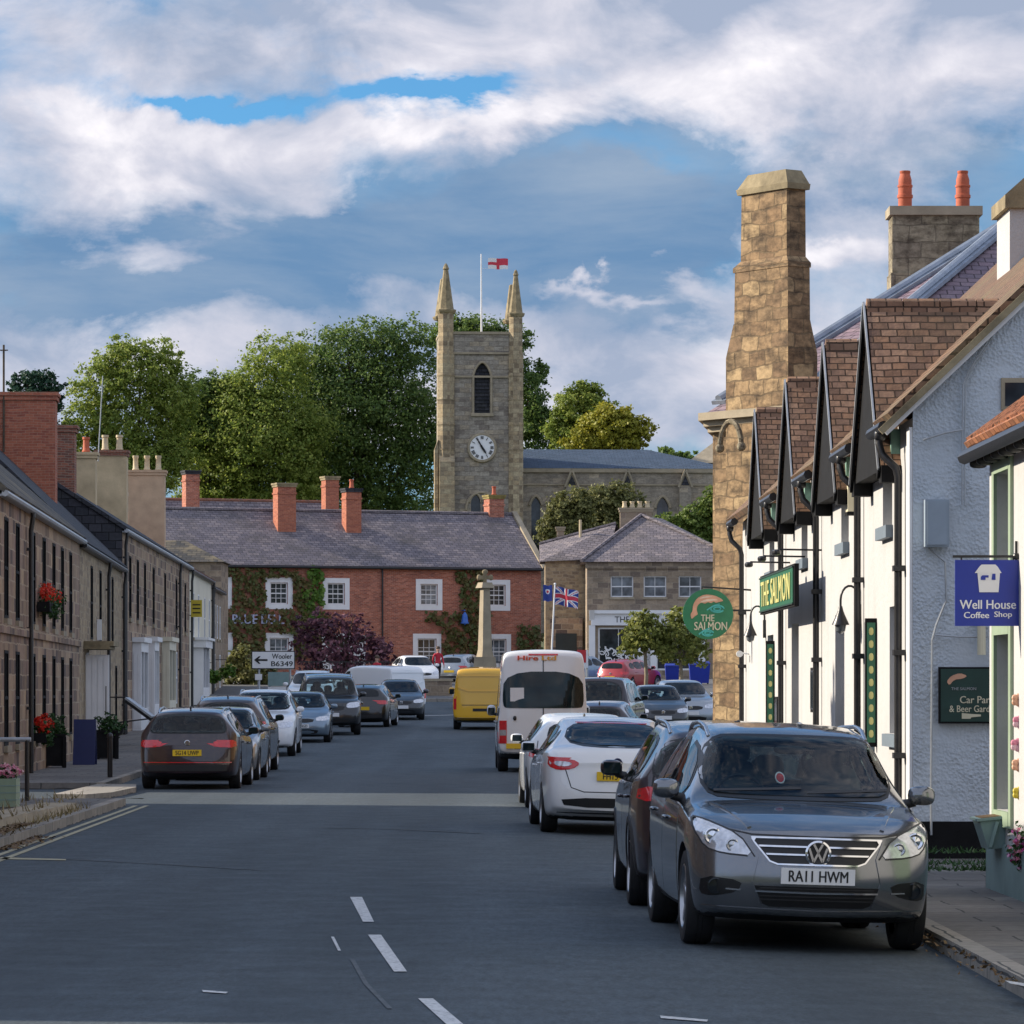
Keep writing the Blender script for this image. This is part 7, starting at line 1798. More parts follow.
def sign_on_posts(name, label, px0, px1, py0, py1, D, posts, field, border=None, bw=.03, group=None, foot=True):
    a, b = at(px0, py1, D), at(px1, py0, D); gz = ground(D)
    cx = (a.x + b.x) / 2
    r = thing(name, label, 'sign', (cx, D, gz), 0, group)
    w, h = (b.x - a.x), (b.z - a.z); zc_ = (a.z + b.z) / 2 - gz
    s = MB(); s.box(-w / 2, w / 2, -.02, .02, zc_ - h / 2, zc_ + h / 2); s.build('panel', border or field, r)
    if border:
        s = MB(); s.box(-w / 2 + bw, w / 2 - bw, -.028, -.021, zc_ - h / 2 + bw, zc_ + h / 2 - bw); s.build('sign_face', field, r)
    for p in posts:
        s = MB(); s.tube([(at(p, 0, D).x - cx, .05, -.2), (at(p, 0, D).x - cx, .05, zc_ + h * .4)], .045, 8); s.build('post', M['galv'], r)
    return r, w, h, zc_
r, w, h, zc_ = sign_on_posts('direction_sign', 'white direction sign pointing left to Wooler B6349', 251.5, 295, 651, 669, 160, (259, 290), M['sign_white'], M['letter_black'], .035)
T = lambda x, z, y=-.03: Matrix.Translation((x, y, z)) @ Matrix.Rotation(R(90), 4, 'X')
text_obj('Wooler', .80, .20, T(w * .20, zc_ + .15), M['letter_black'], r, bold=.012)
text_obj('B6349', .86, .20, T(w * .20, zc_ - .15), M['letter_black'], r, bold=.012)
s = MB(); s.bar((-w * .40, -.033, zc_), (-w * .13, -.033, zc_), .012, .075); s.prism([(-w * .44, zc_), (-w * .33, zc_ + .15), (-w * .29, zc_ + .15), (-w * .365, zc_), (-w * .29, zc_ - .15), (-w * .33, zc_ - .15)], 'y', -.042, -.028); s.build('arrow', M['letter_black'], r)
sign_on_posts('small_sign', 'small white plate on a grey post left of the hedge, below the direction sign', 255, 262, 674, 680, 158, (258.5,), M['sign_white'])
sign_on_posts('notice_board', 'slatted grey-green notice panel under the direction sign', 268, 291, 672, 686, 166, (270, 289), M['teal_paint'])
sign_on_posts('small_sign', 'low white sign with a dark emblem in front of the notice panel', 268, 286, 687, 697, 156, (272, 282), M['sign_white'])
r, w, h, zc_ = sign_on_posts('agent_board', 'red and white board standing right of the white minibus', 577, 588, 650, 668, 140, (587,), M['sign_white'])
s = MB(); s.box(-w / 2 - .005, w / 2 - .07, -.03, -.021, zc_ - h * .2, zc_ + h / 2 + .002); s.build('sign_face', M['red_plain'], r)
text_obj('TO LET', .0 + w * .5, .06, T(-.03, zc_ + h * .15, -.032), M['sign_white'], r) if False else None
# blue wheelie bins under the street trees
def wheelie(px, D, label):
    x = at(px, 0, D).x
    r = thing('wheelie_bin', label, 'bin', (x, D, ground(D) + .13), 0, 'blue bins under the street trees')
    s = MB(); s.add([(-.26, -.3, .06), (.26, -.3, .06), (.26, .3, .06), (-.26, .3, .06), (-.32, -.38, .95), (.32, -.38, .95), (.32, .38, .95), (-.32, .38, .95)], [(0, 3, 2, 1), (4, 5, 6, 7), (0, 1, 5, 4), (1, 2, 6, 5), (2, 3, 7, 6), (3, 0, 4, 7)]); s.build('bin_body', M['sign_blue'], r)
    s = MB(); s.add([(-.34, -.42, .955), (.34, -.42, .955), (.34, .42, .955), (-.34, .42, .955), (-.30, -.38, 1.02), (.30, -.38, 1.02), (.30, .38, 1.08), (-.30, .38, 1.08)], [(0, 3, 2, 1), (4, 5, 6, 7), (0, 1, 5, 4), (1, 2, 6, 5), (2, 3, 7, 6), (3, 0, 4, 7)]); s.build('lid', M['sign_blue'], r)
    for sx_ in (-.24, .24):
        s = MB(); s.lathe([(.10, -.03), (.10, .03)], 14, 'x', (sx_, .3, .10)); s.build('wheel', M['tyre'], r)
wheelie(672, 184, 'blue bin between the two street tree trunks'); wheelie(696, 186, 'blue bin behind the right street tree'); wheelie(703, 188, 'blue bin nearest the golden stone corner')
# low railings and wall edging the market place
r = thing('railing', 'low dark railing along the front of the hotel', 'railing', (at(300, 0, 196).x, 196, ground(196) + .12))
wv = at(560, 0, 196).x - r.location.x
s = MB(); i = 0
s.bar((0, 0, .95), (wv, 0, .95 + .0), .05, .05); s.bar((0, 0, .2), (wv, 0, .2), .04, .04)
while i < wv: s.bar((i, 0, 0), (i, 0, .94), .025, .025, 0, (0, 1, 0)); i += .16
s.build('bars', M['black_iron'], r)
r = thing('stone_wall', 'low grey stone wall below the white hatchback on the market place', 'wall', (at(418, 0, 172).x, 172, ground(172)))
wv = at(452, 0, 172).x - r.location.x
s = MB(); s.box(0, wv, 0, .35, -.2, .75); s.build('wall', M['stone_shop'], r); s = MB(); s.box(-.04, wv + .04, -.04, .39, .753, .86); s.build('coping', M['stone_trim'], r)

# ------------------------------------------------------------------ inn signs and lamps
u_ = Vector((.0105, -1, 0)).normalized()      # along the inn's front, toward the camera
nrm = Vector((-1, -.0105, 0))                 # out of the front
def onfac(D, out, z): return Vector((fac_right(D), D, z)) + nrm * out
# long sign board
a, b = 58.6, 52.4; zt_, zb_ = 3.46, 2.90
r = thing('inn_sign', 'long green board lettered THE SALMON in gold on the white inn', 'sign', onfac(55.5, .2, 2.9), ia)
LL = a - b
s = MB(); s.box(-LL / 2, LL / 2, -.20, -.14, 0, .56); s.build('frame', M['black_paint'], r)
s = MB(); s.box(-LL / 2 + .12, LL / 2 - .12, -.215, -.203, .05, .51); s.build('sign_face', M['sign_green'], r)
s = MB()
for q in ((-LL / 2 + .08, LL / 2 - .08, .03, .05), (-LL / 2 + .08, LL / 2 - .08, .51, .53)): s.box(q[0], q[1], -.225, -.203, q[2], q[3])
s.build('trim', M['deep_green'], r)
text_obj('THE SALMON', LL * .84, .36, Matrix.Translation((0, -.217, .28)) @ Matrix.Rotation(R(90), 4, 'X'), M['sign_gold'], r, bold=.012, extrude=.012, spacing=1.05)
for xx in (-2.6, 0, 2.6): s = MB(); s.tube([(xx, .2, .75), (xx, -.38, .76)], .014, 6); s.blob((xx, -.40, .72), (.14, .06, .04), .7); s.build('sign_lamp', M['black_iron'], r)
# projecting roundel
D_ = 66.2; c = at(708, 614, D_)
r = thing('round_sign', 'round green hanging sign with a leaping salmon, lettered THE SALMON', 'sign', (c.x, D_, c.z)); rad = 25.2 * D_ / F
s = MB(); s.lathe([(rad, -.035), (rad, .035)], 48, 'y'); s.build('disc', M['roundel_green'], r)
fishp = [(-.62, .10), (-.60, .36), (-.45, .62), (-.15, .78), (.25, .74), (.50, .62), (.62, .52), (.45, .48), (.30, .44), (.22, .50), (.12, .42), (.0, .48), (-.12, .40), (-.28, .46), (-.42, .34), (-.46, .16), (-.40, -.02), (-.52, -.08), (-.66, -.22), (-.70, .0)]
s = MB(); s.prism([(p[0] * rad, p[1] * rad) for p in chaikin(fishp, 1)], 'y', -.045, -.034); fo = s.build('fish', M['salmon_pink'], r)
s = MB(); s.prism([(p[0] * rad, p[1] * rad) for p in chaikin([(-.34, .46), (-.12, .58), (.18, .60), (.42, .55), (.24, .53), (.0, .51), (-.2, .46)], 1)], 'y', -.050, -.044); s.prism([(p[0] * rad, p[1] * rad) for p in chaikin([(-.40, .60), (-.12, .71), (.22, .69), (.0, .65), (-.2, .62)], 1)], 'y', -.050, -.044); s.build('fish_stripe', M['salmon_pale'], fo)
for (cx_, cz_, q) in ((.36, .20, .26), (-.02, -.76, .22)):
    s = MB()
    for k in (1, .55): s.tube([(rad * (cx_ + q * k * math.cos(t)), -.038, rad * (cz_ + q * .5 * k * math.sin(t))) for t in [i * .42 for i in range(15)]], .016, 6)
    s.tube([(rad * (cx_ - q * 1.6), -.038, rad * (cz_ - .05)), (rad * (cx_ - q * .6), -.038, rad * (cz_ + .12)), (rad * (cx_ + .1), -.038, rad * (cz_ + .2))], .013, 6)
    s.build('swirl', M['swirl_teal'], r)
text_obj('THE', .22, .11, T(-.01, -.16 * rad, -.040), M['sign_cream'], r, bold=.012, extrude=.006)
text_obj('SALMON', .54, .135, T(.04, -.48 * rad, -.040), M['sign_cream'], r, bold=.012, extrude=.006)
s = MB(); xw = fac_right(D_) - c.x; s.tube([(xw, 0, .06), (rad * .98, 0, .06)], .018, 6); s.tube([(xw, .0, rad * .95), (-.1, 0, rad * 1.08), (-.1, 0, rad * .99)], .018, 6); s.build('bracket', M['black_iron'], r)
# lanterns on swan-neck arms
for D, z, lab in ((62.9, 3.0, 'black swan-neck lantern beside the far inn door'), (47.6, 2.92, 'black swan-neck lantern beside the near inn door')):
    r = thing('wall_lantern', lab, 'lamp', onfac(D, 0, z), ia, 'lanterns on the inn')
    s = MB(); s.box(-.06, .06, -.04, -.002, -.38, -.1); s.tube([(0, -.02, -.2)] + [(0, -.13 + .11 * math.cos(t), -.05 + .17 * math.sin(t)) for t in [math.pi * i / 9 for i in range(10)]] + [(0, -.24, -.12)], .014, 8); s.build('arm', M['black_iron'], r, smooth=50)
    s = MB(); s.lathe([(.02, -.12), (.035, -.18), (.05, -.22), (.10, -.33), (.105, -.345), (.09, -.335), (.04, -.23), (.015, -.2)], 18, 'z', (0, -.24, 0), 0, True); s.build('lamp_shade', M['black_iron'], r, smooth=35)
    s = MB(); s.lathe([(.04, -.27), (.07, -.34), (.055, -.42), (.015, -.45)], 14, 'z', (0, -.24, 0)); s.build('globe', M['pane_pale'], r, smooth=40)
# narrow painted boards by the doors, alarm box, bracket, cables
for D, z0, z1, lab in ((45.75, 1.15, 2.62, 'tall green and gold board by the near inn door'), (61.1, .9, 2.55, 'tall green and gold board by the far inn door')):
    r = thing('door_board', lab, 'sign', onfac(D, 0, z0), ia, 'boards by the inn doors'); hgt = z1 - z0
    s = MB(); s.box(-.05, .05, -.13, -.003, 0, hgt); s.build('frame', M['black_paint'], r)
    s = MB(); s.box(.052, .062, -.115, -.02, .05, hgt - .05); s.build('sign_face', M['sign_green'], r)
    s = MB(); 
    for i in range(9): s.blob((.064, -.068, .15 + i * (hgt - .3) / 8), (.006, .028, .045), .8, 8, 5)
    s.build('lettering', M['sign_gold'], r)
for D, z0, z1, lab in ((53.7, 1.5, 2.1, 'dark menu case between the two middle inn windows'), (60.0, 1.0, 1.7, 'dark menu case left of the far window of the inn')):
    r = thing('menu_case', lab, 'sign', onfac(D, 0, z0), ia, 'menu cases on the inn'); s = MB(); s.box(-.25, .25, -.06, -.003, 0, z1 - z0); s.build('frame', M['black_paint'], r); s = MB(); s.box(-.21, .21, -.066, -.061, .04, z1 - z0 - .04); s.build('sign_face', M['pane'], r)
r = thing('alarm_box', 'cream alarm box under the near dormer of the inn', 'alarm', onfac(48.3, 0, 3.95), ia); s = MB(); s.box(-.14, .14, -.10, -.003, 0, .42); s.build('casing', M['sign_cream'], r); s = MB(); s.box(-.14, .14, -.11, -.003, -.04, -.003); s.build('base', M['black_paint'], r)
r = thing('security_camera', 'small white camera bracketed to the far end of the inn', 'camera', onfac(66.6, 0, 2.4), ia); s = MB(); s.tube([(0, 0, 0), (0, -.15, .02)], .015, 6); s.build('bracket', M['sign_white'], r); s = MB(); s.lathe([(.05, 0), (.055, .16)], 12, 'x', (0, -.17, 0)); s.build('housing', M['sign_white'], r)
# gable: meter box, conduits, car park sign
g0 = 42.0
def ong(px, py, D=41.95): return at(px, py, D)
p = ong(924, 547); q = ong(948, 500)
r = thing('meter_box', 'grey-blue metal box high on the grey stippled gable', 'box', (p.x, 41.97, p.z)); s = MB(); w = q.x - p.x; h = q.z - p.z
s.box(0, w, -.14, .0, 0, h); s.build('box_body', M['grey_box'], r); s = MB(); s.box(.02, w - .02, -.155, -.141, .02, h - .02); s.build('lid', M['grey_box'], r)
r = thing('conduit', 'pale cables and conduits running down the grey gable', 'cable', (ong(964, 383).x, 41.95, ong(0, 383).z))
s = MB()
for dx in (0, .025): s.tube([tuple(ong(x_ , y_) - r.location + Vector((dx, -.02, 0))) for x_, y_ in ((1000, 318), (985, 345), (968, 372), (963, 385), (962, 440), (962, 505))], .010, 6)
s.tube([tuple(ong(x_, y_) - r.location + Vector((0, -.02, 0))) for x_, y_ in ((928, 548), (945, 562), (946, 600), (936, 625), (932, 640), (931, 780), (931, 835))], .013, 6)
s.tube([tuple(ong(x_, y_) - r.location + Vector((0, -.02, 0))) for x_, y_ in ((923, 440), (945, 433), (962, 430))], .012, 6); s.tube([tuple(ong(x_, y_) - r.location + Vector((0, -.02, 0))) for x_, y_ in ((935, 635), (960, 637), (987, 637))], .010, 6)
s.build('cable', M['galv'], r)
p = ong(938.5, 723.5); q = ong(998, 667)
r = thing('car_park_sign', 'dark green sign lettered Car Park & Beer Garden on the grey gable', 'sign', (p.x, 41.95, p.z)); w = q.x - p.x; h = q.z - p.z
s = MB(); s.box(0, w, -.03, .03, 0, h); s.build('frame', M['black_paint'], r); s = MB(); s.box(.02, w - .02, -.036, -.031, .02, h - .02); s.build('sign_face', M['deep_green'], r)
text_obj('Car Park', .36, .075, T(.40, .25, -.037), M['sign_cream'], r, bold=.008); text_obj('& Beer Garden', .50, .07, T(.36, .155, -.037), M['sign_cream'], r, bold=.008)
text_obj('THE SALMON', .26, .03, T(.26, .365, -.037), M['galv'], r)
s = MB(); s.prism([(p_[0], p_[1]) for p_ in chaikin([(.08, .44), (.13, .50), (.22, .53), (.30, .50), (.25, .47), (.16, .46), (.11, .40)], 1)], 'y', -.044, -.036); s.build('fish', M['salmon_pink'], r)
s = MB(); s.prism([(.24, .05), (.33, .05), (.34, .065), (.44, .075), (.44, .095), (.34, .10), (.24, .11)], 'y', -.043, -.036); s.build('pointing_hand', M['sign_cream'], r)
r = thing('wall_pipe', 'short cream pipe end hanging beside the car park sign', 'pipe', (ong(981, 655).x, 41.9, ong(0, 655).z)); s = MB(); s.tube([(0, 0, 0), (0, 0, .32), (0, .1, .38)], .045, 10); s.build('pipe', M['sign_cream'], r)

# coffee shop hanging sign
D_ = 33.9; a = at(955, 626, D_); b = at(1020, 560, D_)
r = thing('hanging_sign', 'square blue hanging sign with a paper cup, lettered Well House Coffee Shop', 'sign', ((a.x + b.x) / 2, D_, (a.z + b.z) / 2)); w, h = b.x - a.x, b.z - a.z
s = MB(); s.box(-w / 2, w / 2, -.012, .012, -h / 2, h / 2); s.build('panel', M['sign_blue'], r)
text_obj('Well House', w * .86, h * .135, T(0, -h * .175, -.013), M['sign_white'], r, bold=.014, extrude=.003); text_obj('Coffee', w * .385, h * .095, T(-w * .175, -h * .335, -.013), M['sign_white'], r, bold=.014, extrude=.003); text_obj('Shop', w * .27, h * .11, T(w * .235, -h * .335, -.013), M['sign_white'], r, bold=.014, extrude=.003)
s = MB(); k = h / 86
cup = lambda pts: [((x_ - 48) * k - .0, (43 - y_) * k) for x_, y_ in pts]
s.prism(cup([(35, 14), (36, 24), (37, 42), (62, 42), (63, 24), (64, 14)][::-1] if False else [(37, 42), (62, 42), (64, 16), (34.5, 16)]), 'y', -.020, -.0125); s.prism(cup([(31, 17), (66, 17), (61, 9), (58, 6), (40, 6), (37, 9)]), 'y', -.022, -.0125)
cu = s.build('cup', M['sign_white'], r)
s = MB(); s.prism(cup([(39, 26), (45, 26), (45, 23), (49, 23), (49, 20), (41, 20), (39, 22)]), 'y', -.026, -.0205); s.prism(cup([(53, 26), (58, 26), (58, 18), (54, 18)]), 'y', -.026, -.0205); s.build('cup_emblem', M['sign_blue'], cu)
s = MB(); xw = fac_right(D_) - r.location.x; s.bar((-w / 2 - .02, 0, h / 2 + .03), (xw, 0, h / 2 + .03), .022, .022); s.tube([(xw - .02, 0, h / 2 - .3), (xw - .02, 0, h / 2 + .16)], .012, 6); s.blob((xw - .02, 0, h / 2 + .03), (.03, .03, .03), .8)
for xx in (-w * .4, w * .4): s.tube([(xx, 0, h / 2), (xx, 0, h / 2 + .03)], .008, 6)
s.build('bracket', M['black_iron'], r)
# trough, flowers and paper bunting at the shop window
p0 = at(998, 832, 35.0)
r = thing('window_trough', 'green wooden trough tilted on the wall below the coffee shop window', 'planter', (p0.x, 35.0, p0.z), R(0))
Mx = Matrix.Rotation(R(-6), 4, 'Y')
s = MB(); s.add([(-.13, -.25, -.13), (.12, -.25, -.13), (.12, .25, -.13), (-.13, .25, -.13), (-.18, -.28, .12), (.16, -.28, .12), (.16, .28, .12), (-.18, .28, .12)], [(0, 3, 2, 1), (0, 1, 5, 4), (1, 2, 6, 5), (2, 3, 7, 6), (3, 0, 4, 7), (4, 5, 6, 7)], 0, Mx); s.build('trough', M['teal_paint'], r)
s = MB(); s.box(-.20, .18, -.30, .30, .122, .145, 0, Mx); s.bar((-.10, -.285, -.12), (-.04, -.30, .10), .02, .03, 0); s.build('rim', M['teal_paint'], r); s = MB(); s.box(-.16, .14, -.26, .26, .146, .15, 0, Mx); s.build('soil', M['leaf_brown'], r)
def flowers(name, label, c, blobs, n, leafm, petals, npet, seed, size=.05, cat='flowers', group=None, psize=.05):
    r = thing(name, label, cat, c, 0, group); rnd = random.Random(seed)
    me = leaf_cloud(blobs, n, size, rnd, 8, .25, (.2, 1.0)); me.materials.append(leafm); o = bpy.data.objects.new('leaves', me); COL.objects.link(o); o.parent = r
    for pm in petals:
        me = leaf_cloud(blobs, npet, psize, rnd, 6, .10, (.85, 1.1)); me.materials.append(pm); o = bpy.data.objects.new('blossom', me); COL.objects.link(o); o.parent = r
    return r
p0 = at(1022, 842, 33.6)
flowers('hanging_flowers', 'magenta and white trailing flowers below the coffee shop window', p0, [(0, 0, 0, .11, .2, .16), (.02, 0, -.14, .09, .18, .12)], 500, M['leaf_pot'], [M['petal_magenta'], M['petal_pink']], 260, 51, .04, psize=.04)
for i, (px, py, m_) in enumerate(((1018, 700, 'petal_pink'), (1019, 722, 'petal_pink'), (1018, 765, 'letter_red'), (1017, 745, 'petal_magenta'), (1019, 793, 'yellow_sign'))):
    p0 = at(px, py, 33.9); s = MB()
    for k in range(5):
        t = k * 2 * math.pi / 5; s.blob((.03 * math.cos(t), 0, .03 * math.sin(t)), (.030, .02, .030), .9, 8, 6)
    o = s.build('paper_flower', M[('salmon_pink', 'petal_pink', 'salmon_pink', 'petal_pink', 'yellow_sign')[i]]); o.location = p0
    tag(o, ('pink paper flower at the top of the coffee shop garland', 'pale pink paper flower second from the top of the garland', 'salmon paper flower above the yellow one on the garland', 'rose paper flower in the middle of the garland', 'yellow paper flower at the foot of the garland')[i], 'paper flower', 'garland of paper flowers')

# ------------------------------------------------------------------ left pavement furniture
def planter(px, py, D, w, h, label, seed, grp='black planters by the open white door'):
    x = at(px, 0, D).x; r = thing('planter', label, 'planter', (x, D, .12), R(8), grp)
    s = MB(); s.box(-w / 2, w / 2, -w / 2, w / 2, .04, h); s.box(-w / 2 - .03, w / 2 + .03, -w / 2 - .03, w / 2 + .03, h, h + .05)
    for a_ in (-1, 1):
        for b_ in (-1, 1): s.box(a_ * w / 2 - .04, a_ * w / 2 + .04, b_ * w / 2 - .04, b_ * w / 2 + .04, 0, h - .004)
    s.build('box', M['black_paint'], r)
    me = leaf_cloud([(0, 0, h + .22, w * .62, w * .62, .26), (.05, 0, h + .1, w * .6, w * .6, .2)], 900, .07, random.Random(seed), 8, .2, (.3, 1.05)); me.materials.append(M['leaf_pot']); o = bpy.data.objects.new('shrub', me); COL.objects.link(o); o.parent = r
planter(52, 0, 86.5, .52, .68, 'black box planter with a dark shrub left of the blue board', 61); planter(107, 0, 96.5, .46, .66, 'black box planter with a shrub right of the blue board', 62)
D_ = 90.0; a = at(74, 772, D_); b = at(96, 727, D_)
r = thing('a_board', 'plain navy blue pavement board between two black planters', 'board', ((a.x + b.x) / 2, D_, .12)); w = b.x - a.x; h = 1.02
for sgn in (-1, 1):
    s = MB(); vs = [(-w / 2, sgn * .26, 0), (w / 2, sgn * .26, 0), (w / 2, sgn * .03, h), (-w / 2, sgn * .03, h)]; s.add(vs + [(v[0], v[1] - sgn * .025, v[2]) for v in vs], [(0, 1, 2, 3), (4, 5, 6, 7), (0, 1, 5, 4), (1, 2, 6, 5), (2, 3, 7, 6), (3, 0, 4, 7)]); s.build('panel', M['navy'], r)
# slim black posts with a handrail
r = thing('handrail', 'thin black handrail on posts at the left pavement edge', 'railing', (at(-30, 0, 66).x, 60.5, .12)); x1 = at(27, 0, 60.5).x - r.location.x
s = MB(); s.tube([(-1, 0, 0), (-1, 0, .95)], .03, 8); s.build('post', M['black_iron'], r); s = MB(); s.tube([(x1, 0, -.1), (x1, 0, .92)], .035, 8); s.build('post', M['black_iron'], r); s = MB(); s.tube([(-1.1, 0, .93), (x1 + .06, 0, .93)], .035, 8); s.build('rail', M['galv'], r)
r = thing('bollard', 'slim black post on the left pavement before the maroon estate', 'post', (at(110, 0, 77).x, 77, .12)); s = MB(); s.lathe([(.05, 0), (.05, .75), (.06, .76), (.06, .80), (.045, .84), (.01, .86)], 10, 'z'); s.build('post', M['black_iron'], r)
# wooden flower box at the frame edge, window boxes, hanging basket
r = thing('flower_box', 'pale wooden box of pink flowers at the left edge of the pavement', 'planter', (at(4, 0, 57).x, 57, .14)); s = MB(); s.box(-.38, .20, -.22, .22, 0, .40)
for z in (.1, .2, .3): s.box(-.385, .205, -.225, .225, z - .006, z + .006, 1)
s.build('box', [M['green_paint'], M['teal_paint']], r)
me = leaf_cloud([(-.09, 0, .46, .32, .2, .10)], 700, .05, random.Random(5), 7, .2, (.2, 1)); me.materials.append(M['leaf_pot']); o = bpy.data.objects.new('leaves', me); COL.objects.link(o); o.parent = r
me = leaf_cloud([(-.09, 0, .50, .32, .2, .10)], 800, .045, random.Random(6), 7, .12, (.7, 1.1)); me.materials.append(M['petal_pink']); o = bpy.data.objects.new('blossom', me); COL.objects.link(o); o.parent = r
def winbox(px, py, D, w, label, seed, hgt=.20):
    c = Vector((left_fac(D) + .18, D, at(0, py, D).z)); r = thing('window_box', label, 'planter', c, R(92.7), 'window boxes of red flowers')
    s = MB(); s.box(-w / 2, w / 2, -.10, .16, -.2, 0); s.build('box', M['black_paint'], r); rnd = random.Random(seed)
    me = leaf_cloud([(0, -.02, .08, w * .55, .2, .22), (0, -.1, -.1, w * .5, .12, .2)], 700, .08, rnd, 7, .2, (.2, 1)); me.materials.append(M['leaf_pot']); o = bpy.data.objects.new('leaves', me); COL.objects.link(o); o.parent = r
    me = leaf_cloud([(0, -.02, .16, w * .52, .18, hgt)], 600, .07, rnd, 7, .12, (.5, 1.1)); me.materials.append(M['petal_red']); o = bpy.data.objects.new('blossom', me); COL.objects.link(o); o.parent = r
winbox(46, 603, 84.6, 2.6, 'red geraniums on the upper window ledge of the mossy-roofed house', 71); winbox(38, 733, 82.6, .9, 'red geraniums on the ground floor ledge left of the black planter', 72)
# projecting signs on the terrace
def projsign(px0, px1, py0, py1, D, field, label, name='wall_sign'):
    a, b = at(px0, py1, D), at(px1, py0, D); r = thing(name, label, 'sign', (a.x, D, a.z)); s = MB(); s.box(0, b.x - a.x, -.03, .03, 0, b.z - a.z); s.build('panel', field, r)
    xw = left_fac(D) - a.x; s = MB(); s.tube([(xw, 0, (b.z - a.z) * .9), (0, 0, (b.z - a.z) * .9)], .02, 6); s.tube([(xw, 0, (b.z - a.z) * .1), (0, 0, (b.z - a.z) * .1)], .02, 6); s.build('bracket', M['black_iron'], r); return r, b.x - a.x, b.z - a.z
r, w, h = projsign(191, 202, 600, 617, 156.6, M['yellow_sign'], 'yellow board projecting from the cream house')
s = MB()
for z in (.25, .5, .72): s.box(w * .15, w * .85, -.036, -.031, h * z - .025, h * z + .025)
s.build('lettering', M['letter_black'], r)
projsign(106.5, 112, 558, 573, 117.5, M['red_plain'], 'small red projecting sign under the eaves')
projsign(97, 101.5, 619.5, 640, 105.5, M['sign_white'], 'narrow white lamp-like sign above the white door', 'lantern_sign')
r = thing('lean_to_canopy', 'narrow pale canopy tilted on dark arms behind the maroon estate', 'canopy', (left_fac(108), 108, at(0, 698, 108).z))
a = at(127, 698, 108) - r.location; b = at(153, 717, 108) - r.location
s = MB(); dvec = (b - a); s.bar((a.x, 0, a.z), (b.x, 0, b.z), 1.1, .05); s.build('panel', M['galv'], r); s = MB(); 
for y in (-.45, .45): s.tube([(0, y, a.z + .02), (a.x, y, a.z + .02)], .02, 6); s.bar((a.x, y, a.z - .08), (b.x, y, b.z - .08), .04, .08); s.tube([(0, y, b.z - .2), (b.x * .9, y, b.z - .05)], .02, 6)
s.build('arm', M['black_iron'], r)
flowers('hanging_basket', 'dark hanging basket on the terrace behind the maroon estate', Vector((left_fac(104) + .55, 104, at(0, 728, 104).z)), [(0, 0, 0, .28, .28, .2)], 500, M['leaf_pot'], [M['leaf_brown']], 60, 81, .09, 'basket', 'hanging baskets')
s = MB(); s.tube([(-.55, 0, .35), (0, 0, .35), (0, 0, .1)], .02, 6); s.lathe([(.05, -.26), (.24, -.12), (.28, 0)], 12, 'z'); s.build('basket', M['black_iron'], bpy.data.objects['hanging_basket'])
for px, D, py, lab in ((200, 166, 676, 'green hanging basket on the cream house'), (219, 178, 672, 'green hanging basket on the last house of the terrace')):
    x = left_fac(D) + .5; r = flowers('hanging_basket', lab, Vector((x, D, at(0, py, D).z)), [(0, 0, 0, .38, .38, .3)], 500, M['leaf_ivy_bright'], [M['leaf_street']], 80, 82 + px, .14, 'basket', 'hanging baskets', .1)
    s = MB(); s.tube([(-.5, 0, .55), (0, 0, .55), (0, 0, .1)], .02, 6); s.build('bracket', M['black_iron'], r)
# television aerial on the brick chimney
p0 = at(4, 420, 112); r = thing('tv_aerial', 'thin mast with a television aerial at the left edge above the brick chimney', 'aerial', (p0.x, 112, p0.z - .9)); s = MB(); s.tube([(0, -.06, 0), (0, -.06, 3.0)], .03, 6); s.bar((-.5, -.06, 2.85), (.12, -.06, 2.85), .03, .03)
for i in range(5): s.bar((-.45 + i * .12, -.3, 2.85), (-.45 + i * .12, .2, 2.85), .012, .012)
s.build('mast', M['bark'], r)
p0 = at(98, 440, 150); r = thing('tv_aerial', 'thin leaning aerial mast above the buff chimneys', 'aerial', (p0.x, 150, p0.z - .8)); s = MB(); s.tube([(0, 0, 0), (.18, 0, 3.2)], .02, 6)
for i in range(4): s.bar((.10 + i * .02, -.25, 1.6 + i * .4), (.10 + i * .02, .25, 1.6 + i * .4), .012, .012)
s.build('mast', M['galv'], r)
# pavement build-out: old kerb stone with dry grass and fallen leaves
r = thing('kerb_stone', 'raised old stone edging with dry grass at the left road edge', 'kerb stone', (0, 0, 0)); pa = gp(-30, 862); pb = gp(58, 833)
s = MB(); 
def blk(x0, x1, y0, y1, z): s.add([(x0, y0, .0), (x1, y0, .0), (x1, y1, .0), (x0, y1, .0), (x0 + .04, y0 + .05, z), (x1 - .05, y0 + .06, z * .94), (x1 - .05, y1 - .06, z), (x0 + .04, y1 - .05, z)], [(0, 1, 5, 4), (1, 2, 6, 5), (2, 3, 7, 6), (3, 0, 4, 7), (4, 5, 6, 7)])
for i in range(8): blk(kerb_l(46 + i * 1.3) - .78 - .0, kerb_l(46 + i * 1.3) - .20, 46 + i * 1.3, 47.27 + i * 1.3, .30 - .012 * i)
s.build('stones', M['stone_trim'], r)
rnd = random.Random(9); vs = []; fs = []
for _ in range(300):
    y = rnd.uniform(46, 57); x = kerb_l(y) - .15 + rnd.gauss(0, .05) - (.0 if rnd.random() < .6 else .6 * rnd.random()); z = .12 if x > kerb_l(y) - .2 else .28
    hgt = rnd.uniform(.05, .16); dx, dy = rnd.gauss(0, .06), rnd.gauss(0, .06); i = len(vs); a_ = rnd.random() * 6.28; wx, wy = .010 * math.cos(a_), .010 * math.sin(a_)
    vs += [(x - wx, y - wy, z), (x + wx, y + wy, z), (x + dx, y + dy, z + hgt)]; fs.append((i, i + 1, i + 2))
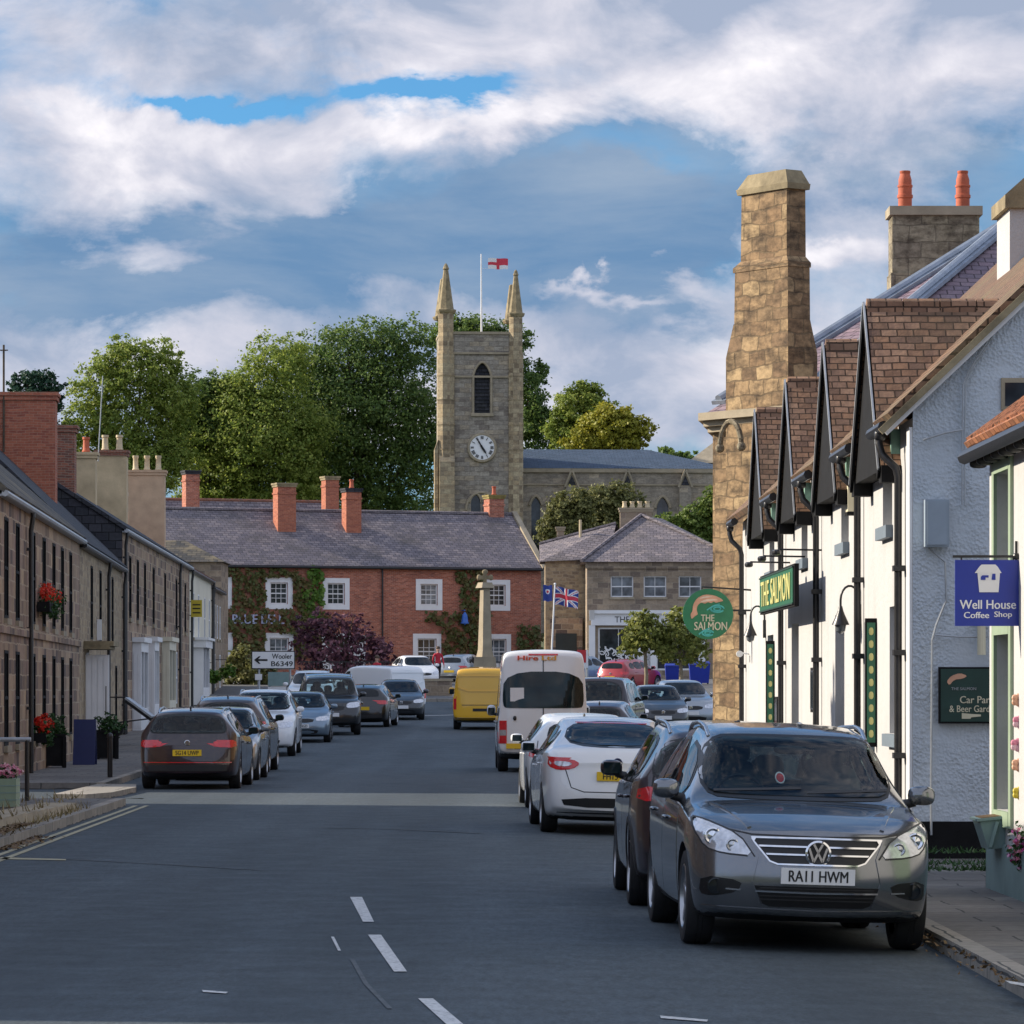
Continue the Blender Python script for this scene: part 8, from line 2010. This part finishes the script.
me = bpy.data.meshes.new('grass'); me.from_pydata(vs, [], fs); me.materials.append(M['grass_dry']); o = bpy.data.objects.new('grass', me); COL.objects.link(o); o['kind'] = 'stuff'; tag(o, 'dry grass growing along the old kerb stones', 'grass')
vs = []; fs = []
for _ in range(900):
    if rnd.random() < .6: y = rnd.uniform(44.5, 48.5); x = kerb_l(y) - .05 + rnd.gauss(0, .14); z = .02 + .16 * (x < kerb_l(y))
    else: y = rnd.uniform(24, 42); x = kerb_r(y) - abs(rnd.gauss(0, .10)) - .01; z = .012
    s_ = rnd.uniform(.02, .055) * (1 if y > 43 else .5); a_ = rnd.random() * 6.28; i = len(vs); c_, n_ = math.cos(a_) * s_, math.sin(a_) * s_
    vs += [(x - c_, y - n_, z), (x + n_ * .6, y - c_ * .6, z + rnd.random() * .02), (x + c_, y + n_, z + rnd.random() * .03), (x - n_ * .6, y + c_ * .6, z)]; fs.append((i, i + 1, i + 2, i + 3))
me = bpy.data.meshes.new('leaves'); me.from_pydata(vs, [], fs); me.materials.append(M['leaf_brown']); o = bpy.data.objects.new('fallen_leaves', me); COL.objects.link(o); o['kind'] = 'stuff'; tag(o, 'brown fallen leaves gathered in the gutters', 'leaves')
vs = []; fs = []
for _ in range(700):
    y = rnd.choice((rnd.gauss(38.5, .25), rnd.gauss(37.2, .15), rnd.gauss(41.3, .2))); x = rnd.uniform(3.6, 4.9) + rnd.gauss(0, .1); z = .125; hgt = rnd.uniform(.02, .07); i = len(vs); a_ = rnd.random() * 6.28; wx, wy = .014 * math.cos(a_), .014 * math.sin(a_); dx, dy = rnd.gauss(0, .04), rnd.gauss(0, .04)
    vs += [(x - wx, y - wy, z), (x + wx, y + wy, z), (x + dx, y + dy, z + hgt)]; fs.append((i, i + 1, i + 2))
me = bpy.data.meshes.new('weeds'); me.from_pydata(vs, [], fs); me.materials.append(M['leaf_pot']); o = bpy.data.objects.new('weeds', me); COL.objects.link(o); o['kind'] = 'stuff'; tag(o, 'small green weeds in the paving before the coffee shop', 'weeds')

# ------------------------------------------------------------------ people on the market place
def person(label, x, y, z, rotz, top_m, leg_m, arm=0):
    V = {'pelvis': (0, 0, .95, .13), 'waist': (0, 0, 1.10, .125), 'chest': (0, -.01, 1.30, .15), 'neck0': (0, 0, 1.45, .075), 'neck': (0, -.01, 1.52, .055), 'head': (0, -.02, 1.60, .085), 'crown': (0, -.01, 1.70, .085)}
    E = [('pelvis', 'waist'), ('waist', 'chest'), ('chest', 'neck0'), ('neck0', 'neck'), ('neck', 'head'), ('head', 'crown')]
    for s, n in ((-1, 'l'), (1, 'r')):
        fwd = .12 * s
        V.update({n + 'sh': (s * .17, 0, 1.41, .06), n + 'el': (s * .23, .02 - fwd * .5, 1.13, .043), n + 'wr': (s * .23, -.08 - fwd, .89, .03), n + 'palm': (s * .23, -.10 - fwd, .83, .028),
                  n + 'hip': (s * .09, 0, .90, .09), n + 'kn': (s * .10, -.03 + fwd, .49, .06), n + 'an': (s * .10, .04 + fwd * 1.4, .09, .042), n + 'toe': (s * .11, -.12 + fwd * 1.4, .035, .035)})
        E += [('chest', n + 'sh'), (n + 'sh', n + 'el'), (n + 'el', n + 'wr'), (n + 'wr', n + 'palm'), ('pelvis', n + 'hip'), (n + 'hip', n + 'kn'), (n + 'kn', n + 'an'), (n + 'an', n + 'toe')]
        for i in range(4):
            k = n + 'f%d' % i; l = (.07, .08, .078, .062)[i]
            V[k] = (s * (.23 - .004), -.125 - fwd + i * .018, .80, .010); V[k + 't'] = (s * .215, -.125 - fwd + i * .018, .80 - l, .008); E += [(n + 'palm', k), (k, k + 't')]
        V[n + 'th'] = (s * .205, -.14 - fwd, .80, .010); E.append((n + 'palm', n + 'th'))
    names = list(V); me = bpy.data.meshes.new('body'); me.from_pydata([V[k][:3] for k in names], [(names.index(a), names.index(b)) for a, b in E], [])
    o = bpy.data.objects.new('body', me); COL.objects.link(o)
    o.modifiers.new('k', 'SKIN'); sk = me.skin_vertices[0].data
    for i, k in enumerate(names): sk[i].radius = (V[k][3], V[k][3] * (.72 if k in ('chest', 'waist', 'pelvis') else 1)); sk[i].use_root = (k == 'pelvis')
    md = o.modifiers.new('s', 'SUBSURF'); md.levels = 2; md.render_levels = 2
    apply_mods(o)
    r = thing('person', label, 'person', (x, y, z), rotz); o.parent = r
    me = o.data; me.materials.clear()
    for m_ in (M['skin'], top_m, leg_m, M['cloth_dark']): me.materials.append(m_)
    me.polygons.foreach_set('material_index', [3 if p.center.z < .10 else 2 if p.center.z < .98 and abs(p.center.x) < .2 else 1 if .9 < p.center.z < 1.47 else 0 for p in me.polygons]); me.polygons.foreach_set('use_smooth', [True] * len(me.polygons))
    h = MB(); h.blob((0, .005, 1.70), (.098, .112, .088), .9, 16, 10); h.build('hair', M['hair'], r, smooth=60)
    f = MB(); f.blob((0, -.125, 1.635), (.014, .025, .022), 1, 8, 6); f.build('nose', M['skin'], r, smooth=60)
    f = MB()
    for s in (-1, 1): f.blob((s * .032, -.100, 1.662), (.012, .008, .008), 1, 8, 5)
    f.build('eyes', M['letter_black'], r)
person('person in a red jacket and dark trousers standing right of the white hatchback', at(438, 0, 188.5).x, 188.5, ground(188.5) + .13, R(20), M['cloth_red'], M['cloth_dark'])
person('person in a red top standing beyond the small white van near the purple tree', at(377, 0, 170).x, 170, ground(170) + .13, R(-30), M['cloth_red'], M['cloth_dark'])

# ------------------------------------------------------------------ light, sky, camera
sd = bpy.data.lights.new('sun', 'SUN'); sd.energy = SUN_E; sd.angle = R(.5); sd.color = (1.0, .89, .73)
so = bpy.data.objects.new('sun', sd); COL.objects.link(so)
v = Vector((-math.cos(SUN_AZ) * math.cos(SUN_EL), math.sin(SUN_AZ) * math.cos(SUN_EL), math.sin(SUN_EL)))
so.rotation_euler = v.to_track_quat('Z', 'Y').to_euler()
W = bpy.data.worlds.new('World'); S.world = W; W.use_nodes = True; nt = W.node_tree; nt.nodes.clear()
out = nt.nodes.new('ShaderNodeOutputWorld'); bg = nt.nodes.new('ShaderNodeBackground'); nt.links.new(bg.outputs[0], out.inputs[0])
sky = nt.nodes.new('ShaderNodeTexSky'); sky.sky_type = 'NISHITA'; sky.sun_disc = False; sky.sun_elevation = SUN_EL; sky.sun_rotation = math.atan2(v.x, v.y); sky.air_density = 1.0; sky.dust_density = .6; sky.ozone_density = 1.0
bg.inputs['Strength'].default_value = SKY_S
def Mt(op, a, b=None, c=None):
    n = nt.nodes.new('ShaderNodeMath'); n.operation = op
    for i, x in enumerate((a, b, c)):
        if x is None: continue
        if isinstance(x, (int, float)): n.inputs[i].default_value = x
        else: nt.links.new(x, n.inputs[i])
    return n.outputs[0]
tc = nt.nodes.new('ShaderNodeTexCoord'); sp_ = nt.nodes.new('ShaderNodeSeparateXYZ'); nt.links.new(tc.outputs['Generated'], sp_.inputs[0])
az = Mt('ARCTAN2', sp_.outputs[0], sp_.outputs[1]); hyp = Mt('SQRT', Mt('ADD', Mt('MULTIPLY', sp_.outputs[0], sp_.outputs[0]), Mt('MULTIPLY', sp_.outputs[1], sp_.outputs[1])))
U = Mt('MULTIPLY', az, F / 512); Vv = Mt('MULTIPLY', Mt('ARCTAN2', sp_.outputs[2], hyp), F / 512)      # bearings of the sky in half frame widths
def cloudnoise(su, sv, off, scale=1.0, detail=9, rough=.56, dist=.35):
    cb = nt.nodes.new('ShaderNodeCombineXYZ'); nt.links.new(Mt('MULTIPLY', U, su), cb.inputs[0]); nt.links.new(Mt('MULTIPLY', Vv, sv), cb.inputs[1]); cb.inputs[2].default_value = off
    n = nt.nodes.new('ShaderNodeTexNoise'); n.inputs['Scale'].default_value = scale; n.inputs['Detail'].default_value = detail; n.inputs['Roughness'].default_value = rough; n.inputs['Distortion'].default_value = dist
    nt.links.new(cb.outputs[0], n.inputs['Vector']); return n.outputs['Fac']
wob = Mt('MULTIPLY', Mt('SUBTRACT', cloudnoise(1.6, 2.6, 3.1), .5), .85); wob2 = Mt('MULTIPLY', Mt('SUBTRACT', cloudnoise(1.6, 2.6, 8.3), .5), .55)
Uw = Mt('ADD', U, wob); Vw = Mt('ADD', Vv, wob2)
def blob(px, py, rx, ry, amp):
    du = Mt('MULTIPLY', Mt('SUBTRACT', Uw, (px - 512) / 512), 512 / rx); dv = Mt('MULTIPLY', Mt('SUBTRACT', Vw, (690 - py) / 512), 512 / ry)
    return Mt('MULTIPLY', Mt('EXPONENT', Mt('MULTIPLY', Mt('ADD', Mt('MULTIPLY', du, du), Mt('MULTIPLY', dv, dv)), -1)), amp)
def total(lst, base):
    t = base
    for b in lst: t = Mt('ADD', t, blob(*b))
    return t
def wramp(fac, stops):
    r = nt.nodes.new('ShaderNodeValToRGB'); els = r.color_ramp.elements
    while len(els) < len(stops): els.new(.5)
    for e, (p, c) in zip(els, stops): e.position = p; e.color = c4(c) if not isinstance(c, (int, float)) else (c, c, c, 1)
    nt.links.new(fac, r.inputs[0]); return r.outputs[0]
def wmix(f, a, b):
    n = nt.nodes.new('ShaderNodeMix'); n.data_type = 'RGBA'; nt.links.new(f, n.inputs['Factor'])
    for s_, x in ((n.inputs[6], a), (n.inputs[7], b)):
        if isinstance(x, tuple): s_.default_value = c4(x)
        else: nt.links.new(x, s_)
    return n.outputs[2]
CL = 1.0 / SKY_S
def cc_(c): return tuple(x * CL * CLOUD_K for x in c)
n1 = cloudnoise(2.3, 3.6, 0.0, 1.0, 11, .62, .15)
n2 = cloudnoise(1.1, 2.3, 5.5, 1.0, 7)
# grey-blue veil, then white banks
veil = total([(520, 235, 330, 90, .30), (150, 290, 330, 60, .28), (900, 240, 260, 90, .15), (440, 75, 90, 26, -.45), (180, 84, 110, 14, -.45), (590, 158, 70, 18, -.30), (640, 180, 260, 80, .26), (60, 245, 220, 60, .28), (960, 180, 160, 70, .22), (480, 200, 100, 40, -.1), (840, 300, 260, 30, -.1), (300, 330, 400, 40, .2)], n2)
tint = nt.nodes.new('ShaderNodeMix'); tint.data_type = 'RGBA'; tint.blend_type = 'MULTIPLY'; tint.inputs['Factor'].default_value = 1; nt.links.new(sky.outputs[0], tint.inputs[6]); tint.inputs[7].default_value = (.19, .41, .63, 1)
slate_a = tuple(x * CL * CLOUD_K for x in (.115, .215, .365)); slate_b = tuple(x * CL * CLOUD_K for x in (.27, .34, .44))
slate = wmix(wramp(cloudnoise(1.5, 4.2, 21.0, 1.0, 9, .6, .3), [(.40, 0.0), (.72, .85)]), slate_a, slate_b)
c_blue = wmix(wramp(veil, [(.30, 0.0), (.78, 1.0)]), tint.outputs[2], slate)
white = total([(150, 135, 200, 62, .46), (290, 185, 90, 45, .26), (512, 15, 700, 52, .42), (820, 95, 330, 48, .36), (480, 112, 90, 24, .30), (1000, 60, 300, 90, .25), (600, 272, 70, 8, .26), (712, 276, 26, 16, .24), (845, 266, 50, 12, .26), (860, 158, 30, 8, .2), (650, 340, 220, 46, .30), (60, 345, 330, 46, .30), (960, 300, 160, 100, .12), (760, 420, 320, 60, .30), (450, 430, 800, 50, .22), (430, 76, 90, 18, -.40), (190, 82, 120, 10, -.40), (420, 220, 200, 60, -.25), (230, 250, 260, 30, -.18), (620, 210, 200, 50, -.18), (590, 165, 80, 20, -.2)], Mt('MULTIPLY', Mt('ADD', n1, Mt('MULTIPLY', Vv, -.0)), 1.0))
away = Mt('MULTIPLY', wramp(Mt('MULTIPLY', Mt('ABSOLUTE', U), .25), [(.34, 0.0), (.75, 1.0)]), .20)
white = Mt('ADD', white, away)      # cloud cover added out of view for whiter, stronger ambient
dens = wramp(white, [(.50, 0.0), (.64, .60), (.80, .97)])
tone = total([(150, 120, 190, 40, .22), (150, 200, 200, 30, .05), (800, 95, 320, 32, .16), (500, 60, 700, 20, .02), (512, 0, 700, 30, -.06), (480, 110, 90, 20, .2), (300, 340, 600, 40, -.02), (600, 272, 70, 10, .15), (845, 266, 60, 12, .15)], Mt('ADD', Mt('MULTIPLY', cloudnoise(3.2, 5.0, 12.0), .9), -.08))
c_white = wramp(tone, [(.28, (.29, .34, .45)), (.46, (.53, .53, .60)), (.68, (.88, .84, .85))])
sc_ = nt.nodes.new('ShaderNodeVectorMath'); sc_.operation = 'SCALE'; sc_.inputs['Scale'].default_value = CL * CLOUD_K; nt.links.new(c_white, sc_.inputs[0])
fin = wmix(dens, c_blue, sc_.outputs[0])
br = Mt('ADD', Mt('MULTIPLY', away, 2.2), 1.0); fs_ = nt.nodes.new('ShaderNodeVectorMath'); fs_.operation = 'SCALE'; nt.links.new(fin, fs_.inputs[0]); nt.links.new(br, fs_.inputs['Scale'])      # unseen sky brightened as added fill for the shaded street
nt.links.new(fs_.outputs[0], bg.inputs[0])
cam = bpy.data.cameras.new('camera'); co = bpy.data.objects.new('camera', cam); COL.objects.link(co); S.camera = co
co.location = (0, 0, EYE); co.rotation_euler = (R(90), 0, 0)
cam.sensor_width = 36; cam.lens = 36 * F / 1024; cam.shift_x = 0; cam.shift_y = (HZ - 512) / 1024; cam.clip_end = 4000; cam.clip_start = .5
S.view_settings.view_transform = 'Standard'; S.view_settings.look = 'None'; S.view_settings.exposure = EXPO; S.view_settings.gamma = 1
S.cycles.use_denoising = True; S.cycles.max_bounces = 6; S.cycles.diffuse_bounces = 3; S.cycles.transparent_max_bounces = 4
